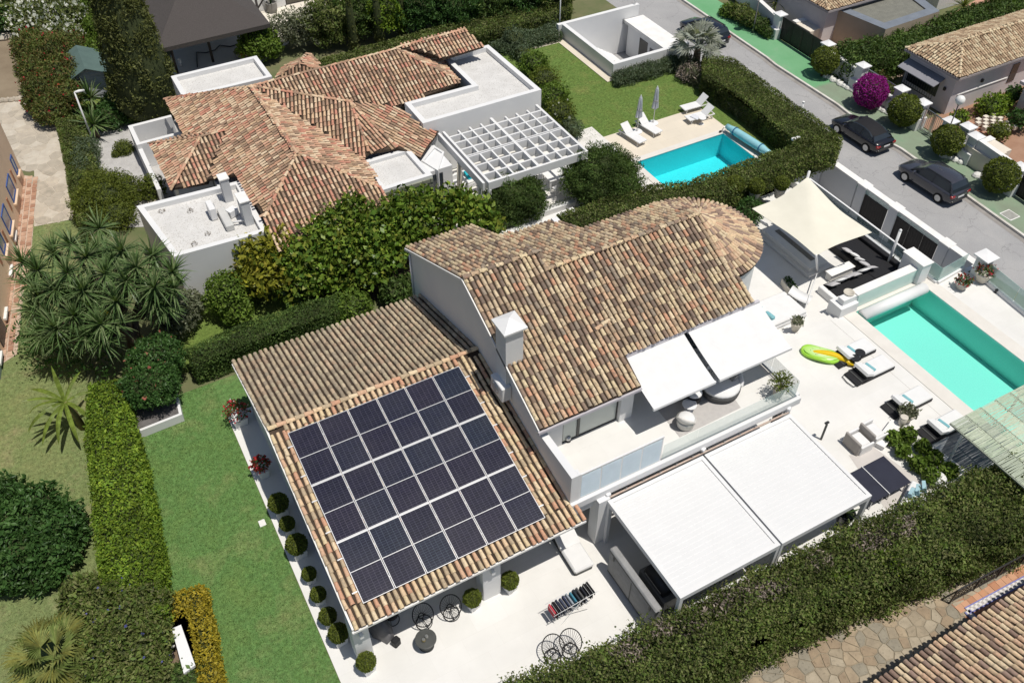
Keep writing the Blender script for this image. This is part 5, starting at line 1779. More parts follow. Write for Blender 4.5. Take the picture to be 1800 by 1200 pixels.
M_GATE = mat("black_gate_paint", (.022, .020, .020), .45, (.015, .014, .014), 3)
a, b = toward(pp['a'], pp['b'], .36)
bar_gate("long black sheet gate between white pillars across the street", a, b, PZV, 1.75, M_GATE, True, 4)
a, b = toward(pp['e'], pp['f'], .36)
bar_gate("see-through iron pedestrian gate with two bar leaves", a, b, PZV, 1.6, M_STEEL, False, 2)
a = np.array(pp['i'][:2])
bar_gate("black sheet gate cut by the right edge of the picture", a + np.array([-.05, -.36]), a + np.array([-.25, -4.2]), PZV, 1.75, M_GATE, True, 3)
mh = thing("manhole_cover", "square concrete manhole cover on the green pavement near the right edge", "manhole cover", G(1775, 378, PZV))
part(mh, "frame", MB().box(-.42, .42, -.42, .42, -.01, .012), M_TRIM)
part(mh, "cover", MB().bevbox(-.36, .36, -.36, .36, .0125, .03, .01), mat("concrete_lid", (.36, .36, .33), .9, (.27, .27, .25), 5))
# gardens across the street
flat("terracotta_yard", [(50.6, 20), (70, 20), (70, 34.5), (50.6, 34.5)], ST + .02, mat("terracotta_paving", (.36, .22, .15), .9, (.30, .17, .11), 1.2, .3, 30))
flat("red_entrance_path", [(50.4, 29.9), (54, 29.9), (54, 33.0), (50.4, 33.0)], ST + .03, paving_mat("red_brick_paving", (.42, .20, .13), (.36, .165, .11), (.45, .36, .28), .3, .02))
flat("terracotta_drive", [(50.4, 39.6), (58, 39.6), (58, 47), (50.4, 47)], ST + .02, mat("pinkish_paving", (.55, .42, .33), .9, (.47, .35, .28), 1.5, .3, 30))
def hip_house(name, label, ex, ey, hipx, z_e, z_r, tiles, wallm, base, n_ind):
 """house with eaves rectangle ex x ey and hips on the left end"""
 x0, x1 = ex
 y0, y1 = ey
 ym = (y0 + y1) / 2
 t = thing(name, label, "house", ((x0 + x1) / 2, ym, base))
 W = MB().box(x0 + .35, x1 - .35, y0 + .35, y1 - .35, base, z_e - .02)
 part(t, "wall", W, wallm, world=True)
 R_ = MB()
 A, B, Cc, D = (x0, y0, z_e), (x1, y0, z_e), (x1, y1, z_e), (x0, y1, z_e)
 r0, r1 = (hipx, ym, z_r), (x1, ym, z_r)
 fl = [[A, B, r1, r0], [D, A, r0], [Cc, D, r0, r1]]
 for f in fl:
  R_.poly3(f)
 R_.poly3([A, D, Cc, B])
 ro = part(t, "roof", R_, M_UNDER, world=True)
 TT_ = Tiles()
 for f in fl:
  lay(TT_, f, .225, .35)
 ridge(TT_, np.array(r0), np.array(r1), 1.15)
 ridge(TT_, np.array(A), np.array(r0), 1.15)
 ridge(TT_, np.array(D), np.array(r0), 1.15)
 TT_.emit(ro, tiles, (0, 0, 0), n_ind)
 part(t, "eave_board", MB().box(x0 - .02, x1, y0 - .04, y0, z_e - .16, z_e - .005).box(x0 - .04, x0, y0 - .04, y1, z_e - .16, z_e - .005), mat("grey_eave_%s" % name, (.42, .38, .38), .8), world=True)
 return t
ze = ST + 3.0
c1 = np.array(G(1688, 138, ze))
c2 = np.array(G(1586, 87, ze))
wy = c2[1] - c1[1]
M_MAUVE = mat("mauve_white_render", (.66, .62, .62), .8, (.58, .54, .55), 1)
h2 = hip_house("corner_house", "pale mauve house with a hipped tile roof across the street", (c1[0] - .1, c1[0] + 26), (c1[1], c2[1]), c1[0] + wy / 2, ze, ze + wy / 2 * .42, TILES_R, M_MAUVE, ST, 300)
wx = c1[0] + .25
wyc = c1[1] + wy * .62
wn_ = part(h2, "window", MB().box(wx - .02, wx, wyc - 1.5, wyc + 1.2, ST + .8, ST + 1.9), M_GLASSDARK, world=True)
part(wn_, "canopy", MB().add([(wx - 1.0, wyc - 1.8, ST + 2.0), (wx, wyc - 1.8, ST + 2.35), (wx, wyc + 1.5, ST + 2.35), (wx - 1.0, wyc + 1.5, ST + 2.0), (wx - 1.0, wyc - 1.8, ST + 1.94), (wx, wyc - 1.8, ST + 2.29), (wx, wyc + 1.5, ST + 2.29), (wx - 1.0, wyc + 1.5, ST + 1.94)],
 [(0, 1, 2, 3), (7, 6, 5, 4), (0, 4, 5, 1), (2, 6, 7, 3), (3, 7, 4, 0)]), mat("grey_canopy", (.26, .26, .29), .7), world=True)
g_ = MB()
for i in range(14):
 y = wyc - 1.5 + i * 2.7 / 13
 g_.box(wx - .42, wx - .40, y - .012, y + .012, ST + .75, ST + 1.95)
g_.box(wx - .43, wx - .40, wyc - 1.52, wyc + 1.22, ST + .72, ST + .76).box(wx - .43, wx - .40, wyc - 1.52, wyc + 1.22, ST + 1.94, ST + 1.98)
part(wn_, "window_bars", g_, M_DARKMETAL, world=True, kind='stuff')
part(h2, "window", MB().box(c1[0] + 6.0, c1[0] + 6.7, c1[1] + .31, c1[1] + .348, ST + .9, ST + 2.3), M_GLASSDARK, world=True)
part(h2, "wall_lamp", MB().cbox((c1[0] + 3.0, c1[1] + .28, ST + 1.9), (.16, .14, .22)), M_DARKMETAL, world=True)
part(h2, "wall_lamp", MB().cbox((c1[0] + .2, c1[1] + wy * .2, ST + 1.7), (.14, .16, .22)), M_DARKMETAL, world=True)
a, b = G(1668, 196, ST), G(1755, 165, ST)
wall_run("plain white garden wall running from the street to the mauve house", a, b, ST, ST + 1.3, .25)
flat("porch_floor", [(58.5, 26.0), (63, 26.0), (63, 30.2), (58.5, 30.2)], ST + .03, M_TERRACOTTA)
px_ = G(1796, 205, ST)
t = thing("porch_column", "square pale column of a porch at the right edge", "column", px_)
part(t, "shaft", MB().box(-.35, .6, -.5, .5, 0, 2.3), M_MAUVE)
part(t, "lintel", MB().box(-.6, 3, -.8, .8, 2.303, 2.5), M_MAUVE)
c3 = np.array(G(1456, 20, ze))
h1 = hip_house("upper_house", "house with a tile roof cut by the top edge of the picture", (c3[0], c3[0] + 7.2), (c3[1], c3[1] + 14), c3[0] + 3.6, ze, ze + 2.2, TILES_R, M_MAUVE, ST, 60)
M_TAN = mat("tan_render", (.46, .38, .29), .85, (.40, .33, .25), 1)
an = thing("flat_annex", "tan annex with a flat grey gravel roof edged in grey metal", "building", G(1560, 60, ST))
fa = [G2(1470, 16, ST + 2.6), G2(1557, 52, ST + 2.6), G2(1652, 20, ST + 2.6), G2(1585, -30, ST + 2.6), G2(1520, -18, ST + 2.6)]
flat_roof_box(an, fa, ST + 2.6, .1, .75, mat("grey_gravel", (.20, .20, .17), .95, (.15, .15, .13), 2, .8, 40, speck=(.3, .29, .25), sscale=25), M_TAN, ST)
o_, i_ = inset_poly(fa, .8)
mb = MB()
for k in range(len(o_)):
 a, b, c, d = o_[k], o_[(k + 1) % len(o_)], i_[(k + 1) % len(o_)], i_[k]
 mb.add([(*a, ST + 2.606), (*b, ST + 2.606), (*c, ST + 2.606), (*d, ST + 2.606)], [(0, 1, 2, 3)])
part(an, "metal_edging", mb, mat("blue_grey_metal", (.20, .225, .26), .5, (.16, .18, .21), 2), world=True)
for (q, lab) in (((1415, 42), "stepped white wall slabs behind the long black gate"), ((1728, 262), "stepped white wall slabs behind the utility cabinets")):
 p = G(*q, ST + 1.4)
 t = thing("stepped_wall", lab, "wall", (p[0], p[1], ST))
 for i in range(4):
  part(t, "slab", MB().box(-.4 + i * .55, .13 + i * .55, -1.1 + i * .1, .9, 0, 1.3 - i * .02), M_PALEST)
  part(t, "slab_cap", MB().box(-.42 + i * .55, .15 + i * .55, .5, .95, 1.305 - i * .02, 1.38 - i * .02), M_TRIM)
lt = thing("lattice_wall", "pierced lattice of pale blocks beside the street pillars", "wall", G(1745, 232, ST))
for r in range(7):
 for c in range(6):
  if (r + c) % 2:
   part(lt, "block", MB().box(-1.0 + c * .36, -.66 + c * .36, -.9 + r * .3, -.62 + r * .3, .35, .6), M_PALEST)
lt2 = thing("lattice_wall", "pierced lattice of pale blocks near the top edge of the picture", "wall", G(1372, 8, ST))
for r in range(7):
 for c in range(7):
  if (r + c) % 2:
   part(lt2, "block", MB().box(-1.0 + c * .36, -.66 + c * .36, -.9 + r * .3, -.62 + r * .3, .35, .6), M_PALEST)
# street wall of the white villa and its gates
sw = thing("street_wall", "white wall with pillars and black gates between the villa's drive and the street", "wall", (39.3, 26, ST))
WT = -.3
wx0, wx1 = 39.25, 39.6
part(sw, "wall", MB().box(wx0, wx1, 29.2, 32.2, ST, WT), M_WHITE, world=True)
part(sw, "wall", MB().box(wx0, wx1, 19.5, 22.9, ST, WT), M_WHITE, world=True)
part(sw, "lintel", MB().box(wx0 + .02, wx1 - .02, 22.903, 29.197, WT - .35, WT - .06), M_GLASSG, world=True)
for ya, yb in ((19.5, 22.2), (22.9, 25.9), (26.6, 28.4), (29.1, 32.2)):
 part(sw, "coping", MB().bevbox(wx0 - .05, wx1 + .05, ya + .003, yb - .003, WT + .003, WT + .09, .01), M_TRIM, world=True)
for y in (22.55, 26.25, 28.75):
 part(sw, "pillar", MB().box(wx0 - .06, wx1 + .06, y - .3, y + .3, ST, WT + .02), M_WHITE, world=True)
 part(sw, "pillar_cap", MB().bevbox(wx0 - .14, wx1 + .14, y - .36, y + .36, WT + .022, WT + .13, .02), M_TRIM, world=True)
part(sw, "wall", MB().box(36.0, 39.2, 31.95, 32.2, ST, .3), M_WHITE, world=True)
part(sw, "wall", MB().box(35.9, 39.2, 20.2, 20.44, ST, -.02), M_WHITE, world=True)
part(sw, "wall", MB().box(35.7, 35.89, 20.45, 31.9, ST, -.02), M_WHITE, world=True)
bar_gate("wide black drive gate seen from inside the villa's sunken drive", (39.2, 22.9), (39.2, 25.9), ST, 1.95, M_GATE, True, 3)
bar_gate("narrow black side gate seen from inside the villa's sunken drive", (39.2, 26.6), (39.2, 28.4), ST, 1.9, M_GATE, True, 1)
# west: ochre house, stone path, shed; north: thatched pavilion and house
def voronoi_cells(poly, size, jit=.42, shrink=.02, seed=3):
 """irregular flagstones: cells of a jittered grid clipped to the polygon (2-D)"""
 rnd = random.Random(seed)
 xs = [p[0] for p in poly]
 ys = [p[1] for p in poly]
 nx, ny = int((max(xs) - min(xs)) / size) + 3, int((max(ys) - min(ys)) / size) + 3
 seeds = {}
 for i in range(nx):
  for j in range(ny):
   seeds[i, j] = (min(xs) + (i - 1 + .5 * (j % 2)) * size + rnd.uniform(-jit, jit) * size, min(ys) + (j - 1) * size + rnd.uniform(-jit, jit) * size)
 def clip(pg, a, b, c):
  out = []
  for k in range(len(pg)):
   p, q = pg[k], pg[(k + 1) % len(pg)]
   sp, sq = a * p[0] + b * p[1] - c, a * q[0] + b * q[1] - c
   if sp <= 0:
    out.append(p)
   if sp * sq < 0:
    t = sp / (sp - sq)
    out.append((p[0] + (q[0] - p[0]) * t, p[1] + (q[1] - p[1]) * t))
  return out
 cells = []
 pa = [tuple(p[:2]) for p in poly]
 for (i, j), s in seeds.items():
  if not in_poly(np.array([s]), pa)[0]:
   continue
  r = size * 2
  pg = [(s[0] - r, s[1] - r), (s[0] + r, s[1] - r), (s[0] + r, s[1] + r), (s[0] - r, s[1] + r)]
  for di in (-2, -1, 0, 1, 2):
   for dj in (-2, -1, 0, 1, 2):
    o = seeds.get((i + di, j + dj))
    if o is None or (di, dj) == (0, 0):
     continue
    dx, dy = o[0] - s[0], o[1] - s[1]
    L = math.hypot(dx, dy)
    mx, my = (o[0] + s[0]) / 2 - dx / L * shrink / 2, (o[1] + s[1]) / 2 - dy / L * shrink / 2
    pg = clip(pg, dx, dy, dx * mx + dy * my)
    if len(pg) < 3:
     break
   if len(pg) < 3:
    break
  if len(pg) >= 3:
   cells.append(pg)
 return cells
def flagstones(parent, poly, size, z, ms, n_ind=300, seed=3, hgt=.03):
 """ms: materials for the stones; the nearest n_ind are objects, the rest one part"""
 cells = voronoi_cells(poly, size, seed=seed)
 def key(c):
  p = (sum(q[0] for q in c) / len(c), sum(q[1] for q in c) / len(c), z)
  x, y, d = proj(p)
  return d if 0 < x < 1800 and 0 < y < 1200 else 1e5
 cells.sort(key=key)
 rest = MB()
 for k, c in enumerate(cells):
  cx, cy = sum(q[0] for q in c) / len(c), sum(q[1] for q in c) / len(c)
  h = z + hgt * random.uniform(.4, 1.0)
  top = [(cx + (q[0] - cx) * .93, cy + (q[1] - cy) * .93) for q in c]
  n = len(c)
  vs = [(*q, z - .01) for q in c] + [(*q, h) for q in top]
  fs = [tuple(range(n, 2 * n))] + [(i, (i + 1) % n, n + (i + 1) % n, n + i) for i in range(n)]
  if k < n_ind and key(c) < 1e4:
   part(parent, "paving_stone", MB().add(vs, fs), random.choice(ms))
  else:
   rest.add(vs, fs, random.randrange(len(ms)))
 if rest.v:
  o = part(parent, "paving_stones", rest, ms)
  o["kind"] = "stuff"
STN = [mat("tan_stone_%d" % i, c, .9, c2, 2.5, .5, 25, speck=tuple(x * .7 for x in c), sscale=9) for i, (c, c2) in enumerate((
 ((.36, .30, .215), (.27, .225, .165)), ((.40, .32, .22), (.30, .235, .165)), ((.30, .27, .21), (.23, .205, .16)), ((.42, .36, .27), (.33, .28, .205)), ((.34, .26, .175), (.26, .20, .14))))]
STP = [mat("pale_stone_%d" % i, c, .9, c2, 2.0, .5, 25) for i, (c, c2) in enumerate((
 ((.52, .46, .37), (.40, .35, .29)), ((.56, .51, .43), (.45, .40, .33)), ((.45, .40, .33), (.36, .32, .26)), ((.48, .42, .34), (.30, .27, .22))))]
M_JOINT = mat("sandy_joint", (.30, .26, .19), .95, (.24, .205, .15), 3, .5, 40)
M_JOINTP = mat("pale_joint", (.55, .50, .42), .95, (.44, .39, .32), 2, .5, 40)
pth = [G2(1120, 1240), G2(1345, 1148), G2(1500, 1080), G2(1660, 1005), G2(1830, 925), G2(1830, 1075), G2(1700, 1125), G2(1560, 1180), G2(1470, 1240)]
sp = structure("stone_path", MB().sheet(pth, -.008), M_JOINT)
flagstones(sp, pth, .42, -.004, STN, 290, 5)
pw_ = [G2(-60, 185), G2(58, 175), G2(98, 215), G2(128, 385), G2(60, 398), G2(60, 300), G2(40, 300), G2(-60, 230)]
sp2 = structure("stone_yard", MB().sheet(pw_, -.006), M_JOINTP)
flagstones(sp2, pw_, .7, -.003, STP, 200, 8, .022)
re_ = thing("stone_border", "row of rounded pale stones edging the bare earth", "border", G(28, 178, 0))
c0_ = re_.location
for i in range(13):
 p = G(-10 + i * 5.2, 181 - i * .55 - (i % 2), 0)
 r = random.uniform(.16, .24)
 part(re_, "stone", MB().lathe([(r, -.02), (r * 1.08, .09), (r * .75, .2), (r * .25, .26)], (p[0] - c0_[0], p[1] - c0_[1], 0), 8, 0, random.uniform(.9, 1.25), random.uniform(.8, 1.1)), random.choice(STP))
for q in ((10, 68), (30, 66)):
 p = G(*q, 0)
 o = link("boulder", MB().lathe([(.35, -.05), (.45, .12), (.3, .32), (.1, .4)], (0, 0, 0), 8, 0, 1.2, .9).mesh("boulder", STP[1]))
 o.location = p
 tag(o, "pale boulder on the bare earth, %s of a pair" % ("left one" if q[0] == 10 else "right one"), "rock", "boulders on the bare earth")
M_OCHRE = mat("ochre_render", (.80, .59, .42), .85, (.72, .53, .37), .8, .15, 40)
B0 = np.array([-6.69, 39.01])
FD = np.array([2.88, 14.18])
FD /= np.linalg.norm(FD)
FN = np.array([FD[1], -FD[0]])
ang = math.atan2(FD[1], FD[0])
oh = thing("ochre_house", "tall ochre house with blue-framed windows at the left edge", "house", (B0[0], B0[1], 0), ang)
nF = np.array([FN[0], FN[1], 0])
def fac(px, py):
 p = on_plane(px, py, nF, float(np.dot(FN, B0)))
 return float(np.dot(p[:2] - B0, FD)), float(p[2])
part(oh, "wall", MB().box(-9, 14.5, 0, 5, 0, 6.4), M_OCHRE)
part(oh, "roof_edge", MB().box(-9.2, 14.75, -.15, 5.2, 6.403, 6.6), M_TRIM)
M_BLUEF = mat("blue_frame", (.05, .11, .34), .6, (.04, .09, .28), 4)
M_WGL = mat("sky_window", (.16, .21, .27), .12, (.12, .16, .21), 1, spec=.6)
for (a, b, c, d) in (((18, 272), (31, 298), (30, 310), (17, 280)), ((13, 304), (26, 332), (25, 360), (10, 328)), ((4, 358), (20, 388), (17, 413), (1, 382)), ((0, 412), (9, 428), (8, 447), (-8, 425))):
 s0 = (fac(*d)[0] + fac(*c)[0]) / 2
 s1 = (fac(*a)[0] + fac(*b)[0]) / 2
 zb = (fac(*b)[1] + fac(*c)[1]) / 2
 zt = (fac(*a)[1] + fac(*d)[1]) / 2
 w = part(oh, "window", MB().box(s0, s1, -.05, -.003, zb, zb + .1).box(s0, s1, -.05, -.003, zt - .08, zt).box(s0, s0 + .08, -.05, -.003, zb + .1, zt - .08).box(s1 - .08, s1, -.05, -.003, zb + .1, zt - .08), M_BLUEF)
 part(w, "pane", MB().box(s0 + .08, s1 - .08, -.03, -.004, zb + .1, zt - .08), M_WGL)
 part(w, "sill", MB().box(s0 - .1, s1 + .1, -.16, -.003, zb - .1, zb - .003), M_OCHRE)
 part(oh, "window_grate", MB().box(s0 - .9, s0 - .7, -.04, -.003, zb + .1, zb + .9), M_TERRACOTTA)
for k, (s_, h) in enumerate(((7.6, .5), (4.6, .5), (1.2, .5), (-2.0, .6))):
 part(oh, "base_vent", MB().box(s_, s_ + .9, -.14, -.003, .3, .42), M_TRIM)
dw = part(oh, "door_grille", MB().box(-.5, .9, -.05, -.003, .1, 2.2), M_DARKMETAL)
part(oh, "doorway", MB().box(-2.6, -.9, -.03, -.002, 0, 2.3), M_WGL)
bq = [G2(43, 308), G2(66, 312), G2(56, 430), G2(43, 500), G2(30, 622), G2(2, 640), G2(8, 600)]
bw = structure("brick_walk", MB().sheet(bq, -.004), mat("walk_mortar", (.55, .42, .33), .9, (.45, .34, .26), 3, .3, 40))
BR = [mat("walk_brick_%d" % i, c, .9, tuple(x * .75 for x in c), 5, .3, 40) for i, c in enumerate(((.46, .27, .18), (.52, .33, .23), (.38, .21, .14), (.58, .40, .29)))]
pz = np.array(bq)
k = 0
for i in range(46):
 for j in range(7):
  c = np.array(G2(44, 310)) - FD * (.25 + i * .40 + (.2 if j % 2 else 0)) + FN * (-.35 + j * .32)
  if in_poly(np.array([c]), [tuple(q) for q in bq])[0] and random.random() < .93:
   k += 1
   part(bw, "brick", MB().cbox((c[0], c[1], .008), (.36 * random.uniform(.85, 1), .27 * random.uniform(.85, 1), .03), rz=ang + random.uniform(-.05, .05)), random.choice(BR))
sd0 = np.array(G(203, 166, 0))
sh = thing("garden_shed", "small garden shed with green felt roof and grey-white plank front", "shed", tuple(sd0), -.02)
W_, D_, HE, HR = 2.5, 3.0, 1.75, 2.35
M_PLANK = mat("white_grey_plank", (.62, .64, .70), .7, (.52, .54, .60), 3, .2, 40)
for i in range(8):
 z = i * .22
 part(sh, "plank", MB().box(-W_, 0, -.02, .012, z + .012, z + .21), M_PLANK)
part(sh, "wall", MB().box(-W_ + .03, -.03, .02, D_, 0, HE), M_PLANK)
mb = MB()
mb.add([(-W_ - .25, -.4, HE - .1), (-W_ / 2, -.4, HR), (.25, -.4, HE - .1), (-W_ - .25, D_ + .2, HE - .1), (-W_ / 2, D_ + .2, HR), (.25, D_ + .2, HE - .1)],
 [(0, 1, 4, 3), (1, 2, 5, 4)])
mb.add([(-W_ - .25, -.4, HE - .14), (-W_ / 2, -.4, HR - .04), (.25, -.4, HE - .14), (-W_ - .25, D_ + .2, HE - .14), (-W_ / 2, D_ + .2, HR - .04), (.25, D_ + .2, HE - .14)],
 [(3, 4, 1, 0), (4, 5, 2, 1)])
part(sh, "roof", mb, mat("green_felt", (.10, .155, .14), .85, (.08, .125, .115), 1.2, .3, 60))
part(sh, "gable", MB().add([(-W_, .0, HE), (0, .0, HE), (-W_ / 2, .0, HR - .06)], [(0, 1, 2)]), M_PLANK)
q = [G2(302, 1104, .95), G2(318, 1097, .95), G2(343, 1168, .95), G2(323, 1183, .95)]
wc = thing("masonry_counter", "long white garden counter framed by the golden hedge", "counter", (q[0][0], q[0][1], 0))
part(wc, "counter_top", MB().prism(q, .82, .95), M_WHITE2, world=True)
o_, i_ = inset_poly(q, .07)
part(wc, "base", MB().prism(i_, 0, .818), M_WHITE, world=True)
p = G(299, 1150, 0)
part(wc, "sink_ledge", MB().box(p[0] - .02, p[0] + .3, p[1] - .12, p[1] + .15, .55, .62), M_TRIM, world=True)
bk = thing("grey_bin", "small dark grey bin on bare soil beside the white counter", "bin", G(300, 1150, 0))
part(bk, "bin", MB().bevbox(-.2, .12, -.2, .2, 0, .3, .03), mat("bin_grey", (.09, .085, .08), .8))
part(bk, "lid", MB().bevbox(-.22, .14, -.22, .22, .303, .35, .02), mat("bin_lid", (.13, .12, .11), .7))
flat("soil_patch", [G(285, 1085), G(325, 1085), G(345, 1200), G(285, 1200)], -.006, mat("brown_soil", (.21, .155, .105), .95, (.16, .115, .08), 2, .4, 30))
flat("soil_strip", [G(236, 770), G(243, 762), G(262, 870), G(280, 1000), G(284, 1100), G(276, 1100), G(262, 960)], -.007, mat("dry_strip", (.19, .155, .10), .95, (.14, .12, .07), 2, .4, 30))
A_, B_ = np.array(G(306, 88, 2.7)), np.array(G(471, 38, 2.7))
th_ = thing("thatched_pavilion", "open pavilion with a wide dark thatched roof", "pavilion", ((A_[0] + B_[0]) / 2, A_[1] + 4, 0))
x0, x1, y0 = A_[0] - 1.0, B_[0], (A_[1] + B_[1]) / 2
y1 = y0 + 9
m, nt, bs = _nt("thatch")
v = _pos(nt, (14, 1.2, 14))
c = _ramp(nt, _noise(nt, v, 3, 5, .75), [(.3, (.052, .045, .043)), (.6, (.095, .083, .078)), (.8, (.135, .118, .105))])
nt.links.new(c, bs.inputs['Base Color'])
bs.inputs['Roughness'].default_value = .95
_bump(nt, bs, _noise(nt, v, 4, 4, .8), .9, .05)
M_THATCH = m
zc, zr = 2.75, 5.2
xr = (x0 + 3.6, x1 - 3.6)
ymid = (y0 + y1) / 2
mb = MB()
N_ = 10
def edge(t, a, b):
 return tuple(np.array(a) + (np.array(b) - np.array(a)) * t)
c1_, c2_, c3_, c4_ = (x0, y0, zc), (x1, y0, zc), (x1, y1, zc), (x0, y1, zc)
r1_, r2_ = (xr[0], ymid, zr), (xr[1], ymid, zr)
for (a, b, c, d) in ((c1_, c2_, r2_, r1_), (c3_, c4_, r1_, r2_)):
 mb.poly3([a, b, c, d])
mb.poly3([c2_, c3_, r2_])
mb.poly3([c4_, c1_, r1_])
for a, b in ((c1_, c2_), (c2_, c3_), (c3_, c4_), (c4_, c1_)):
 mb.add([a, b, (b[0], b[1], b[2] - .28), (a[0], a[1], a[2] - .28)], [(0, 3, 2, 1)])
mb.poly3([(p[0], p[1], zc - .27) for p in (c4_, c3_, c2_, c1_)])
part(th_, "thatch_roof", mb, M_THATCH, world=True)
part(th_, "ridge_roll", MB().tube([r1_, r2_], .16, 8), M_THATCH, True, world=True)
M_DARKWOOD = mat("dark_timber", (.05, .042, .04), .8, (.035, .03, .028), 8, .3, 40)
for px, py in ((375, 109), (312, 128), (462, 60)):
 p = G(px, py, 0)
 t = part(th_, "post", MB().tube([(p[0], p[1], 0), (p[0], p[1], 2.55)], .09, 8), M_DARKWOOD, True, world=True)
 for s in (-.55, .55):
  part(t, "brace", MB().tube([(p[0], p[1], 1.9), (p[0] + s, p[1], 2.5)], .06, 6), M_DARKWOOD, world=True)
part(th_, "beam", MB().box(x0 + .6, x1 - .6, y0 + .55, y0 + .7, 2.3, 2.46), M_DARKWOOD, world=True)
t = thing("garden_hose", "dark hose snaking over the shaded floor of the thatched pavilion", "hose", G(385, 92, 0))
part(t, "hose", MB().tube([np.array(G(px, py, .03)) - np.array(t.location) for px, py in ((347, 118), (345, 92), (362, 93), (378, 88), (386, 80), (405, 82), (425, 76))], .035, 6), M_DARKMETAL, True)
for q, lab in (((318, 117), "white bollard at the left of the pavilion floor"), ((420, 94), "white bollard next to the small potted plants")):
 t = thing("white_bollard", lab, "bollard", G(*q, 0), 0, "white bollards by the pavilion")
 part(t, "post", MB().tube([(0, 0, 0), (0, 0, .5)], .11, 10), M_WHITE2, True)
 part(t, "cap", MB().ball((0, 0, .5), .12, 10, 6), M_WHITE2, True)
for q, lab, mt in (((418, 101), "small grey pot of green leaves beside the white bollard", M_GREYFAB), ((428, 99), "small red pot beside the white bollard", mat("red_pot", (.45, .08, .06), .6))):
 t = thing("small_pot", lab, "plant pot", G(*q, 0))
 part(t, "pot", MB().lathe([(.13, 0), (.2, .3), (.17, .3), (.15, .24)], seg=12), mt)
 part(t, "plant", foliage_mesh("plant", [blob_samples((0, 0, .4), (.2, .2, .18), 70)], .12, L_BOX), None)
nh = thing("north_house", "white house cut by the top edge, with dark framed glass doors", "house", G(560, -20, 0))
hb = np.array(G(452, 22, 0))
hx = hb[0]
for a, b in ((0, 2.6), (2.6, 14)):
 pass
part(nh, "wall", MB().box(hx, hx + 2.3, hb[1], hb[1] + .3, 0, 3), M_WHITE, world=True)
part(nh, "wall", MB().box(hx - .3, hx - .003, hb[1] - 0, hb[1] + 8, 0, 3), M_WHITE, world=True)
part(nh, "wall", MB().box(hx + 5.6, hx + 7.2, hb[1], hb[1] + .3, 0, 3), M_WHITE, world=True)
part(nh, "wall", MB().box(hx + 8.4, hx + 16, hb[1], hb[1] + .3, 0, 3), M_WHITE, world=True)
part(nh, "roof", MB().box(hx - .5, hx + 16.2, hb[1] - .1, hb[1] + 9, 3.003, 3.25), M_TRIM, world=True)
gd = part(nh, "glass_door", MB().box(hx + 2.303, hx + 5.597, hb[1] + .1, hb[1] + .2, 0, .06).box(hx + 2.303, hx + 2.4, hb[1] + .1, hb[1] + .2, .06, 2.9).box(hx + 5.5, hx + 5.597, hb[1] + .1, hb[1] + .2, .06, 2.9).box(hx + 3.9, hx + 4.0, hb[1] + .1, hb[1] + .2, .06, 2.9), M_DARKWOOD, world=True)
part(gd, "pane", MB().box(hx + 2.4, hx + 3.9, hb[1] + .13, hb[1] + .17, .06, 2.9), mat("brown_glass", (.13, .12, .10), .12, (.09, .085, .07), 1), world=True)
part(gd, "pane", MB().box(hx + 4.0, hx + 5.5, hb[1] + .13, hb[1] + .17, .06, 2.9), bpy.data.materials["brown_glass"], world=True)
part(nh, "panel_door", MB().box(hx + 7.203, hx + 8.397, hb[1] + .1, hb[1] + .2, 0, 2.4), mat("tan_door", (.40, .30, .19), .6), world=True)
t = thing("large_pot", "large round grey pot with a palm stub on the cream patio", "plant pot", G(479, 21, 0))
part(t, "pot", MB().lathe([(.34, 0), (.42, .3), (.42, .75), (.36, .75), (.34, .66)], seg=18), mat("grey_clay", (.26, .25, .23), .8, (.21, .2, .19), 4))
V_, F_ = blades((0, 0, .9), 26, .9, .07, (20, 80), .5)
part(t, "plant", MB().tube([(0, 0, .6), (0, 0, .95)], .06, 7).add(V_, F_), L_DEEP)
for (px, py, lab) in ((1690, 6, "white low building at the top right edge, half hidden by palms"),):
 p = G(px, py, ST)
 t = thing("far_building", lab, "building", p)
 part(t, "wall", MB().box(-3, 3, 0, 4, 0, 2.2), M_WHITE)
 part(t, "roof_slab", MB().box(-3.2, 3.2, -.3, 4.2, 2.203, 2.4), mat("grey_slab_far", (.25, .26, .3), .7))
flat("far_terrace", [G(1660, 30, ST), G(1830, -60, ST), G(1830, -10, ST), G(1740, 40, ST)], ST + .02, mat("reddish_paving", (.50, .30, .22), .9, (.42, .24, .17), 1.2, .3, 20))
flat("tiled_floor", [G2(1672, 1062), G2(1830, 975), G2(1830, 1080), G2(1735, 1120)], .012, M_TERRACOTTA)
fl = COL.objects["tiled_floor"]
TM = [mat("floor_tile_%d" % i, c, .7, tuple(x * .85 for x in c), 3, .15, 40) for i, c in enumerate(((.52, .27, .15), (.56, .31, .19), (.47, .23, .13)))]
pt = [G2(1672, 1062), G2(1830, 975), G2(1830, 1080), G2(1735, 1120)]
c0 = np.array(G2(1672, 1062))
for i in range(34):
 for j in range(14):
  a = rad(0)
  c = c0 + np.array([i * .31 - 2, -4 + j * .31])
  if in_poly(np.array([c]), pt)[0] and in_poly(np.array([c + .13]), pt)[0] and in_poly(np.array([c - .13]), pt)[0]:
   part(fl, "floor_tile", MB().cbox((c[0], c[1], .018), (.295, .295, .02)), random.choice(TM))
bl = thing("tile_border", "white decorative tile border with blue edges on the terracotta floor", "border", G(1697, 1072, .03))
l0 = np.array(bl.location)
M_BLUET = mat("blue_tile_edge", (.16, .17, .42), .5, (.2, .21, .45), 8)
m, nt, bs = _nt("patterned_tile")
ck = nt.nodes.new("ShaderNodeTexChecker")
ck.inputs['Scale'].default_value = 9
ck.inputs['Color1'].default_value = (.66, .64, .62, 1)
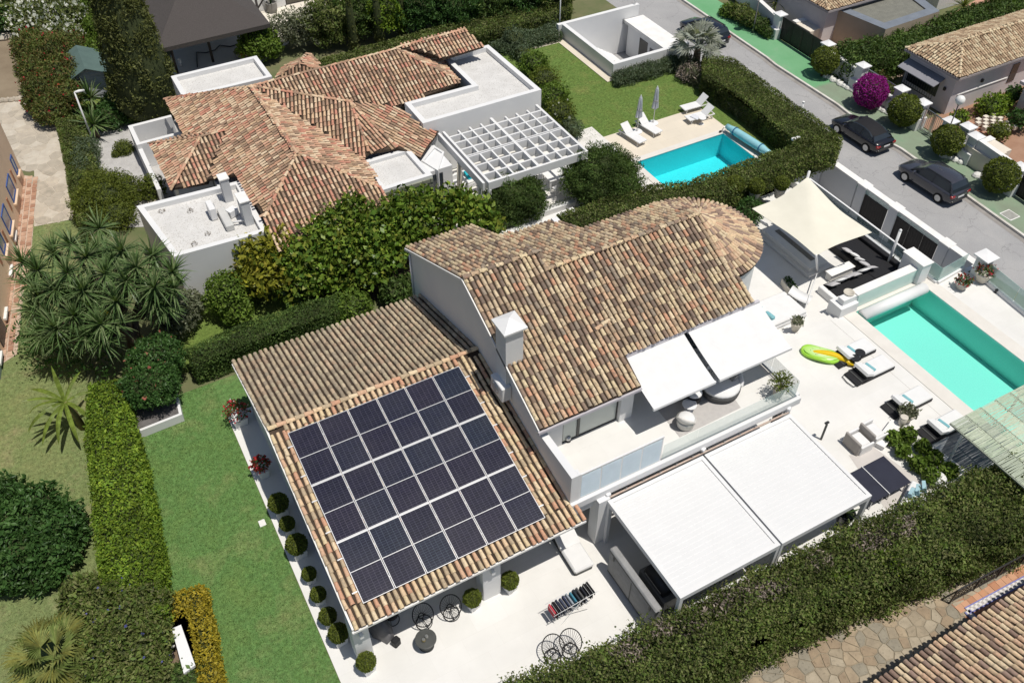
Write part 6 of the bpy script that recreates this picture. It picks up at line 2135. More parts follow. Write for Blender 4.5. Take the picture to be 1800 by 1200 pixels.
ck.inputs['Color2'].default_value = (.40, .37, .36, 1)
nt.links.new(_pos(nt), ck.inputs['Vector'])
nt.links.new(ck.outputs[0], bs.inputs['Base Color'])
M_PATT = m
for a, b in (((1700, 1073), (1830, 1003)), ((1700, 1073), (1728, 1102))):
 a, b = np.array(G(*a, .045)), np.array(G(*b, .045))
 d = b - a
 L = np.linalg.norm(d)
 an_ = math.atan2(d[1], d[0])
 part(bl, "tile_strip", MB().cbox(tuple((a + b) / 2 - l0), (L, .2, .03), rz=an_), M_PATT)
 for s in (-1, 1):
  nn = np.array([-d[1], d[0], 0]) / L * .12 * s
  part(bl, "blue_edge", MB().cbox(tuple((a + b) / 2 + nn - l0), (L, .045, .034), rz=an_), M_BLUET)
r0, r1 = np.array(G(1668, 1060, .03)), np.array(G(1830, 972, .03))
ra = thing("iron_railing", "black wrought iron railing edging the terracotta floor", "railing", tuple(r0), math.atan2(r1[1] - r0[1], r1[0] - r0[0]))
L = float(np.linalg.norm(r1 - r0))
part(ra, "top_rail", MB().box(0, L, -.025, .025, .92, .96), M_DARKMETAL)
part(ra, "bottom_rail", MB().box(0, L, -.02, .02, .1, .13), M_DARKMETAL)
x = .0
while x < L:
 part(ra, "post", MB().box(x, x + .04, -.025, .025, 0, .92), M_DARKMETAL)
 n = 7
 for k in range(n):
  xa = x + .04 + k * .16
  if xa + .16 > L:
   break
  part(ra, "scroll_bar", MB().tube([(xa, 0, .13), (xa + .16, 0, .92)], .012, 4), M_DARKMETAL)
  part(ra, "scroll_bar", MB().tube([(xa + .16, .003, .13), (xa, .003, .92)], .012, 4), M_DARKMETAL)
 x += 1.2
br_ = thing("corner_house", "house with a warm clay tile roof filling the bottom right corner", "house", G(1700, 1210, 0))
e0, e1 = np.array(G(1490, 1205, 2.6)), np.array(G(1810, 1047, 2.6))
yy = (e0[1] + e1[1]) / 2
print("corner roof", e0, e1)
x0, x1 = e0[0] - 1.5, e1[0] + 4
rz_ = lambda y: 2.6 + (yy - y) * .36
pl = [(x0, yy, 2.6), (x1, yy, 2.6), (x1, yy - 7, rz_(yy - 7)), (x0, yy - 7, rz_(yy - 7))]
rb = MB().poly3(pl[::-1])
rb.add([pl[0], pl[1], (x1, yy, 2.45), (x0, yy, 2.45)], [(0, 1, 2, 3)])
ro = part(br_, "roof", rb, M_UNDER, world=True)
part(br_, "wall", MB().box(x0 + .3, x1, yy - 6.5, yy - .35, 0, 2.5), M_WHITE, world=True)
T5 = Tiles()
lay(T5, pl[::-1], .225, .335)
T5.emit(ro, TILES_S, (0, 0, 0), 290)
cb = thing("iron_bracket", "thin black iron bracket at the end of the tile border", "bracket", G(1728, 1098, .03))
part(cb, "bar", MB().tube([(-.3, -.3, 0), (.1, .2, .75), (.35, 0, .3)], .025, 6), M_DARKMETAL, True)
part(cb, "foot", MB().box(-.36, -.24, -.36, -.24, -.02, .02), M_DARKMETAL)
# things on the terraces of the white villa
def rnd_foliage(r, n, size, m, c=(0, 0, 0), rz=1.0, **k):
 return foliage_mesh("foliage", [blob_samples(c, (r, r, r * rz), n, **k)], size, m)
def ball_planter(label, p, r=.40, group="box balls in white planters", pot='square', hp=.42, m_pot=None, w=.27):
 t = thing("potted_box_ball", label, "plant", p, random.uniform(-.1, .1), group)
 mb = MB()
 if pot == 'square':
  mb.add([(-w * .85, -w * .85, 0), (w * .85, -w * .85, 0), (w * .85, w * .85, 0), (-w * .85, w * .85, 0), (-w, -w, hp), (w, -w, hp), (w, w, hp), (-w, w, hp),
    (-w + .04, -w + .04, hp), (w - .04, -w + .04, hp), (w - .04, w - .04, hp), (-w + .04, w - .04, hp)],
 [(3, 2, 1, 0), (0, 1, 5, 4), (1, 2, 6, 5), (2, 3, 7, 6), (3, 0, 4, 7), (4, 5, 9, 8), (5, 6, 10, 9), (6, 7, 11, 10), (7, 4, 8, 11)])
 else:
  mb.lathe([(w * .75, 0), (w, hp * .9), (w * 1.08, hp * .92), (w * 1.08, hp), (w * .9, hp)], seg=18)
 part(t, "pot", mb, m_pot or M_WHITE2)
 part(t, "soil", MB().lathe([(w * .8, hp - .06), (w * .8, hp - .05)], seg=12), M_SOIL)
 cm = MB().ball((0, 0, hp + r * .75), r * .86, 12, 8)
 me = foliage_mesh("box_ball", [blob_samples((0, 0, hp + r * .75), (r, r, r), int(2100 * r * r / .16), (.9, 1.03), .03, -.8)], .07, L_BOX, 1.6, .6, .1, cm, M_TWIG)
 part(t, "foliage", me, None)
 return t
strip = [(485, 885), (497, 918), (520, 957), (540, 1003), (556, 1040), (572, 1080), (594, 1110)]
names = ["topmost box ball in the row along the west wall, in deep shade", "second box ball from the top along the west wall", "large box ball in a wide planter, third along the west wall",
 "smallest box ball, fourth along the west wall", "fifth box ball from the top along the west wall", "sixth box ball, third from the corner column", "box ball nearest the corner column on the west strip"]
proto = None
for (px, py), lab in zip(strip, names):
 p = G(px, py, .72)
 p = (min(max(p[0], 1.88), 2.1), p[1], 0.0)
 if proto is None:
  proto = ball_planter(lab, p)
 else:
  dup(proto, p, random.uniform(-.1, .1), lab, scale=(.68, .92, .62, .66, .72, .8)[strip.index((px, py)) - 1] * 1.12)
for (px, py), lab in (((643, 1160), "box ball in a white pot in front of the porch's corner column"), ((830, 1048), "box ball in a white pot left of the porch's square column"), ((896, 1017), "box ball in a white pot right of the porch's square column")):
 p = G(px, py, .72)
 dup(proto, (p[0], p[1], 0), .2, lab, scale=.86)
for (px, py), lab, s in (((1290, 333), "largest box ball in a stone pot on the white north wall", 1.25), ((1328, 334), "box ball in a stone pot at the middle of the north wall", 1.1), ((1373, 328), "box ball half behind the corner of the shade sail", 1.0)):
 p = G(px, py, 1.0)
 t = ball_planter(lab, (p[0], p[1], .3), .42 * s, "box balls on the north wall", 'round', .62, mat("stone_pot%d" % px, (.50, .47, .42), .85, (.42, .39, .35), 3), .32)
for (px, py), lab in (((416, 722), "pot of red and cream flowers at the far end of the west strip"), ((458, 815), "narrow pot of red flowers midway along the west strip")):
 p = G(px, py, .8)
 p = (min(max(p[0], 1.75), 2.1), p[1], 0)
 t = thing("flower_pot", lab, "plant", p, 0, "red flowers on the west strip")
 s = 1.15 if px == 416 else .8
 part(t, "pot", MB().add([(-.22 * s, -.22 * s, 0), (.22 * s, -.22 * s, 0), (.22 * s, .22 * s, 0), (-.22 * s, .22 * s, 0), (-.28 * s, -.28 * s, .45), (.28 * s, -.28 * s, .45), (.28 * s, .28 * s, .45), (-.28 * s, .28 * s, .45)],
       [(3, 2, 1, 0), (0, 1, 5, 4), (1, 2, 6, 5), (2, 3, 7, 6), (3, 0, 4, 7), (4, 5, 6, 7)]), M_WHITE2)
 b = blob_samples((0, 0, .8), (.42 * s, .42 * s, .48 * s), 420, (.5, 1.05), .2)
 part(t, "foliage", foliage_mesh("foliage", [b], .11, L_DEEP, 2.5), None)
 k = rng.uniform(size=len(b[0])) < .5
 part(t, "flowers", foliage_mesh("flowers", [(b[0][k] + b[1][k] * .05, b[1][k])], .10, F_RED, 1.2, .9), None, kind='stuff')
 if px == 416:
  k = rng.uniform(size=len(b[0])) < .12
  part(t, "flowers", foliage_mesh("flowers", [(b[0][k] + b[1][k] * .07, b[1][k])], .10, F_WHITE, 1.2, .9), None, kind='stuff')
t = thing("drain_cover", "small pale drain cover on the lawn beside the strip", "cover", G(461, 919, -.01))
part(t, "lid", MB().bevbox(-.13, .13, -.16, .16, 0, .03, .01), M_TRIM)
M_WIRE = mat("black_wire", (.022, .021, .021), .5, (.016, .016, .016), 5)
def wire_chair(label, p, rz, tilt=.55):
 """round wire garden chair: hoop, ring of spokes, base hoop and legs"""
 t = thing("wire_chair", label, "chair", p, rz, "round black wire chairs")
 c = Vector((0, .1, .45))
 m = Matrix.Translation(c) @ Matrix.Rotation(tilt, 4, 'X')
 R1, R2 = .40, .10
 hoop = [m @ Vector((R1 * math.cos(2 * pi * i / 28), R1 * 1.1 * math.sin(2 * pi * i / 28), .2)) for i in range(28)]
 hub = [m @ Vector((R2 * math.cos(2 * pi * i / 14), R2 * math.sin(2 * pi * i / 14) - .1, -.12)) for i in range(14)]
 part(t, "hoop", MB().tube(hoop, .021, 6, closed=True), M_WIRE, True)
 part(t, "seat_ring", MB().tube(hub, .02, 6, closed=True), M_WIRE, True)
 sp = MB()
 for i in range(28):
  a = hoop[i]
  b = hub[i // 2]
  mid = (a + b) / 2 + Vector((0, 0, -.07))
  sp.tube([a, mid, b], .006, 4)
 part(t, "cords", sp, M_WIRE, kind='stuff')
 part(t, "base_hoop", MB().tube([(.30 * math.cos(2 * pi * i / 24), .30 * math.sin(2 * pi * i / 24) - .05, .04) for i in range(24)], .017, 6, closed=True), M_WIRE, True)
 for a in (.5, 2.6, 4.71):
  part(t, "leg", MB().tube([(.30 * math.cos(a), .30 * math.sin(a) - .05, .04), tuple(m @ Vector((.1 * math.cos(a), .1 * math.sin(a) - .1, -.12)))], .016, 5), M_WIRE, True)
 return t
wire_chair("round black wire chair half under the porch eave, left of the pair", (*G2(743, 1083, .4), 0), .15, .8)
wire_chair("round black wire chair just left of the potted box ball at the porch", (*G2(792, 1068, .4), 0), -.1, .8)
wire_chair("round black wire chair near the hedge, left one of two standing together", (*G2(972, 1143, .4), 0), -.5, .35)
wire_chair("round black wire chair touching the hedge at the terrace edge", (*G2(1003, 1133, .4), 0), -.3, .35)
M_DKGREY = mat("charcoal_top", (.075, .078, .075), .5, (.055, .058, .056), 3)
t = thing("round_table", "round dark grey table with two small jars on the sunny terrace", "table", G(750, 1134, 0))
part(t, "tabletop", MB().lathe([(.36, .48), (.39, .50), (.39, .53), (.36, .545)], seg=28), M_DKGREY)
part(t, "pedestal", MB().lathe([(.28, 0), (.24, .05), (.27, .3), (.33, .479)], seg=20), M_DKGREY)
for (px, py), lab in (((752, 1122), "small glass jar on the dark round table, farther one"), ((747, 1128), "small brass jar on the dark round table, nearer one")):
 p = G(px - 2, py - 2, .55)
 j = thing("jar", lab, "jar", p, 0, "jars on the round table")
 part(j, "jar", MB().lathe([(.05, 0), (.065, .02), (.065, .1), (.05, .12)], seg=12), mat("jar_%d" % px, (.34, .34, .31) if px == 752 else (.30, .25, .12), .25))
 part(j, "lid", MB().lathe([(.055, .121), (.055, .14)], seg=12), M_STEEL)
t = thing("wire_stool", "black barrel stool with a wire base under the porch eave", "stool", (*G2(688, 1082, .3), 0))
part(t, "seat", MB().lathe([(.20, .38), (.27, .42), (.27, .56), (.22, .60)], seg=18), M_BLACK, True)
part(t, "base_hoop", MB().tube([(.27 * math.cos(2 * pi * i / 20), .27 * math.sin(2 * pi * i / 20), .03) for i in range(20)], .016, 5, closed=True), M_WIRE, True)
for a in (0, 2.1, 4.2):
 part(t, "leg", MB().tube([(.27 * math.cos(a), .27 * math.sin(a), .03), (.2 * math.cos(a), .2 * math.sin(a), .39)], .014, 5), M_WIRE)
t = thing("covered_bicycle", "bundle under a crumpled grey cover beside the corner column", "cover", G(668, 1108, 0), .4)
b = blob_samples((0, 0, .45), (.3, .62, .55), 10)
mb = MB()
n, k_ = 14, 9
vs, fs = [], []
for i in range(k_):
 for k in range(n):
  a = 2 * pi * k / n
  ph = i / (k_ - 1) * pi * .5
  r = math.cos(ph) * (1 + .18 * math.sin(k * 3 + i) * .6)
  vs.append((.34 * r * math.cos(a), .68 * r * math.sin(a), .02 + 1.0 * math.sin(ph) * (1 + .08 * math.sin(k * 2.0))))
for i in range(k_ - 1):
 for k in range(n):
  fs.append((i * n + k, i * n + (k + 1) % n, (i + 1) * n + (k + 1) % n, (i + 1) * n + k))
part(t, "cover", mb.add(vs, fs), mat("grey_tarpaulin", (.16, .155, .16), .5, (.10, .10, .105), 6, .5, 12), True)
part(t, "weight", MB().bevbox(-.15, .15, -.95, -.7, 0, .35, .04), M_BLACK)
l0, l1 = np.array(G(1005, 990, .38)), np.array(G(993, 935, .75))
t = thing("chaise_cushion", "white cushioned chaise on the terrace beneath the eave corner", "chaise", G(1004, 970, 0), -.03)
part(t, "base", MB().bevbox(-.40, .40, -1.0, .9, 0, .22, .05), M_DKGREY)
cv = MB()
for (ya, za), (yb, zb) in (((-1.03, .36), (.1, .38)), ((.1, .38), (1.0, .72))):
 cv.add([(-.43, ya, za - .14), (.43, ya, za - .14), (.43, yb, zb - .14), (-.43, yb, zb - .14), (-.43, ya, za), (.43, ya, za), (.43, yb, zb), (-.43, yb, zb)],
 [(3, 2, 1, 0), (4, 5, 6, 7), (0, 1, 5, 4), (1, 2, 6, 5), (2, 3, 7, 6), (3, 0, 4, 7)])
part(t, "cushion", MB().bevbox(-.43, .43, -1.03, .1, .222, .38, .06), M_WHITEFAB)
part(t, "back_cushion", MB().cbox((0, .50, .46), (.86, .9, .15), rx=.42), M_WHITEFAB)
r0, r1 = np.array(G(970, 1070, .95)), np.array(G(1040, 1030, .95))
rc = (r0 + r1) / 2
ra_ = math.atan2((r1 - r0)[1], (r1 - r0)[0])
t = thing("drying_rack", "folding laundry rack standing on the white terrace", "drying rack", (rc[0], rc[1], 0), ra_)
RL = float(np.linalg.norm(r1 - r0)) / 2 + .1
for s in (-.28, .28):
 part(t, "side_rail", MB().tube([(-RL, s, .95), (RL, s, .95)], .012, 6), M_WHITE2, True)
for s in (-1, 1):
 part(t, "leg_frame", MB().tube([(s * RL * .6, -.28, 0), (s * -RL * .3, -.27, .94)], .012, 6), M_WHITE2)
 part(t, "leg_frame", MB().tube([(s * RL * .6, .28, 0), (s * -RL * .3, .27, .94)], .012, 6), M_WHITE2)
wires = MB()
for i in range(14):
 x = -RL + (i + .5) * 2 * RL / 14
 wires.tube([(x, -.28, .95), (x, .28, .95)], .005, 4)
part(t, "rack_wires", wires, M_WHITE2, kind='stuff')
cols_ = [(.50, .06, .08), (.012, .012, .014), (.03, .035, .06), (.06, .07, .11), (.04, .05, .09), (.32, .36, .40), (.06, .22, .30), (.03, .04, .05), (.10, .10, .10), (.02, .022, .03), (.012, .012, .014), (.015, .015, .016)]
lab_ = ["bright red garment at the near end of the laundry rack", "black garment next to the red one on the rack", "dark navy garment, third along the laundry rack", "slate blue garment, fourth along the laundry rack", "navy garment, fifth along the laundry rack",
  "pale grey garment at the middle of the rack", "teal blue garment at the middle of the rack", "charcoal garment just past the teal one", "grey garment among the black ones on the rack", "blue-black garment, third from the rack's far end",
  "black garment, second from the rack's far end", "black garment hanging at the rack's far end"]
for i, c in enumerate(cols_):
 x = -RL + .12 + i * (2 * RL - .2) / 11.5
 g = thing("hanging_garment", lab_[i], "clothes", (rc[0] + x * math.cos(ra_), rc[1] + x * math.sin(ra_), .95), ra_, "laundry on the rack")
 m_ = mat("cloth_%d" % i, c, .9, tuple(v * .75 for v in c), 9, .2, 60)
 d1, d2 = random.uniform(.3, .6), random.uniform(.25, .5)
 mb = MB()
 prof = [(-.045, -d1), (-.05, -.05), (-.03, .015), (.03, .015), (.05, -.05), (.05, -d2)]
 w0 = random.uniform(.2, .27)
 for (xa, za), (xb, zb) in zip(prof, prof[1:]):
  mb.add([(xa, -w0, za), (xb, -w0, zb), (xb, w0, zb), (xa, w0, za)], [(0, 1, 2, 3), (3, 2, 1, 0)][:1])
 part(g, "cloth", mb, m_)
 if i % 3 == 1:
  part(g, "sleeve", MB().cbox((.07, w0 * .7, -.2), (.03, .13, .35)), m_)
k0, k1 = np.array(G(1082, 945, 1.5)), np.array(G(1145, 1040, 1.5))
M_COVER = mat("grey_cover_cloth", (.30, .30, .30), .85, (.24, .24, .24), 4, .3, 60)
t = thing("covered_screen", "tall unit wrapped in a grey cover beside the white pergola", "cover", (12.25, 13.0, 0))
part(t, "cover", MB().bevbox(-.22, .08, -1.55, 1.45, .06, 1.6, .05), M_COVER)
part(t, "band", MB().box(-.235, -.222, -1.5, 1.4, .12, .15).box(-.235, -.222, -1.5, 1.4, 1.45, 1.49), M_DKGREY)
part(t, "band", MB().box(-.234, -.221, -.06, -.03, .16, 1.31), M_DKGREY)
for y in (-1.2, 1.1):
 part(t, "buckle", MB().box(-.25, -.236, y - .04, y + .04, 1.2, 1.42), M_DKGREY)
t = thing("barbecue", "black barbecue under the left edge of the pergola", "barbecue", (13.15, 12.7, 0))
part(t, "cabinet", MB().bevbox(-.35, .35, -.8, .8, 0, .85, .03), mat("barbecue_grey", (.24, .245, .25), .4, metal=.5))
part(t, "lid", MB().tube([(0, -.6, .95), (0, .6, .95)], .3, 12), M_DARKMETAL, True)
part(t, "handle", MB().tube([(-.32, -.5, 1.05), (-.32, .5, 1.05)], .02, 6), M_STEEL)
t = thing("dining_table", "dark table under the front of the left pergola bay", "table", (15.0, 12.4, 0))
part(t, "tabletop", MB().bevbox(-1.3, 1.3, -.5, .5, .70, .74, .01), M_DKGREY)
for sx in (-1.2, 1.2):
 for sy in (-.42, .42):
  part(t, "leg", MB().box(sx - .04, sx + .04, sy - .04, sy + .04, 0, .698), M_DKGREY)
p = G(1482, 915, .4)
t = thing("tall_black_planter", "tall black planter with spiky plant beside a pergola post", "plant", (p[0], p[1], 0))
part(t, "pot", MB().lathe([(.2, 0), (.36, .9), (.36, .98), (.3, .98), (.28, .9)], seg=20), mat("glossy_black", (.012, .012, .013), .2, spec=.5))
V_, F_ = blades((0, 0, .95), 30, .7, .07, (10, 80), .7)
part(t, "plant", MB().add(V_, F_), L_YUCCA)
t = thing("balcony_rug", "pale grey rug on the balcony under the awnings", "rug", (17.6, 17.6, 3.0))
rq = [G2(1150, 712, 3.01), G2(1195, 768, 3.01), G2(1302, 716, 3.01), G2(1262, 660, 3.01)]
part(t, "rug", MB().prism(rq, 3.004, 3.016), mat("grey_rug", (.50, .48, .46), .95, (.44, .42, .41), 5, .4, 90), world=True)
def tub_chair(label, p, rz, m, legs=False):
 t = thing("tub_chair", label, "chair", p, rz, "round tub chairs on the balcony")
 prof = [(.26, 0), (.34, .05), (.36, .3), (.40, .42)]
 part(t, "base", MB().lathe(prof, seg=20), m, True)
 part(t, "seat_cushion", MB().lathe([(.33, .421), (.35, .46), (.30, .52), (.01, .53)], seg=20), M_WHITEFAB, True)
 bk = MB()
 vs, fs = [], []
 n = 14
 for i in range(n + 1):
  a = rad(20 + 140 * i / n)
  h = .42 + .38 * math.sin(pi * i / n) ** .6
  for r, z in ((.36, .40), (.46, h), (.40, h + .02), (.31, .42)):
   vs.append((r * math.cos(a), r * math.sin(a), z))
 for i in range(n):
  for k in range(4):
   fs.append((i * 4 + k, i * 4 + (k + 1) % 4, i * 4 + 4 + (k + 1) % 4, i * 4 + 4 + k))
 part(t, "backrest", bk.add(vs, fs), m, True)
 if not legs:
  part(t, "plinth", MB().lathe([(.30, -.0), (.33, .045)], seg=18), M_DKGREY)
 return t
tub_chair("white tub chair standing in the sun on the balcony", (*G2(1205, 742, 3.2), 3.016), 2.2, mat("ivory_wicker", (.72, .70, .66), .7, (.62, .60, .56), 9, .5, 80))
tub_chair("dark tub chair half under the left awning", (*G2(1218, 697, 3.2), 3.016), .8, M_BLACK)
p = (*G2(1210, 702, 3.2), 3.0)
t = thing("balcony_table", "small low white table between the tub chairs", "table", (*G2(1212, 712, 3.3), 3.016))
part(t, "tabletop", MB().lathe([(.3, .33), (.3, .36)], seg=18), M_WHITE2)
part(t, "pedestal", MB().lathe([(.2, 0), (.03, .04), (.03, .328)], seg=12), M_WHITE2)
t = thing("round_daybed", "round white daybed with grey cushions under the balcony awnings", "daybed", (*G2(1265, 680, 3.2), 3.016), -.3)
part(t, "base", MB().lathe([(.75, .04), (.82, .08), (.85, .32), (.80, .36)], seg=28), mat("charcoal_base", (.10, .10, .10), .8), True)
part(t, "mattress", MB().lathe([(.80, .361), (.82, .42), (.76, .5), (.01, .51)], seg=28), M_WHITEFAB, True)
bk = MB()
vs, fs = [], []
for i in range(17):
 a = rad(-20 + 140 * i / 16)
 h = .36 + .42 * math.sin(pi * i / 16) ** .5
 for r, z in ((.80, .34), (.95, h), (.88, h + .02), (.74, .36)):
  vs.append((r * math.cos(a), r * math.sin(a), z))
for i in range(16):
 for k in range(4):
  fs.append((i * 4 + k, i * 4 + (k + 1) % 4, i * 4 + 4 + (k + 1) % 4, i * 4 + 4 + k))
part(t, "backrest", bk.add(vs, fs), M_WHITE2, True)
l = Vector(t.location)
for i, (dx, dy, lab, m_) in enumerate(((.35, .35, "charcoal cushion on the round daybed, farther from the rail", M_DKGREY), (.55, .0, "mid grey cushion on the round daybed, nearer the rail", M_GREYFAB))):
 c = thing("cushion", lab, "cushion", (l.x + dx, l.y + dy, l.z + .60), .5 - i * .6, "cushions on the round daybed")
 part(c, "cushion", MB().cbox((0, 0, 0), (.14, .48, .42), ry=.5), m_)
t = thing("potted_shrub", "bushy shrub in a pale pot in the balcony's glass corner", "plant", (*G2(1366, 695, 3.05), 3.0))
part(t, "pot", MB().lathe([(.16, 0), (.24, .45), (.24, .5), (.19, .5), (.18, .44)], seg=18), mat("beige_pot", (.52, .48, .42), .8))
part(t, "foliage", foliage_mesh("foliage", [blob_samples((0, 0, .85), (.42, .42, .45), 520, (.35, 1.1), .25)], .13, L_BOX, 3.2, .8, .4), None)
part(t, "stem", MB().tube([(0, 0, .4), (.02, 0, .8)], .03, 6), M_BARK)
t = thing("floor_lamp_ball", "small dark metal ball ornament by the balcony's sliding door", "ornament", (*G2(998, 774, 3.0), 3.0))
part(t, "ball", MB().ball((0, 0, .16), .13, 12, 7), M_STEEL, True)
part(t, "base", MB().lathe([(.13, 0), (.1, .04)], seg=12), M_DARKMETAL)
for q in ((1395, 578, "white daybed with two teal cushions on the sunken terrace"),):
 pl_ = [G2(1323, 551, .28 - .45), G2(1372, 517, .28 - .45), G2(1410, 547, .28 - .45), G2(1368, 575, .28 - .45)]
 cx = sum(a[0] for a in pl_) / 4
 cy = sum(a[1] for a in pl_) / 4
 t = thing("square_daybed", q[2], "daybed", (cx, cy, -.45))
 part(t, "base", MB().bevbox(-1.15, 1.15, -.85, .95, .02, .28, .03), M_WHITE2)
 part(t, "mattress", MB().bevbox(-1.12, 1.12, -.82, .92, .283, .5, .06), M_WHITEFAB)
 for i, (px, py, lab) in enumerate(((1331, 538, "teal bolster on the white daybed, nearer the roof turret"), (1353, 555, "teal bolster on the white daybed, nearer the awning"))):
  p = G(px, py, .1)
  c = thing("bolster", lab, "cushion", (p[0], p[1], .13), .1, "teal bolsters on the white daybed")
  part(c, "cushion", MB().bevbox(-.12, .12, -.28, .28, -.08, .1, .05), M_TEAL)
def pool_lounger(label, px, py, tl):
 p = G(px, py, .0)
 t = thing("pool_lounger", label, "sun lounger", (p[0], p[1], .0), 0, "black wicker loungers with white mattresses")
 fr = MB()
 fr.bevbox(-1.0, 1.0, -.44, .44, .02, .2, .02)
 part(t, "frame", fr, M_BLACK)
 bk = MB()
 bk.add([(-1.32, -.44, .03), (-.42, -.44, .2), (-.42, .44, .2), (-1.32, .44, .03), (-1.32, -.44, .10), (-.42, -.44, .26), (-.42, .44, .26), (-1.32, .44, .10)], [(3, 2, 1, 0), (4, 5, 6, 7), (0, 1, 5, 4), (1, 2, 6, 5), (2, 3, 7, 6), (3, 0, 4, 7)])
 part(t, "back_panel", bk, M_BLACK)
 part(t, "back_slat", MB().cbox((-.72, 0, .225), (.1, .8, .02), ry=-.17), M_DKGREY)
 part(t, "back_slat", MB().cbox((-1.0, 0, .175), (.1, .8, .02), ry=-.17), M_DKGREY)
 mt = MB()
 mt.bevbox(-.42, .98, -.42, .42, .203, .33, .05)
 part(t, "mattress", mt, M_WHITEFAB)
 part(t, "head_cushion", MB().cbox((-.62, 0, .42), (.5, .84, .14), ry=.42), M_WHITEFAB)
 if tl:
  part(t, "back_hoop", MB().tube([(-1.25, -.4, .1), (-1.5, -.36, .06), (-1.55, 0, .05), (-1.5, .36, .06), (-1.25, .4, .1)], .022, 6), M_DARKMETAL, True)
 return t
LNG = []
for i, (px, py, lab, tl) in enumerate(((1500, 622, "black and white pool lounger behind the kiwi float", 0), (1532, 652, "black and white pool lounger right of the banana float, its hoop outward", 1), (1597, 708, "black and white pool lounger with a potted plant at its foot", 0), (1660, 751, "black and white pool lounger partly under the reed canopy", 0))):
 LNG.append(pool_lounger(lab, px, py, tl))
 p = LNG[-1].location
 tw = thing("folded_towel", ["rolled teal-and-white towel on the lounger behind the kiwi float", "rolled teal-and-white towel on the lounger by the banana float", "rolled teal-and-white towel on the lounger by the potted plant", "rolled teal-and-white towel on the lounger under the reed canopy"][i], "towel", (p.x - .30, p.y + .02, .37), .12, "towels on the pool loungers")
 part(tw, "white_towel", MB().bevbox(-.22, .02, -.30, .30, -.03, .06, .03), M_WHITEFAB)
 part(tw, "teal_towel", MB().bevbox(.025, .19, -.29, .27, -.035, .05, .03), M_TEAL)
for (px, py, lab) in ((1508, 630, "round black side table between the first two pool loungers, farther one"), (1499, 640, "round black side table between the first two pool loungers, nearer one")):
 t = thing("side_table", lab, "table", G(px, py, .0), 0, "round black side tables")
 part(t, "tabletop", MB().lathe([(.24, .40), (.24, .43)], seg=20), M_BLACK)
 part(t, "pedestal", MB().lathe([(.16, 0), (.05, .05), (.05, .398)], seg=12), M_BLACK)
m, nt, bs = _nt("kiwi_print")
tc = nt.nodes.new("ShaderNodeTexCoord")
gr = nt.nodes.new("ShaderNodeTexGradient")
gr.gradient_type = 'SPHERICAL'
mp = nt.nodes.new("ShaderNodeMapping")
mp.inputs['Location'].default_value = (0, 0, 0)
mp.inputs['Scale'].default_value = (1.05, 1.9, 1.0)
nt.links.new(tc.outputs['Object'], mp.inputs[0])
nt.links.new(mp.outputs[0], gr.inputs[0])
c = _ramp(nt, gr.outputs['Fac'], [(0, (.34, .62, .10)), (.3, (.42, .68, .18)), (.6, (.55, .74, .34)), (.85, (.72, .78, .58))])
sd = _ramp(nt, _noise(nt, _pos(nt), 16, 2, .5), [(.63, 0), (.67, 1)])
rg = _ramp(nt, gr.outputs['Fac'], [(.35, 0), (.45, 1), (.7, 1), (.8, 0)])
mm = _mix(nt, 1.0, sd, rg, 'MULTIPLY')
c = _mix(nt, mm, c, (.05, .06, .02))
nt.links.new(c, bs.inputs['Base Color'])
bs.inputs['Roughness'].default_value = .3
M_KIWI = m
t = thing("kiwi_float", "green kiwi slice pool float lying beside the banana float", "pool float", G(1441, 626, .0), -.9, "inflatable pool floats")
part(t, "slice", MB().lathe([(.58, .16), (.60, .24), (.56, .255), (.3, .235), (.00005, .23)], seg=28, sx=1.35, sy=.62), M_KIWI)
part(t, "rim", MB().tube([(.84 * math.cos(2 * pi * i / 28), .40 * math.sin(2 * pi * i / 28), .14 + .05 * math.sin(3 * 2 * pi * i / 28)) for i in range(28)], .10, 8, closed=True), mat("kiwi_green", (.34, .64, .07), .3, (.28, .56, .05), 3), True)
t = thing("banana_float", "yellow banana pool float lying against a lounger", "pool float", G(1462, 632, .0), -.95, "inflatable pool floats")
pts = [(-1.02 + 2.05 * i / 14, .22 * math.cos(pi * (i / 14 - .5)) - .1, .16) for i in range(15)]
part(t, "body", MB().tube(pts, [.03 + .16 * math.sin(pi * min(1, max(0, i / 14))) ** .5 for i in range(15)], 10), mat("banana_yellow", (.75, .52, .01), .3, (.66, .44, .01), 2), True)
part(t, "tip", MB().ball((1.04, -.1, .16), .06, 8, 5), mat("banana_tip", (.30, .20, .03), .5))
def urn(name, label, p, r, h, m, leaf, n=170, size=.12, flowers=None, hgt=.22, grp=None):
 t = thing(name, label, "plant", p, 0, grp)
 part(t, "pot", MB().lathe([(r * .55, 0), (r * .62, h * .1), (r, h * .85), (r * 1.1, h * .9), (r * 1.1, h), (r * .92, h), (r * .88, h * .9)], seg=20), m, True)
 part(t, "soil", MB().lathe([(r * .9, h * .88), (r * .9, h * .89)], seg=14), M_SOIL)
 if leaf:
  b = blob_samples((0, 0, h + hgt * .5), (r * 1.05, r * 1.05, hgt), n, (.3, 1.1), .2)
  part(t, "foliage", foliage_mesh("foliage", [b], size, leaf, 2.0, .7, .4), None)
  if flowers:
   k = rng.uniform(size=len(b[0])) < .4
   part(t, "flowers", foliage_mesh("flowers", [(b[0][k] + b[1][k] * .05, b[1][k])], .10, flowers, 1.2, .9), None, kind='stuff')
 return t
M_CREAMPOT = mat("cream_pot", (.62, .58, .50), .8, (.52, .48, .41), 3)
urn("planted_bowl", "cream bowl of grey-green succulents by the third pool lounger", G(1590, 738, 0), .36, .55, M_CREAMPOT, L_GREY, 260, .14)
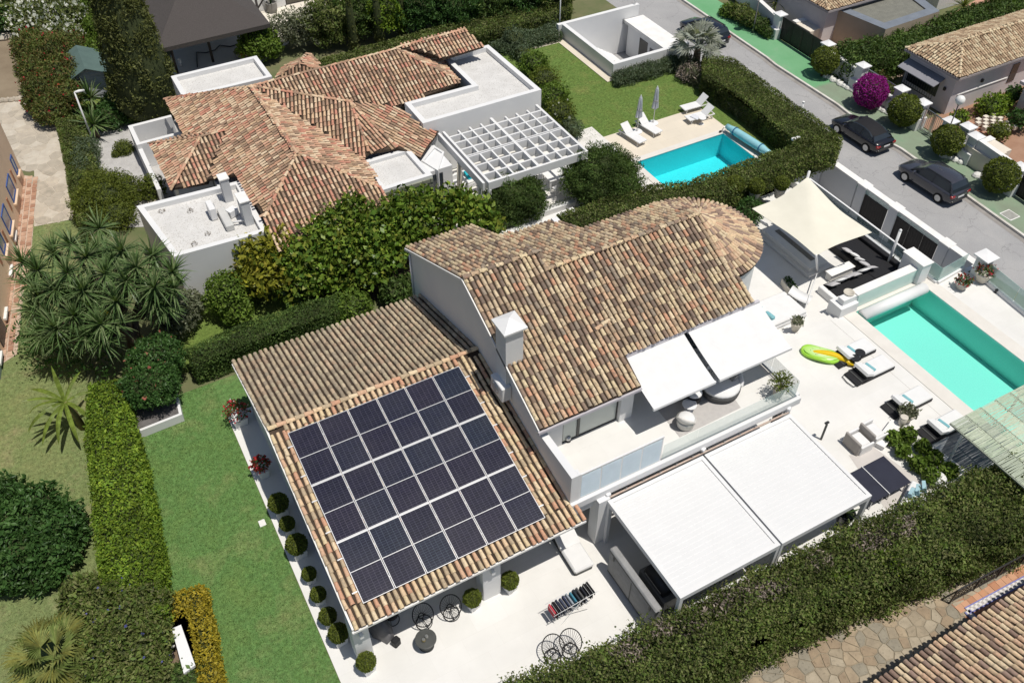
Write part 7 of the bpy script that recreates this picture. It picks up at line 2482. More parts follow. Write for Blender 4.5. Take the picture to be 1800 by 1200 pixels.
urn("steps_urn", "small cream urn with a dark succulent on the garden steps", G(1397, 580, -.1), .28, .55, M_CREAMPOT, L_GREY, 200, .12)
urn("wall_pot", "empty cream pot standing on the end of the pool wall", G(1489, 524, .55), .25, .42, M_CREAMPOT, None)
urn("flower_urn", "large cream urn of crimson flowers beside a glass fence", G(1724, 494, 0), .42, .62, M_CREAMPOT, L_DEEP, 240, .14, F_RED, .3)
urn("flower_bowl", "squat stone bowl of crimson flowers near the glass fence corner", G(1688, 507, 0), .34, .42, mat("grey_stone_pot", (.46, .44, .40), .85), L_DEEP, 200, .13, F_RED, .25)
p = G(1387, 510, -.45)
t = thing("planter_box", "rectangular white planter of low green plants by the shade sail", "plant", (p[0], p[1], -.45), 1.3)
part(t, "trough", MB().bevbox(-.55, .55, -.26, .26, 0, .42, .03), M_CREAMPOT)
part(t, "plants", foliage_mesh("plants", [blob_samples((x, 0, .44), (.2, .2, .12), 90) for x in (-.36, -.12, .12, .36)], .1, L_DEEP, 2.0, .7, .3), None)
t = thing("curved_chair", "curved white moulded chair by the foot of the sail mast", "chair", (*G2(1405, 525, -.2), -.45), .5)
n = 10
vs, fs = [], []
for i in range(n + 1):
 a = i / n
 y = .55 - 1.1 * a
 z = .38 + .28 * (1 - a) ** 2.2 + .06 * a
 for x in (-.35, .35):
  vs += [(x, y, z), (x, y, z - .05)]
for i in range(n):
 b0 = i * 4
 fs += [(b0, b0 + 2, b0 + 6, b0 + 4), (b0 + 1, b0 + 5, b0 + 7, b0 + 3), (b0, b0 + 4, b0 + 5, b0 + 1), (b0 + 2, b0 + 3, b0 + 7, b0 + 6)]
part(t, "shell", MB().add(vs, fs), M_WHITE2, True)
part(t, "base", MB().box(-.25, .25, -.35, .35, 0, .04).box(-.05, .05, -.05, .05, .04, .36), M_STEEL)
pw2 = thing("pool_wall", "white wall with a pale green glazed face at the head of the pool", "wall", (33, 21.1, 0))
part(pw2, "wall", MB().box(30.05, 35.0, 20.95, 21.35, -.45, .88), M_WHITE, world=True)
part(pw2, "coping", MB().box(30.9, 35.0, 20.9, 21.38, .883, .94), M_TRIM, world=True)
part(pw2, "reflection_face", MB().box(31.0, 35.0, 20.90, 20.947, .06, .86), mat("painted_green_reflection", (.55, .72, .66), .25, (.62, .76, .71), 1.5), world=True)  # pale green puts a glassy reflection on the white wall into its colour
part(pw2, "end_block", MB().box(29.8, 30.95, 20.75, 21.6, -.45, .56), M_WHITE, world=True)
part(pw2, "tall_block", MB().box(35.0, 35.65, 20.7, 22.0, -.45, 1.25), M_WHITE, world=True)
part(pw2, "tall_cap", MB().box(34.95, 35.7, 20.65, 22.05, 1.253, 1.31), M_TRIM, world=True)
cr = thing("pool_cover_tube", "thick white slatted cover roll lying along the pool's end", "pool cover", (33.1, 20.35, 0))
part(cr, "roll", MB().tube([(30.95, 20.32, .02), (35.2, 20.32, .02)], .30, 18), M_WHITE2, True, world=True)
part(cr, "end_cap", MB().tube([(35.2, 20.32, .02), (35.28, 20.32, .02)], [.27, .2], 16), M_WHITE2, world=True)
def glass_fence(label, pts, h, m, curb=.16, n=1):
 t = thing("glass_fence", label, "fence", pts[0])
 for a, b in zip(pts, pts[1:]):
  a, b = np.array(a), np.array(b)
  d = b - a
  L = np.linalg.norm(d[:2])
  an_ = math.atan2(d[1], d[0])
  c = (a + b) / 2
  l0 = np.array(pts[0])
  part(t, "curb", MB().cbox(tuple(c - l0 + [0, 0, curb / 2]), (L, .24, curb), rz=an_), M_WHITE)
  k = max(1, int(L / 1.8))
  for i in range(k):
   q = a + d * (i + .5) / k - l0
   part(t, "glass_pane", MB().cbox((q[0], q[1], q[2] + curb + h / 2 + .003), (L / k - .03, .018, h), rz=an_), m)
 return t
glass_fence("frosted glass fence around the corner above the drive", [(36.05, 21.5, 0), (36.05, 20.3, 0), (38.2, 20.5, 0)], .85, M_GLASSG)
glass_fence("long glass fence along the street edge of the pool deck", [(38.35, 19.2, 0), (38.0, 15.5, 0), (37.6, 10, 0)], .95, M_GLASSG)
t = thing("deck_pillar", "white pillar with a flat square cap at the glass fence corner", "pillar", (38.5, 19.75, -.1))
part(t, "shaft", MB().box(-.3, .3, -.3, .3, 0, 1.3), M_WHITE)
part(t, "cap", MB().add([(-.45, -.45, 1.303), (.45, -.45, 1.303), (.45, .45, 1.303), (-.45, .45, 1.303), (-.45, -.45, 1.37), (.45, -.45, 1.37), (.45, .45, 1.37), (-.45, .45, 1.37), (0, 0, 1.45)],
      [(3, 2, 1, 0), (0, 1, 5, 4), (1, 2, 6, 5), (2, 3, 7, 6), (3, 0, 4, 7), (4, 5, 8), (5, 6, 8), (6, 7, 8), (7, 4, 8)]), M_WHITE2)
part(t, "lantern", MB().box(-.09, .09, -.42, -.302, .75, 1.1), M_STEEL)
t = thing("deck_spotlight", "small dark spotlight on the pool deck by the glass fence", "lamp", G(1750, 514, 0))
part(t, "base", MB().lathe([(.1, 0), (.06, .04), (.03, .1)], seg=10), M_DARKMETAL)
part(t, "head", MB().ball((0, 0, .15), .09, 10, 6), M_DARKMETAL)
LZ = -.45
so = thing("corner_sofa", "long black L-shaped sofa in the sunken lounge", "sofa", (34, 23, LZ))
part(so, "seat", MB().bevbox(33.6, 35.2, 21.9, 29.5, LZ + .02, LZ + .42, .04), M_BLACK, world=True)
part(so, "seat", MB().bevbox(30.9, 33.597, 21.9, 23.1, LZ + .02, LZ + .42, .04), M_BLACK, world=True)
part(so, "backrest", MB().bevbox(35.203, 35.5, 21.9, 29.5, LZ, LZ + .62, .04), M_BLACK, world=True)
part(so, "backrest", MB().bevbox(30.9, 35.2, 21.62, 21.897, LZ, LZ + .62, .04), M_WHITE2, world=True)
part(so, "side_panel", MB().bevbox(30.62, 30.897, 21.62, 23.1, LZ, LZ + .42, .03), M_WHITE2, world=True)
so2 = thing("rear_sofa", "black sofa end visible behind the roof turret", "sofa", (27.5, 29.2, LZ))
part(so2, "seat", MB().bevbox(26.0, 33.0, 29.6, 30.7, LZ + .02, LZ + .45, .04), M_BLACK, world=True)
part(so2, "backrest", MB().bevbox(26.0, 33.0, 30.703, 30.95, LZ, LZ + .75, .04), M_BLACK, world=True)
part(so2, "seat", MB().bevbox(26.0, 27.2, 27.9, 29.597, LZ + .02, LZ + .45, .04), M_BLACK, world=True)
M_CUW, M_CUG = M_WHITEFAB, mat("grey_cushion", (.50, .49, .50), .9, (.42, .41, .42), 5)
def cushion(label, px, py, z, m_, rz, tilt, s=.56):
 p = G(px, py, z)
 c = thing("cushion", label, "cushion", p, rz, "cushions on the lounge sofas")
 mb = MB()
 n = 6
 vs, fs = [], []
 for i in range(n + 1):
  for j in range(n + 1):
   u_, v_ = 2 * i / n - 1, 2 * j / n - 1
   pin = 1 - .10 * (1 - abs(u_)) * (abs(v_) > .9) - .10 * (1 - abs(v_)) * (abs(u_) > .9)
   h = .09 * (1 - u_ * u_) ** .5 * (1 - v_ * v_) ** .5
   vs.append((u_ * s / 2 * pin, v_ * s / 2 * pin, h))
 o = len(vs)
 vs += [(x, y, -h) for x, y, h in vs]
 for i in range(n):
  for j in range(n):
   a = i * (n + 1) + j
   fs.append((a, a + n + 1, a + n + 2, a + 1))
   fs.append((o + a, o + a + 1, o + a + n + 2, o + a + n + 1))
 rm = Matrix.Rotation(tilt, 4, 'Y')
 mb.add([rm @ Vector(v) for v in vs], fs)
 part(c, "cushion", mb, m_, True)
ZC = LZ + .62
for i, (px, py, m_, rz, lab) in enumerate(((1490, 440, M_CUG, .1, "grey cushion on the black sofa, farthest under the sail"), (1503, 448, M_CUW, .25, "white cushion beside the farthest grey one on the sofa"), (1511, 456, M_CUW, .7, "white cushion at the middle of the sofa's long side"),
 (1520, 463, M_CUG, .3, "grey cushion on the long side of the sofa, nearest its corner"), (1531, 470, M_CUG, 1.2, "grey cushion turned into the sofa corner"), (1518, 475, M_CUW, 1.5, "white cushion nearest the corner on the sofa's short side"),
 (1502, 482, M_CUG, 1.5, "pale grey cushion at the middle of the sofa's short side"), (1490, 486, M_CUG, 1.6, "grey cushion left of the middle on the short side"), (1477, 492, M_CUW, 1.5, "white cushion near the open end of the short side"),
 (1464, 499, M_CUG, 1.5, "grey cushion lying at the open end of the short side"))):
 cushion(lab, px, py, ZC, m_, rz, .5 + .12 * (i % 3))
cushion("white cushion on the sofa beside the roof turret", 1343, 392, ZC, M_CUW, .2, .9, .6)
ft = thing("fire_table", "long pale stone fire table in the shade of the sail", "table", (31.6, 26.0, LZ))
part(ft, "plinth", MB().box(30.95, 32.6, 24.1, 28.4, LZ + .02, LZ + .2), M_TERRACE, world=True)
part(ft, "table", MB().bevbox(31.15, 32.4, 24.35, 28.2, LZ + .203, LZ + .45, .02), M_TERRACE, world=True)
part(ft, "burner_slot", MB().box(31.62, 31.92, 24.8, 27.7, LZ + .452, LZ + .47), mat("burner_gravel", (.24, .22, .18), .9, (.16, .15, .13), 8, .6, 60), world=True)
bq_ = thing("stone_bench", "low white stone bench at the end of the fire table", "bench", (32.3, 23.55, LZ))
part(bq_, "bench", MB().bevbox(31.75, 33.3, 23.35, 23.75, LZ, LZ + .42, .02), M_TERRACE, world=True)
part(bq_, "coping", MB().bevbox(31.7, 33.35, 23.3, 23.8, LZ + .423, LZ + .48, .01), M_TRIM, world=True)
t = thing("lounge_fence", "low glass fence with white rails between the sofa and the drive", "fence", (35.7, 25.5, LZ))
for y in range(4):
 part(t, "glass_pane", MB().box(35.76, 35.78, 22.1 + y * 1.9, 23.95 + y * 1.9, .02, .75), M_GLASS, world=True)
part(t, "rail", MB().box(35.72, 35.82, 22.0, 29.8, .753, .80), M_WHITE2, world=True)
t = thing("drive_shrub", "grey spiky shrub in the sunken drive behind the pool wall", "plant", G(1578, 470, -.6))
b = blob_samples((0, 0, .1), (.5, .5, .45), 260, (.2, 1.1), .3)
part(t, "foliage", foliage_mesh("foliage", [b], .22, L_GREY, 4, .9, .4), None)
part(t, "stem", MB().tube([(0, 0, -1.9), (0, 0, .1)], .05, 6), M_BARK)
ss = thing("shade_sail", "large cream shade sail on masts over the sunken lounge", "shade sail", (31.4, 25.3, LZ))
c0_, c1s, c2s, c3s = (np.array(G(1322, 366, 2.45)), np.array(G(1417, 322, 2.75)), np.array(G(1533, 408, 2.45)), np.array(G(1434, 450, 2.45)))
pk = np.array(G(1420, 345, 3.2))
vs, fs = [], []
n = 14
for i in range(n + 1):
 for j in range(n + 1):
  u_, v_ = i / n, j / n
  p = c0_ * (1 - u_) * (1 - v_) + c1s * (1 - u_) * v_ + c2s * u_ * v_ + c3s * u_ * (1 - v_)
  sag = .0
  d = abs(u_ - (1 - v_))
  z = p[2] + .42 * (1 - min(1, d * 1.6)) ** 1.3 * (u_ * 0 + 1) * (1 - .9 * (u_ * (1 - v_)) ** 1) - .02
  ed = .12 * (math.sin(pi * u_) * (abs(v_ - .5) > .49) + math.sin(pi * v_) * (abs(u_ - .5) > .49))
  cen = (c0_ + c1s + c2s + c3s) / 4
  q = p + (cen - p) / np.linalg.norm(cen - p + 1e-6) * ed
  vs.append((q[0], q[1], z))
o = len(vs)
vs += [(x, y, z - .012) for x, y, z in vs]
for i in range(n):
 for j in range(n):
  a = i * (n + 1) + j
  fs.append((a, a + n + 1, a + n + 2, a + 1)[::-1])
  fs.append((o + a, o + a + n + 1, o + a + n + 2, o + a + 1))
part(ss, "sail", MB().add(vs, fs), mat("cream_canvas", (.74, .71, .60), .9, (.69, .66, .555), 1.2, .15, 20), True, world=True)
e0, e1 = np.array(G(1437, 478, LZ)), c3s + np.array([0, 0, .05])
part(ss, "mast", MB().tube([tuple(e0), tuple(e1)], .06, 8), M_WHITE2, True, world=True)
b0 = np.array(G(1415, 330, LZ))
part(ss, "mast", MB().tube([(c1s[0] + .1, c1s[1] + .1, LZ), (c1s[0], c1s[1], c1s[2] + .75)], .07, 8), M_WHITE2, True, world=True)
part(ss, "stay", MB().tube([(c1s[0] - .35, c1s[1] + .3, .3), (c1s[0], c1s[1], c1s[2] + .6)], .018, 5), M_WHITE2, True, world=True)
part(ss, "stay", MB().tube([G(1416, 540, 0), tuple(G(1437, 478, .1))], .03, 6), M_WHITE2, True, world=True)
t = thing("sail_mast", "white leaning steel mast rising from behind the sofa corner", "mast", G(1558, 470, LZ))
l = Vector(t.location)
top = Vector(G(1583, 405, 2.0))
part(t, "mast", MB().tube([(0, 0, 0), tuple(top - l)], .075, 10), M_WHITE2, True)
part(t, "cap", MB().ball(tuple(top - l), .085, 10, 6), M_WHITE2, True)
CA = [G(1671, 742, 2.35), G(1755, 697, 2.35), G(1840, 780, 2.35), G(1805, 870, 2.35)]
ca0, ca1 = np.array(G(1671, 742, 2.35)), np.array(G(1754, 697, 2.35))
rc_ = thing("reed_canopy", "canopy of weathered pale reed mats on white posts by the pool", "canopy", (ca0[0], ca0[1], 0))
cxw = ca1[0] - ca0[0]
cyw = 3.6
M_REED = [mat("pale_reed_%d" % i, c, .85, tuple(v * .8 for v in c), 9, .4, 40) for i, c in enumerate(((.50, .56, .42), (.43, .50, .37), (.55, .60, .46), (.40, .45, .35)))]
M_REEDD = mat("reed_batten", (.30, .33, .26), .85, (.24, .265, .21), 8)
fr = MB()
x0, y1 = ca0[0], ca0[1]
x1, y0 = x0 + 4.4, y1 - 4.2
for k in range(6):
 part(rc_, "batten", MB().box(x0 + k * (x1 - x0) / 5 - .03, x0 + k * (x1 - x0) / 5 + .03, y0, y1, 2.24, 2.3), M_REEDD, world=True)
for r in range(6):
 for c in range(5):
  xa = x0 + c * (x1 - x0) / 5 + .015
  xb = xa + (x1 - x0) / 5 - .03
  ya = y0 + r * (y1 - y0) / 6 + .01
  yb = ya + (y1 - y0) / 6 - .02
  mb = MB()
  n = 22
  for i in range(n):
   y = ya + (yb - ya) * (i + .5) / n
   if random.random() < .015:
    continue
   w = (yb - ya) / n * random.uniform(.49, .56)
   dy0, dy1 = random.gauss(0, .012), random.gauss(0, .012)
   z = 2.31 + random.uniform(0, .02)
   mb.add([(xa, y - w + dy0, z), (xb, y - w + dy1, z), (xb, y + w + dy1, z), (xa, y + w + dy0, z), (xa, y + dy0, z - .02), (xb, y + dy1, z - .02)], [(0, 1, 2, 3), (1, 0, 4, 5), (3, 2, 5, 4)])
  part(rc_, "reed_mat", mb, M_REED[(r * 3 + c * 2 + random.randrange(2)) % 4], world=True)
for x, y in ((x0 + .4, y1 - .5), (x1 - .1, y1 - .1), (x0 + .4, y0 + .1), (x1 - .1, y0 + .1)):
 part(rc_, "post", MB().box(x - .05, x + .05, y - .05, y + .05, 0, 2.238), M_WHITE2, world=True)
lw = thing("garden_boundary_wall", "white boundary wall running between the deck and the tall hedge", "wall", G(1640, 880, 0))
w0, w1, w2 = np.array(G(1560, 925, .9)), np.array(G(1766, 806, .9)), np.array(G(1800, 835, .9))
for a, b in ((w0, w1), (w1, w2)):
 d = b - a
 part(lw, "wall", MB().cbox(((a + b) / 2)[0:2].tolist() + [.45], (float(np.linalg.norm(d)), .22, .9), rz=math.atan2(d[1], d[0])), M_WHITE, world=True)
bed = [(1565, 770), (1590, 762), (1690, 830), (1655, 852)]
flat("gravel_bed", [G(1560, 772), G(1600, 755), G(1705, 830), G(1650, 858)], .008, mat("white_gravel", (.70, .69, .66), .95, (.55, .54, .52), 6, .8, 60))
i = 0
for (px, py, r, lab) in ((1569, 770, .34, "round green plant at the top left of the gravel bed"), (1596, 764, .36, "round green plant at the top right of the gravel bed"), (1587, 792, .33, "round green plant, second down the left row of the bed"), (1622, 786, .33, "round green plant, second down the right row of the bed"),
 (1612, 815, .36, "round green plant, third down the left row of the bed"), (1642, 806, .37, "round green plant, third down the right row of the bed"), (1637, 838, .37, "round green plant at the bottom left of the gravel bed"), (1668, 828, .38, "round green plant at the bottom right of the gravel bed")):
 p = G(px, py, .3)
 shrub("clipped_plant", lab, "plant", [((p[0], p[1], .32), (r, r, .34)), ((p[0] + .2, p[1] + .12, .25), (r * .6, r * .6, .25))], L_BUSHY, .16, 190, 1.7, group="plants in the gravel bed", base=0.0)
def lounge_seat(label, px, py, rz):
 t = thing("lounge_chair", label, "chair", (*G2(px, py, .2), 0), rz, "boxy lounge chairs on the deck")
 mfr = mat("taupe_frame%d" % px, (.40, .37, .345), .8, (.33, .31, .29), 3)
 part(t, "base", MB().bevbox(-.40, .40, -.40, .40, .03, .25, .02), mfr)
 part(t, "seat_cushion", MB().bevbox(-.36, .36, -.38, .30, .253, .42, .05), M_WHITEFAB)
 part(t, "backrest", MB().bevbox(-.44, .44, .303, .42, 0, .72, .03), mfr)
 part(t, "armrest", MB().bevbox(-.50, -.403, -.42, .30, 0, .52, .02), M_WHITE2)
 part(t, "armrest", MB().bevbox(.403, .50, -.42, .30, 0, .52, .02), M_WHITE2)
lounge_seat("boxy white lounge chair with taupe back, nearer the pergola", 1507, 778, 1.57)
lounge_seat("boxy white lounge chair with taupe back, nearer the planted bed", 1532, 762, 1.57)
tt = thing("folding_table", "dark two-leaf games table standing past the pergola", "table", G(1547, 838, 0), 0)
l0 = np.array([G(1545, 838, .7)[0], G(1545, 838, .7)[1], 0])
tt.location = (l0[0], l0[1], 0)
M_TT = mat("navy_board", (.028, .030, .048), .5, (.022, .023, .038), 1.5)
part(tt, "table_leaf", MB().bevbox(-1.12, -.27, -.82, .72, .66, .70, .01), M_TT)
part(tt, "table_leaf", MB().bevbox(-.23, .98, -.82, .72, .66, .70, .01), M_TT)
part(tt, "net_band", MB().box(-.265, -.235, -.84, .74, .66, .74), M_WHITE2)
for x in (-1.0, -.4, 0, .85):
 for y in (-.72, .62):
  part(tt, "leg", MB().tube([(x, y, 0), (x, y, .658)], .02, 6), M_STEEL)
 part(tt, "foot_bar", MB().tube([(x, -.72, .02), (x, .62, .02)], .018, 6), M_STEEL)
flat("grey_mat", [G(1492, 800), G(1535, 785), G(1640, 860), G(1560, 900)], .006, mat("taupe_paving", (.56, .53, .50), .8, (.51, .48, .46), 1.5))
sb = thing("corner_bench", "white corner bench with pale blue cushions by the boundary wall", "bench", G(1600, 878, 0), .43)
part(sb, "base", MB().bevbox(-.9, .7, -.3, .3, 0, .32, .03), M_WHITE2)
part(sb, "seat_cushion", MB().bevbox(-.88, .68, -.28, .28, .323, .42, .04), M_WHITEFAB)
for i, lab in enumerate(("pale blue cushion on the corner bench, left one", "pale blue cushion on the corner bench, middle one", "pale blue cushion on the corner bench, right one")):
 p = G(1603 + i * 11, 868 - i * 6, .55)
 c = thing("cushion", lab, "cushion", p, .43 + .2 * i, "pale blue cushions on the corner bench")
 part(c, "cushion", MB().cbox((0, 0, 0), (.40, .14, .38), rx=-.4), mat("pale_blue_%d" % i, (.42, .62, .68), .9, (.36, .55, .61), 5))
ot = thing("round_ottoman", "round white ottoman at the foot of the planted bed", "ottoman", G(1645, 848, 0))
part(ot, "body", MB().lathe([(.28, 0), (.34, .06), (.34, .34), (.28, .42), (.01, .44)], seg=20), M_WHITEFAB, True)
part(ot, "foot_ring", MB().lathe([(.25, -.0), (.27, .02)], seg=16), M_DKGREY)
sh_ = thing("outdoor_shower", "slim dark outdoor shower post on the white deck", "shower", G(1443, 772, 0))
part(sh_, "post", MB().tube([(0, 0, 0), (.02, .0, 1.0)], .05, 8), M_DKGREY, True)
part(sh_, "shower_head", MB().cbox((.06, .05, 1.04), (.2, .1, .07)), M_DARKMETAL)
flat("dark_grey_floor", [G(1650, 800), G(1668, 768), G(1672, 742), G(1705, 762), G(1765, 818), G(1692, 858)], .007, paving_mat("dark_grey_paving", (.20, .21, .22), (.17, .18, .19), (.13, .13, .14), .9, .01))  # even dark grey sheet with darker joints, laid over the pale terrace
t = thing("white_step", "white stepping block at the head of the planted bed", "block", G(1560, 765, 0), .35)
part(t, "block", MB().bevbox(-.95, .75, -.22, .22, 0, .22, .02), M_WHITE2)
part(t, "top", MB().bevbox(-.97, .77, -.24, .24, .223, .26, .01), M_TRIM)
t = thing("tall_vase", "tall cream tapered vase beside the planted bowl", "vase", G(1581, 752, 0))
part(t, "body", MB().lathe([(.08, 0), (.16, .4), (.17, .7), (.13, .72)], seg=16), M_CREAMPOT, True)
part(t, "lip", MB().lathe([(.15, .721), (.17, .75), (.13, .76)], seg=16), M_CREAMPOT)
# hedges
def hpx(name, label, zt, px, m, z0=0.0, cat="hedge", **k):
 return hedge(name, label, cat, [G2(x, y, zt) for x, y in px], z0, zt, m, **k)
hpx("hedge", "broad lime green hedge dividing the two western lawns", 1.5, [(156, 676), (215, 668), (232, 752), (256, 850), (276, 980), (286, 1075), (225, 1080), (185, 1060), (166, 930), (152, 760)], L_LIME, size=.11, dens=560, rough=.12)
hpx("hedge", "clipped hedge with olive top behind the low tiled wing", 1.3, [(326, 612), (430, 566), (600, 512), (602, 545), (470, 590), (338, 642)], L_HEDGED, size=.09, dens=560)
hpx("hedge", "long hedge between the villa and the neighbour's pool", 1.5, [(978, 378), (1120, 328), (1210, 318), (1330, 276), (1400, 252), (1468, 232), (1476, 258), (1380, 290), (1270, 340), (1165, 352), (1010, 398)], L_HEDGE, size=.11, dens=430, rough=.12)
hpx("hedge", "clipped hedge along the street, edging the neighbour's lawn", 1.5, [(1238, 92), (1292, 104), (1390, 176), (1482, 240), (1462, 252), (1398, 248), (1368, 222), (1300, 168), (1236, 130)], L_HEDGE, size=.10, dens=430)
h4 = hpx("hedge", "tall wide hedge with grey dead patches crossing the bottom right", 1.9, [(885, 1206), (1010, 1160), (1180, 1082), (1480, 935), (1640, 868), (1740, 822), (1768, 806), (1815, 822), (1830, 930), (1640, 1000), (1480, 1062), (1350, 1120), (1195, 1206)], L_HEDGE, size=.105, dens=640, rough=.3, inset=.36)
hpx("hedge", "hedge behind the neighbour's long tiled roof", 1.2, [(548, 108), (700, 66), (820, 32), (1000, -14), (1004, 14), (900, 44), (850, 56), (700, 84), (562, 122)], L_HEDGE, size=.13, dens=260)
hpx("hedge", "bright clipped hedge below the slim white lamp post", 1.0, [(97, 208), (143, 203), (160, 262), (178, 340), (140, 405), (122, 330), (112, 270)], L_HEDGE, size=.11, dens=420)
hpx("hedge", "golden hedge wrapped round the white garden counter", .75, [(284, 1046), (356, 1025), (370, 1090), (392, 1210), (348, 1210), (336, 1110), (326, 1068), (286, 1092)], L_GOLD, size=.09, dens=700, rough=.1)
hpx("hedge", "low grey rosemary hedge leading to the sunken court", .6, [(858, 78), (900, 62), (984, 38), (987, 58), (892, 84)], L_LAV, size=.11, dens=420, rough=.12)
hpx("hedge", "rosemary hedge at the foot of the sunken court's white wall", .55, [(1078, 126), (1130, 112), (1190, 96), (1192, 112), (1140, 128), (1084, 142)], L_LAV, size=.15, dens=420, aspect=4, rough=.16, up=.6)
hpx("grass_border", "strip of pale ornamental grasses inside the street hedge", .7, [(1200, 96), (1236, 112), (1300, 160), (1372, 214), (1352, 224), (1282, 176), (1222, 134), (1196, 116)], L_GREY, size=.3, dens=260, aspect=8, rough=.2, up=.9, cat="plants")
M_DEAD = leaf_mat("dead_twig", [(.17, .145, .12), (.24, .20, .17), (.32, .27, .23)], .2, 2, .9, .05)
S = []
for px, py, r in ((1110, 1140, .5), (1165, 1105, .4), (1225, 1090, .55), (1290, 1055, .6), (1320, 1040, .5), (1530, 950, .6), (1560, 935, .5), (1590, 925, .55), (1360, 1030, .5), (1440, 985, .4)):
 p = G(px, py, 1.95)
 S.append(blob_samples((p[0], p[1], 1.9), (r * 1.3, r * .8, .16), int(700 * r), (.3, 1.15), .35, -.2))
part(h4, "dead_patch", foliage_mesh("dead_patch", S, .15, M_DEAD, 3.5, .5, .3), None, world=True, kind='stuff')
S = [prism_samples([G2(x, y, 1.95) for x, y in ((1535, 970), (1570, 965), (1600, 1000), (1580, 1010))], 1.8, 1.97, 70, .1), prism_samples([G2(x, y, 1.95) for x, y in ((1450, 1005), (1480, 1000), (1505, 1018), (1480, 1022))], 1.8, 1.97, 60, .1)]
part(h4, "climber", foliage_mesh("climber", S, .15, L_LIME, 1.5, .8, .3), None, world=True, kind='stuff')
k = COL.objects["hedge"]
# shrubs and trees
def bl(px, py, zc, r, rz=None):
 p = G(px, py, zc)
 return (p, (r, r, rz or r * .85))
def sh(name, label, cat, L, m, **k):
 return shrub(name, label, cat, [bl(*b) for b in L], m, **k)
sh("flowering_shrub", "sprawling oleander covered in white flowers, top left corner", "shrub", [(30, 18, 1.4, 1.5), (60, 38, 1.5, 1.6), (95, 12, 1.6, 1.8), (118, 34, 1.5, 1.5), (62, 62, 1.2, 1.3), (112, 62, 1.2, 1.2), (75, 0, 1.5, 1.7)], L_HEDGE, size=.26, dens=70, aspect=3, flowers=(F_WHITE, .22, .22), base=0)
sh("dark_shrub", "dark green shrub in the extreme top left corner", "shrub", [(5, 30, 1.2, 1.3), (-10, 10, 1.3, 1.4)], L_DEEP, size=.22, dens=80, base=0)
sh("red_flowered_shrub", "big rambling bush with red flowers beside the pale stone yard", "shrub", [(62, 88, 1.2, 1.5), (92, 100, 1.6, 1.7), (118, 88, 1.5, 1.4), (72, 128, 1.3, 1.5), (108, 135, 1.5, 1.5), (80, 160, 1.2, 1.4), (112, 170, 1.2, 1.2), (90, 195, .9, 1.1), (66, 180, .9, .9)], L_RED, size=.17, dens=190, aspect=2.6, flowers=(F_RED, .14, .012), base=0)
for i, (x, y, lab) in enumerate(((166, 14, "small citrus tree nearest the top edge"), (176, 46, "small citrus tree in the middle of its row"), (176, 92, "small citrus tree just behind the green shed"))):
 p = G(x, y, 1.2)
 sh("citrus_tree", lab, "tree", [(x, y, 1.25, 1.15, .95), (x + 6, y + 6, 1.0, .8)], L_BUSHY, size=.15, dens=200, group="citrus trees in a row", trunk=[([(p[0], p[1], 0), (p[0], p[1], 1.1)], [.09, .05])], base=0)
p = G(270, 205, 0)
th = thing("conifer", "tall dark conifer towering beside the thatched pavilion", "tree", p)
S = []
for i in range(520):
 t = random.random() ** .8
 z = .5 + 11.0 * t
 a = random.uniform(0, 2 * pi)
 R = 2.0 * (1 - t * .62) * (.75 + .25 * min(1, t * 7)) * random.uniform(.82, 1.06)
 c = (p[0] + R * math.cos(a), p[1] + R * math.sin(a), z)
 S.append(blob_samples(c, (.40, .40, .52), 75, (.5, 1.05), .2, -.6))
cm = MB().lathe([(1.3, .2), (1.9, 1.2), (1.75, 4), (1.2, 8), (.5, 11)], p, 14)
part(th, "crown", foliage_mesh("crown", S, .19, L_CYP, 2.4, .5, .4, cm, M_TWIG), None, world=True)
part(th, "trunk", MB().tube([p, (p[0], p[1], 6)], [.3, .15], 8), M_BARK, True, world=True)
for i, (x, y, lab) in enumerate(((150, 262, "rearmost of three round grey-green domes by the gravel court"), (149, 279, "middle one of three round grey-green domes by the gravel court"), (148, 298, "front one of three round grey-green domes by the gravel court"))):
 sh("dome_shrub", lab, "shrub", [(x, y, .55, .85, .7)], L_LAV, size=.1, dens=300, group="grey-green domes by the gravel court", base=0)
sh("spreading_shrub", "wide dark olive shrub between the gravel court and flat-roofed block", "shrub", [(185, 348, .9, 1.5, 1.1), (215, 335, .8, 1.1), (160, 362, .8, 1.1), (205, 378, .7, 1.0), (178, 325, .8, 1.0)], L_BOX, size=.13, dens=290, aspect=3, rough=.2, base=0)
sh("small_shrub", "small fine-leaved bush in front of the wing's tiled corner", "shrub", [(268, 330, .7, .7, .8)], L_BOX, size=.13, dens=170, base=0)
sh("box_mound", "low clipped yellow-green mound on the gravel, larger one", "shrub", [(217, 261, .25, .62, .5)], L_BOX, size=.09, dens=320, rough=.04, base=0)
sh("box_mound", "tiny clipped ball beside the larger mound on the gravel", "shrub", [(203, 271, .15, .26, .26)], L_BOX, size=.07, dens=400, rough=.04, base=0)
sh("round_bush", "bright green rounded bush next to the thatched pavilion", "shrub", [(455, 74, 1.2, 1.35, 1.2), (470, 84, .9, 1.0), (440, 84, .9, .9)], L_BUSHY, size=.19, dens=110, base=0)
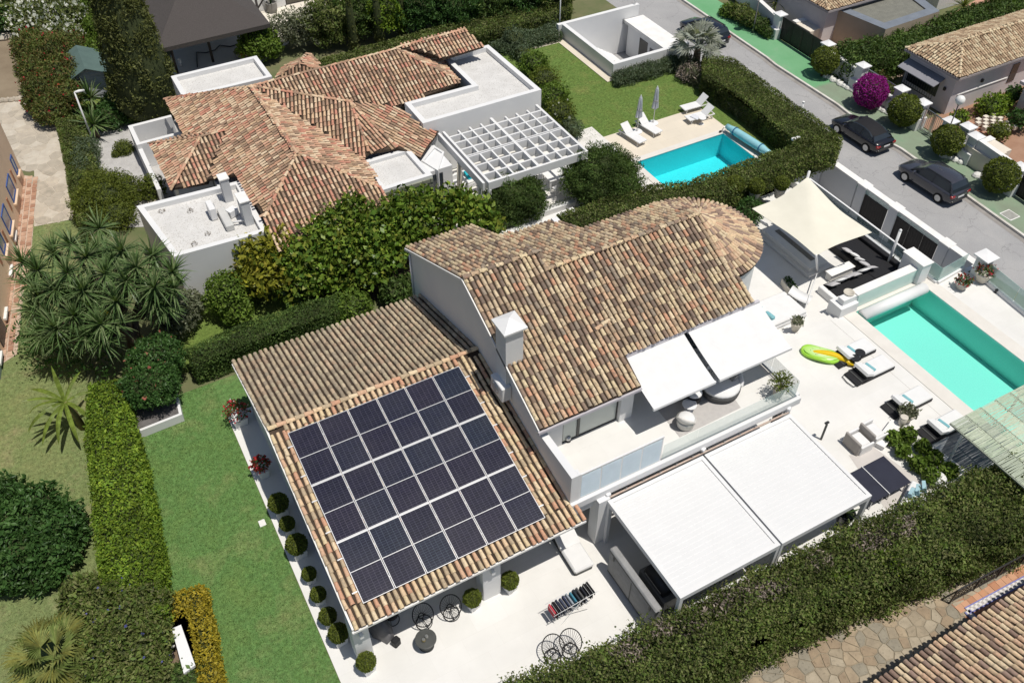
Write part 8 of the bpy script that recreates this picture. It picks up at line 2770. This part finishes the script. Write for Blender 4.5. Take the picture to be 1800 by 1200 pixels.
for i, (x, y, zc, r, rz, m, lab) in enumerate(((500, 52, 1.5, 1.2, 1.2, L_GREY, "sparse silvery shrub by the cream patio"), (532, 50, 1.5, 1.3, 1.3, L_GREY, "thin olive-like shrub beside the silvery one"), (575, 38, 1.7, 1.8, 1.5, L_HEDGE, "rounded green shrub right of the thin olive"),
 (625, 22, 1.8, 2.0, 1.6, L_HEDGED, "wide dark green shrub behind the slender cypresses"), (675, 18, 2.0, 1.6, 1.7, L_LIME, "yellow-green shrub among the dark ones behind the roof"), (735, 8, 2.0, 2.0, 1.8, L_DEEP, "deep green shrub right of the yellow-green one"),
 (795, 6, 1.9, 2.0, 1.7, L_DEEP, "deep green shrub at the middle of the north row"), (850, -4, 1.8, 2.0, 1.6, L_HEDGED, "dark shrub left of the flagpole's top"), (915, -12, 1.7, 2.0, 1.5, L_DEEP, "dark shrub touching the top edge near the flagpole"), (965, -16, 1.7, 1.8, 1.5, L_HEDGE, "green shrub behind the flagpole"))):
 sh("tall_shrub", lab, "shrub", [(x, y, zc, r, rz), (x + 14, y + 6, zc * .8, r * .75), (x - 12, y + 8, zc * .75, r * .7)], m, size=.22, dens=60 if i < 2 else 130, aspect=2.8, rough=.22, core=i > 1, group="shrubs in the north row", base=0,
 trunk=[([G(x, y + 14, 0), G(x, y, zc)], [.06, .03])] if i < 2 else None)
for i, (x, y) in enumerate(((624, 92), (669, 82), (709, 68), (742, 58))):
 p = G(x, y, 0)
 t = thing("slim_cypress", ["slim dark cypress behind the roof, leftmost of four", "slim dark cypress behind the roof, second from the left", "slim dark cypress behind the roof, third from the left", "slim dark cypress behind the roof, rightmost of four"][i], "tree", p, 0, "slim cypresses behind the roof")
 cm = MB().lathe([(.2, .1), (.3, 1), (.26, 3.0), (.05, 4.2)], (0, 0, 0), 9)
 S = [blob_samples((0, 0, .35 + j * .32), (.40 - .02 * j, .40 - .02 * j, .3), 75, (.8, 1.05), .1, -.9) for j in range(12)]
 part(t, "crown", foliage_mesh("crown", S, .15, L_CYP, 2.5, .4, .8, cm, M_TWIG), None)
 part(t, "trunk", MB().tube([(0, 0, 0), (0, 0, .6)], .07, 6), M_BARK, True)
for i, (x, y, r, m, lab) in enumerate(((938, 112, .95, L_BUSHY, "leafy shrub beside the flat roof, nearest the garden path"), (958, 140, 1.0, L_BOX, "leafy shrub beside the flat roof, second from the path"), (975, 168, .95, L_BUSHY, "yellowish leafy shrub midway along the flat roof"), (985, 196, .95, L_BOX, "leafy shrub with white blooms near the grid pergola"), (1003, 222, .7, L_LAV, "low flat-topped shrub at the corner of the grid pergola"),
 (915, 92, .7, L_LAV, "low grey shrub at the end of the rosemary hedge"), (905, 68, .9, L_LAV, "wider grey shrub behind the flat roof's corner"), (925, 98, .5, L_BOX, "tiny mound between grey and leafy shrubs"))):
 sh("border_shrub", lab, "shrub", [(x, y, .8 if r > .8 else .4, r, r * .8), (x + 8, y + 10, .5, r * .7)], m, size=.2 if m is L_BUSHY else .15, dens=120, aspect=2.8, rough=.2, group="shrubs beside the flat roof", base=0, flowers=(F_WHITE, .16, .012) if i == 3 else None)
for x, y, r, lab in ((906, 352, 1.55, "round fine-leaved tree beneath the grid pergola's front corner"), (1060, 312, 1.95, "larger round fine-leaved tree at the corner of the neighbour's pool")):
 p = G(x, y, 1.5)
 L = [(p, (r, r, r * .82))] + [((p[0] + r * .55 * math.cos(a), p[1] + r * .55 * math.sin(a), p[2] + random.uniform(-.3, .25)), (r * .62, r * .62, r * .55)) for a in (.3, 1.5, 2.7, 3.9, 5.1)]
 shrub("round_tree", lab, "tree", L, L_HEDGED, size=.14, dens=330, aspect=3.5, rough=.2, up=.3, group="round trees by the neighbour's patio", trunk=[([(p[0], p[1], 0), (p[0], p[1], 1.4)], [.12, .08])], base=0)
for i, (L, lab) in enumerate((([(452, 448, 2.4, 1.0), (470, 485, 1.8, 1.0), (490, 430, 2.6, .9), (440, 490, 1.4, .8), (500, 470, 1.9, .9)], "yellowing large-leaved tree at the left end of the row between the houses"),
 ([(530, 455, 2.4, 1.1), (555, 420, 2.8, .9), (545, 490, 1.6, 1.0), (520, 510, 1.1, .8)], "large-leaved tree next to the yellowing one"),
 ([(590, 400, 3.0, 1.1), (610, 440, 2.4, 1.1), (580, 455, 2.0, .9), (620, 370, 3.2, .9), (605, 490, 1.2, .9)], "tallest large-leaved tree, in front of the neighbour's hip roof"),
 ([(660, 410, 2.8, 1.1), (670, 450, 2.0, 1.1), (650, 480, 1.4, .9), (680, 385, 3.0, .8)], "dense large-leaved tree at the middle of the row"),
 ([(712, 372, 3.0, 1.1), (735, 400, 2.3, 1.0), (745, 360, 3.0, .9), (705, 420, 1.8, .9)], "large-leaved tree in front of the stone-clad block"),
 ([(785, 362, 2.6, 1.0), (800, 392, 1.8, .9), (835, 372, 2.0, .9), (858, 392, 1.4, .8), (812, 352, 2.6, .7)], "large-leaved tree at the right end, below the white patio"))):
 p = G(L[0][0] + 6, L[0][1] + 60, 0)
 q = G(L[0][0], L[0][1], L[0][2])
 m = leaf_mat("large_leaf_%d" % i, [(.15, .18, .022), (.25, .26, .03), (.34, .32, .04), (.09, .13, .018), (.40, .34, .05)] if i == 0 else [(.07, .14, .02), (.12, .20, .026), (.18, .245, .035), (.05, .10, .016), (.23, .25, .04)], .35, .6, .38, .2)
 sh("large_leaved_tree", lab, "tree", L, m, size=.27, dens=85, aspect=1.7, rough=.3, core=False, group="large-leaved trees between the houses", shell=(.45, 1.08), ls=3.5,
 trunk=[([p, ((p[0] + q[0]) / 2 + .1, (p[1] + q[1]) / 2, 1.2), q], [.13, .09, .04])], base=0)
for L, m, lab in (([(400, 520, 1.2, 1.1, 1.2), (415, 545, .7, .8)], L_BUSHY, "bright green bush against the white block's shaded wall"), ([(312, 552, 1.0, 1.0, 1.0), (330, 535, 1.0, .8), (300, 575, .6, .8)], L_GREY, "pale variegated bush between the yucca and the white block"),
 ([(620, 542, .8, 1.0, .8)], L_BUSHY, "round bright bush behind the low wing's ridge"), ([(695, 512, .8, .8, .7), (715, 500, .7, .6)], L_HEDGED, "dark round bush against the villa's rear wall")):
 sh("garden_bush", lab, "shrub", L, m, size=.17, dens=150, group="bushes along the north hedge", base=0)
pl_ = [G2(222, 712, .45), G2(312, 692, .45), G2(320, 728, .45), G2(234, 762, .45)]
t = thing("masonry_planter", "low white masonry planter under two domed hibiscus bushes", "planter", (pl_[0][0], pl_[0][1], 0))
part(t, "walls", MB().prism(pl_, 0, .45), M_WHITE, world=True)
part(t, "soil", MB().sheet(inset_poly(pl_, .12)[1], .456), mat("dark_planter_soil", (.16, .15, .15), .95, (.10, .095, .09), 3, .4, 30), world=True)
for x, y, r, lab in ((274, 628, 1.15, "rear one of two domed hibiscus bushes by the lawn"), (264, 676, 1.2, "front one of two domed hibiscus bushes by the lawn")):
 p = G(x, y, 1.55)
 sh("hibiscus_bush", lab, "shrub", [(x, y, 1.55, r, .85), (x + 18, y + 6, 1.3, r * .7), (x - 18, y + 6, 1.3, r * .7)], L_DEEP, size=.12, dens=330, flowers=(leaf_mat("coral_petal%d" % y, [(.50, .16, .12), (.55, .22, .16)], .1), .14, .006), group="domed hibiscus bushes", trunk=[([(p[0], p[1], .3), (p[0], p[1], 1.3)], [.08, .06])], base=0)
t0 = np.array(G(238, 610, 0))
yu = thing("giant_yucca", "giant branching yucca with many spiky heads over the dry lawn", "tree", tuple(t0))
heads = [(175, 402, 4.6), (95, 445, 4.4), (152, 452, 4.7), (214, 442, 4.9), (268, 450, 4.6), (303, 478, 4.2), (66, 475, 4.0), (185, 482, 4.6), (222, 494, 4.5), (272, 505, 4.2), (305, 508, 3.7), (118, 480, 4.5), (68, 520, 3.5), (96, 510, 4.0), (146, 512, 4.2), (130, 555, 3.5), (100, 578, 3.0),
 (178, 570, 3.3), (270, 530, 3.3), (60, 545, 3.0), (158, 540, 3.6), (205, 530, 3.9), (40, 462, 3.9), (125, 430, 4.6), (240, 470, 4.8), (150, 590, 2.7), (75, 590, 2.4), (120, 520, 3.6), (200, 460, 4.4), (175, 445, 4.3), (130, 495, 3.9), (245, 500, 4.0), (85, 560, 2.9), (165, 515, 3.6), (110, 600, 2.3), (205, 570, 3.0), (290, 540, 2.9), (180, 600, 2.5), (55, 500, 3.3)]
tr = MB()
stem = [t0, t0 + [.05, -.1, .9], t0 + [-.25, .05, 1.8]]
tr.tube([tuple(s) for s in stem], [.34, .27, .2], 9)
tr.tube([tuple(t0 + [.1, .1, 0]), tuple(t0 + [.5, .3, 1.6])], [.22, .14], 8)
for i, (x, y, z) in enumerate(heads):
 h = np.array(G(x, y, z))
 b = stem[2] if x < 235 else t0 + [.5, .3, 1.6]
 mid = (b + h) / 2 + [0, 0, -.5]
 tr.tube([tuple(b), tuple(mid), tuple(h)], [.15, .11, .08], 6)
 V_, F_ = blades((0, 0, 0), 84, 1.02, .085, (-40, 85), .6, 3)
 o = part(yu, "leaf_rosette", MB().add(V_, F_), L_YUCCA)
 o.location = tuple(h - t0)
part(yu, "trunk", tr, M_BARK, True, world=True)
t = thing("yucca_flower", "pale yellow flower spike low in the giant yucca", "flower", G(186, 552, 3.4))
part(t, "petals", foliage_mesh("petals", [blob_samples((0, 0, 0), (.35, .18, .18), 120, (.2, 1))], .14, L_GOLD, 2), None)
part(t, "stalk", MB().tube([(0, 0, 0), (-.3, .1, -.5)], .03, 5), M_BARK)
S = [blob_samples(G(x, y, .7), (1.1, 1.0, .7), 190, (.4, 1.05), .2) for x, y in ((85, 628), (120, 632), (160, 625), (70, 600), (205, 640), (60, 575))]
t = thing("undergrowth", "tangled dark undergrowth beneath the giant yucca", "plants", G(120, 625, 0))
part(t, "foliage", foliage_mesh("foliage", S, .2, L_DEEP, 2.4), None, world=True)
for i, (x, y, lab) in enumerate(((160, 175, "spiky rosette in front of the shed's planks"), (165, 222, "spiky rosette at the foot of the slim white lamp post"))):
 p = G(x, y, .8)
 t = thing("spiky_plant", lab, "plant", (p[0], p[1], 0), 0, "spiky rosettes by the lamp post")
 V_, F_ = blades((0, 0, .9), 70, 1.35, .12, (-15, 85), .6, 3)
 part(t, "leaf_rosette", MB().add(V_, F_), L_YUCCA)
 part(t, "trunk", MB().tube([(0, 0, 0), (0, 0, .95)], [.16, .12], 8), M_BARK, True)
sh("dark_thicket", "dark thicket between the conifer and the gravel court", "shrub", [(195, 205, .7, 1.0), (215, 195, .6, .9), (205, 180, .7, .9), (250, 205, .4, .8), (285, 190, .5, .8)], L_DEEP, size=.18, dens=110, base=0)
def strap_leaf(mb, o, az, el, L, w, droop, n=7, tear=.15):
 a = az
 d = Vector((math.cos(a) * math.cos(el), math.sin(a) * math.cos(el), math.sin(el)))
 side = Vector((-math.sin(a), math.cos(a), 0))
 p = Vector(o)
 vs, fs = [], []
 for i in range(n + 1):
  t = i / n
  ww = w * math.sin(pi * min(1, .08 + t * .95)) ** .6
  dn = Vector((0, 0, -ww * .35))
  vs += [p + side * ww / 2 + dn * random.uniform(.6, 1.3), p, p - side * ww / 2 + dn * random.uniform(.6, 1.3)]
  d = (d + Vector((0, 0, -droop / n))).normalized()
  p = p + d * L / n
 for i in range(n):
  b = i * 3
  fs += [(b, b + 1, b + 4, b + 3), (b + 1, b + 2, b + 5, b + 4)]
 mb.add(vs, fs)
p = G(146, 752, 0)
t = thing("banana_plant", "banana plant with long arching leaves beside the lime hedge", "plant", p)
tip = Vector(G(114, 706, 1.6)) - Vector(p)
part(t, "stem", MB().tube([(0, 0, 0), tuple(tip * .5 + Vector((.05, 0, .1))), tuple(tip)], [.16, .13, .09], 8), mat("banana_stem", (.24, .22, .09), .7, (.17, .13, .07), 6), True)
for az, el, L, w, dr in ((2.75, .6, 2.2, .22, 1.4), (3.15, .5, 2.4, .24, 1.5), (3.5, .75, 2.1, .30, 1.3), (3.85, .5, 2.2, .30, 1.3), (4.25, .55, 2.1, .28, 1.4), (4.7, .4, 2.1, .28, 1.3), (2.3, .8, 1.9, .28, 1.0), (.8, .9, 1.6, .26, .9), (.1, .6, 1.6, .26, 1.1), (5.3, .6, 1.7, .28, 1.4), (1.5, 1.2, 1.7, .26, .5), (3.3, 1.1, 1.9, .28, .9)):
 mb = MB()
 strap_leaf(mb, tip, az, el, L, w * .72, dr * 1.35)
 part(t, "leaf", mb, L_BANANA)
sh("broad_leaved_bush", "large glossy broad-leaved bush at the left edge of the dry lawn", "shrub", [(20, 925, 1.1, 1.3), (62, 905, 1.2, 1.2), (100, 930, 1.1, 1.1), (40, 970, 1.0, 1.2), (90, 970, .9, 1.0), (10, 880, 1.1, 1.0), (-20, 950, 1.1, 1.2), (15, 1000, .8, 1.0), (70, 1005, .6, .8)], L_DEEP, size=.2, dens=190, aspect=2.2, rough=.2, base=0)
def fan_palm(t, o, n, Ls, R, m, trunk=None, az0=0, el=(.1, 1.3), seg=20):
 """fan leaves: stalk and a pleated, folded blade whose segment tips hang"""
 for i in range(n):
  az = az0 + i * 2.4 + random.uniform(-.2, .2)
  e = el[0] + (el[1] - el[0]) * ((i + .5) / n) ** .9
  d = Vector((math.cos(az) * math.cos(e), math.sin(az) * math.cos(e), math.sin(e)))
  q = Vector(o) + d * Ls * random.uniform(.8, 1.15)
  side = Vector((-math.sin(az), math.cos(az), 0))
  d2 = (d + Vector((0, 0, -.45))).normalized()
  nrm = side.cross(d2).normalized()
  if nrm.z < 0:
   nrm = -nrm
  vs, fs = [], []
  for k in range(seg):
   a = rad(-105 + 210 * (k + .5) / seg)
   da = rad(105 / seg)
   r = R * random.uniform(.92, 1.05) * (1 - .1 * abs(a))
   cup = nrm * abs(math.sin(a)) * .38
   def pt(ang_, rr, up):
    return q + (d2 * math.cos(ang_) + side * math.sin(ang_)) * rr + (cup * rr + nrm * up * R)
   b = len(vs)
   vs += [q, pt(a - da, r * .6, -.03), pt(a, r * .66, .03), pt(a + da, r * .6, -.03), pt(a, r, 0) - Vector((0, 0, R * random.uniform(.05, .3)))]
   fs += [(b, b + 1, b + 2), (b, b + 2, b + 3), (b + 1, b + 4, b + 2), (b + 2, b + 4, b + 3)]
  part(t, "fan_leaf", MB().add(vs, fs).tube([tuple(o), tuple(q)], [.03, .018], 5), m)
 if trunk:
  part(t, "trunk", MB().tube(*trunk), M_BARK, True)
o = G(92, 1150, 1.3)
t = thing("fan_palm", "fan palm with wide olive leaves in the bottom left corner", "palm", (o[0], o[1], 0))
fan_palm(t, (0, 0, 1.0), 15, .85, 1.0, L_PALM, ([(0, 0, 0), (0, 0, 1.0)], [.2, .16], 8), .3, (.0, 1.35), 26)
o = G(1222, 118, 0)
t = thing("blue_palm", "silvery blue fan palm by the street at the sunken court", "palm", o)
fan_palm(t, (0, 0, 1.5), 20, 1.1, 1.05, L_BLUEPALM, ([(0, 0, 0), (0, 0, 1.5)], [.3, .22], 9), .1, (-.1, 1.35), 16)
sh("palm_skirt", "dry brown skirt of old leaves under the silvery palm", "plants", [(1215, 128, .5, .9, .6), (1232, 135, .4, .7, .5)], M_DEAD, size=.3, dens=60, aspect=5, base=0)
sh("flowering_shrub", "sprawling green shrub with small blue flowers over the lime hedge's end", "shrub", [(190, 1080, .9, 1.2), (220, 1110, 1.2, 1.1), (250, 1075, 1.1, 1.0), (235, 1150, 1.2, 1.1), (195, 1150, 1.0, 1.1), (262, 1125, 1.0, .8), (150, 1050, .6, .9), (250, 1190, 1.0, 1.0), (200, 1200, 1.0, 1.0)], L_HEDGE, size=.14, dens=330, rough=.15, flowers=(F_BLUE, .11, .006), base=0)
sh("small_shrub", "dark fine-leaved shrub at the bottom edge by the white counter", "shrub", [(325, 1192, .5, .7, .5), (300, 1196, .5, .6, .5)], L_HEDGED, size=.14, dens=200, base=0)
# across the street
for x, y, r, m, lab in ((1451, 106, .98, L_BOX, "clipped ball bush beside the long black gate"), (1531, 160, 1.15, F_PINK, "magenta bougainvillea clipped into a ball behind the black car"), (1591, 194, 1.08, L_BOX, "clipped ball bush just right of the magenta one"),
      (1666, 246, 1.0, L_BOX, "clipped ball bush behind the globe lamp post"), (1760, 308, 1.08, L_BOX, "clipped ball bush by the utility cabinets near the right edge")):
 p = G(x, y, PZV + 1.25)
 t = shrub("ball_bush", lab, "shrub", [(p, (r, r, r * .98))], m, size=.10, dens=420, aspect=1.6, rough=.05, group="clipped ball bushes on the pavement", shell=(.88, 1.03), low=-.9, base=PZV, trunk=[([(p[0], p[1], PZV), (p[0], p[1], PZV + .6)], [.09, .08])])
hpx("hedge", "dark hedge in front of the tan annex across the street", ST + 1.9, [(1470, 80), (1560, 62), (1640, 30), (1680, 38), (1650, 70), (1560, 100), (1500, 108)], L_HEDGED, z0=ST, size=.18, dens=200, rough=.3)
hpx("hedge", "dark hedge running behind the mauve house's roof", ST + 2.2, [(1650, 30), (1830, -30), (1830, 0), (1690, 45)], L_HEDGED, z0=ST, size=.18, dens=170, rough=.25)
Zs = ST
for L, m, lab in (([(1568, 84, Zs + .8, .8)], L_LIME, "yellow-green spiky shrub in the dark hedge across the street"), ([(1742, 188, Zs + .7, 1.0, .8), (1760, 182, Zs + .6, .8)], L_LIME, "yellow-green shrub on the terracotta yard, larger one"),
 ([(1688, 207, Zs + .5, .6)], L_LIME, "small yellow-green shrub beside the plain garden wall"), ([(1756, 232, Zs + .7, .7)], L_BOX, "green shrub beside the pierced lattice blocks"), ([(1795, 210, Zs + .8, .8)], L_DEEP, "dark green shrub cut by the right edge"),
 ([(1782, 168, Zs + .9, .6, .8)], L_DEEP, "dark broad plant by the mauve house's porch"), ([(1545, 140, Zs + .5, .7), (1558, 150, Zs + .4, .6)], L_RED, "brownish shrub behind the barred low wall"), ([(1570, 162, Zs + .5, .6)], L_BUSHY, "bright shrub behind the magenta bougainvillea"),
 ([(1300, 22, PZV + .6, .9, .7), (1318, 34, PZV + .6, .8)], L_HEDGE, "low shrub on the green pavement left of the thin lamp"), ([(1340, 45, PZV + .5, .8, .6), (1350, 56, PZV + .4, .6)], L_HEDGED, "low shrub on the green pavement right of the thin lamp"), ([(1280, 20, PZV + .4, .7)], L_BUSHY, "low shrub at the upper end of the green pavement")):
 sh("yard_shrub", lab, "shrub", L, m, size=.17, dens=130, rough=.18, group="shrubs across the street", base=None)
for x, y, lab in ((1693, 14, "pale spiky palm behind the mauve house"), (1365, 6, "small spiky palm near the lattice at the top edge")):
 o = G(x, y, ST + 1.2)
 t = thing("yard_palm", lab, "palm", (o[0], o[1], ST), 0, "small palms across the street")
 V_, F_ = blades((0, 0, 1.3), 60, 1.3, .1, (-10, 80), .8, 3)
 part(t, "leaves", MB().add(V_, F_), L_PALM)
 part(t, "trunk", MB().tube([(0, 0, 0), (0, 0, 1.3)], [.16, .12], 7), M_BARK, True)
sh("hedge_ball", "small dark green bush between the turret and the sail", "shrub", [(1318, 372, .3, .8, .8)], L_DEEP, size=.12, dens=230, base=-.45)
def tufts(name, poly, n, z, m, L=.07):
 a = np.array([p[:2] for p in poly])
 q = rng.uniform(a.min(0), a.max(0), size=(n, 2))
 q = q[in_poly(q, [tuple(p[:2]) for p in poly])]
 P = np.c_[q, np.full(len(q), z + L * .4)]
 v, f = leaf_arrays(P, np.tile([0, 0, 1.0], (len(P), 1)), L, 3.5, .9, .6)
 o = link(name, np_mesh(name, v, f, m))
 o["kind"] = "stuff"
L_GRASS = leaf_mat("grass_blade", [(.13, .24, .06), (.17, .29, .08), (.23, .31, .11)], .3, .6)
L_GRASSD = leaf_mat("dry_grass_blade", [(.22, .26, .09), (.28, .30, .12), (.35, .32, .15)], .3, .6)
tufts("grass", [(-3.2, 8), (1.40, 8), (1.40, 31.5), (-3.2, 31.5)], 45000, -.012, L_GRASS, .055)
tufts("dry_grass", [G(-60, 395), G(160, 380), G(150, 640), G(190, 1250), G(-200, 1250)], 45000, -.018, L_GRASSD, .055)
tufts("neighbour_grass", [(27.0, 40.25), (38.8, 40.25), (38.8, 46.0), (33, 46.0), (33, 56), (25, 56)], 30000, -.012, L_GRASS, .055)
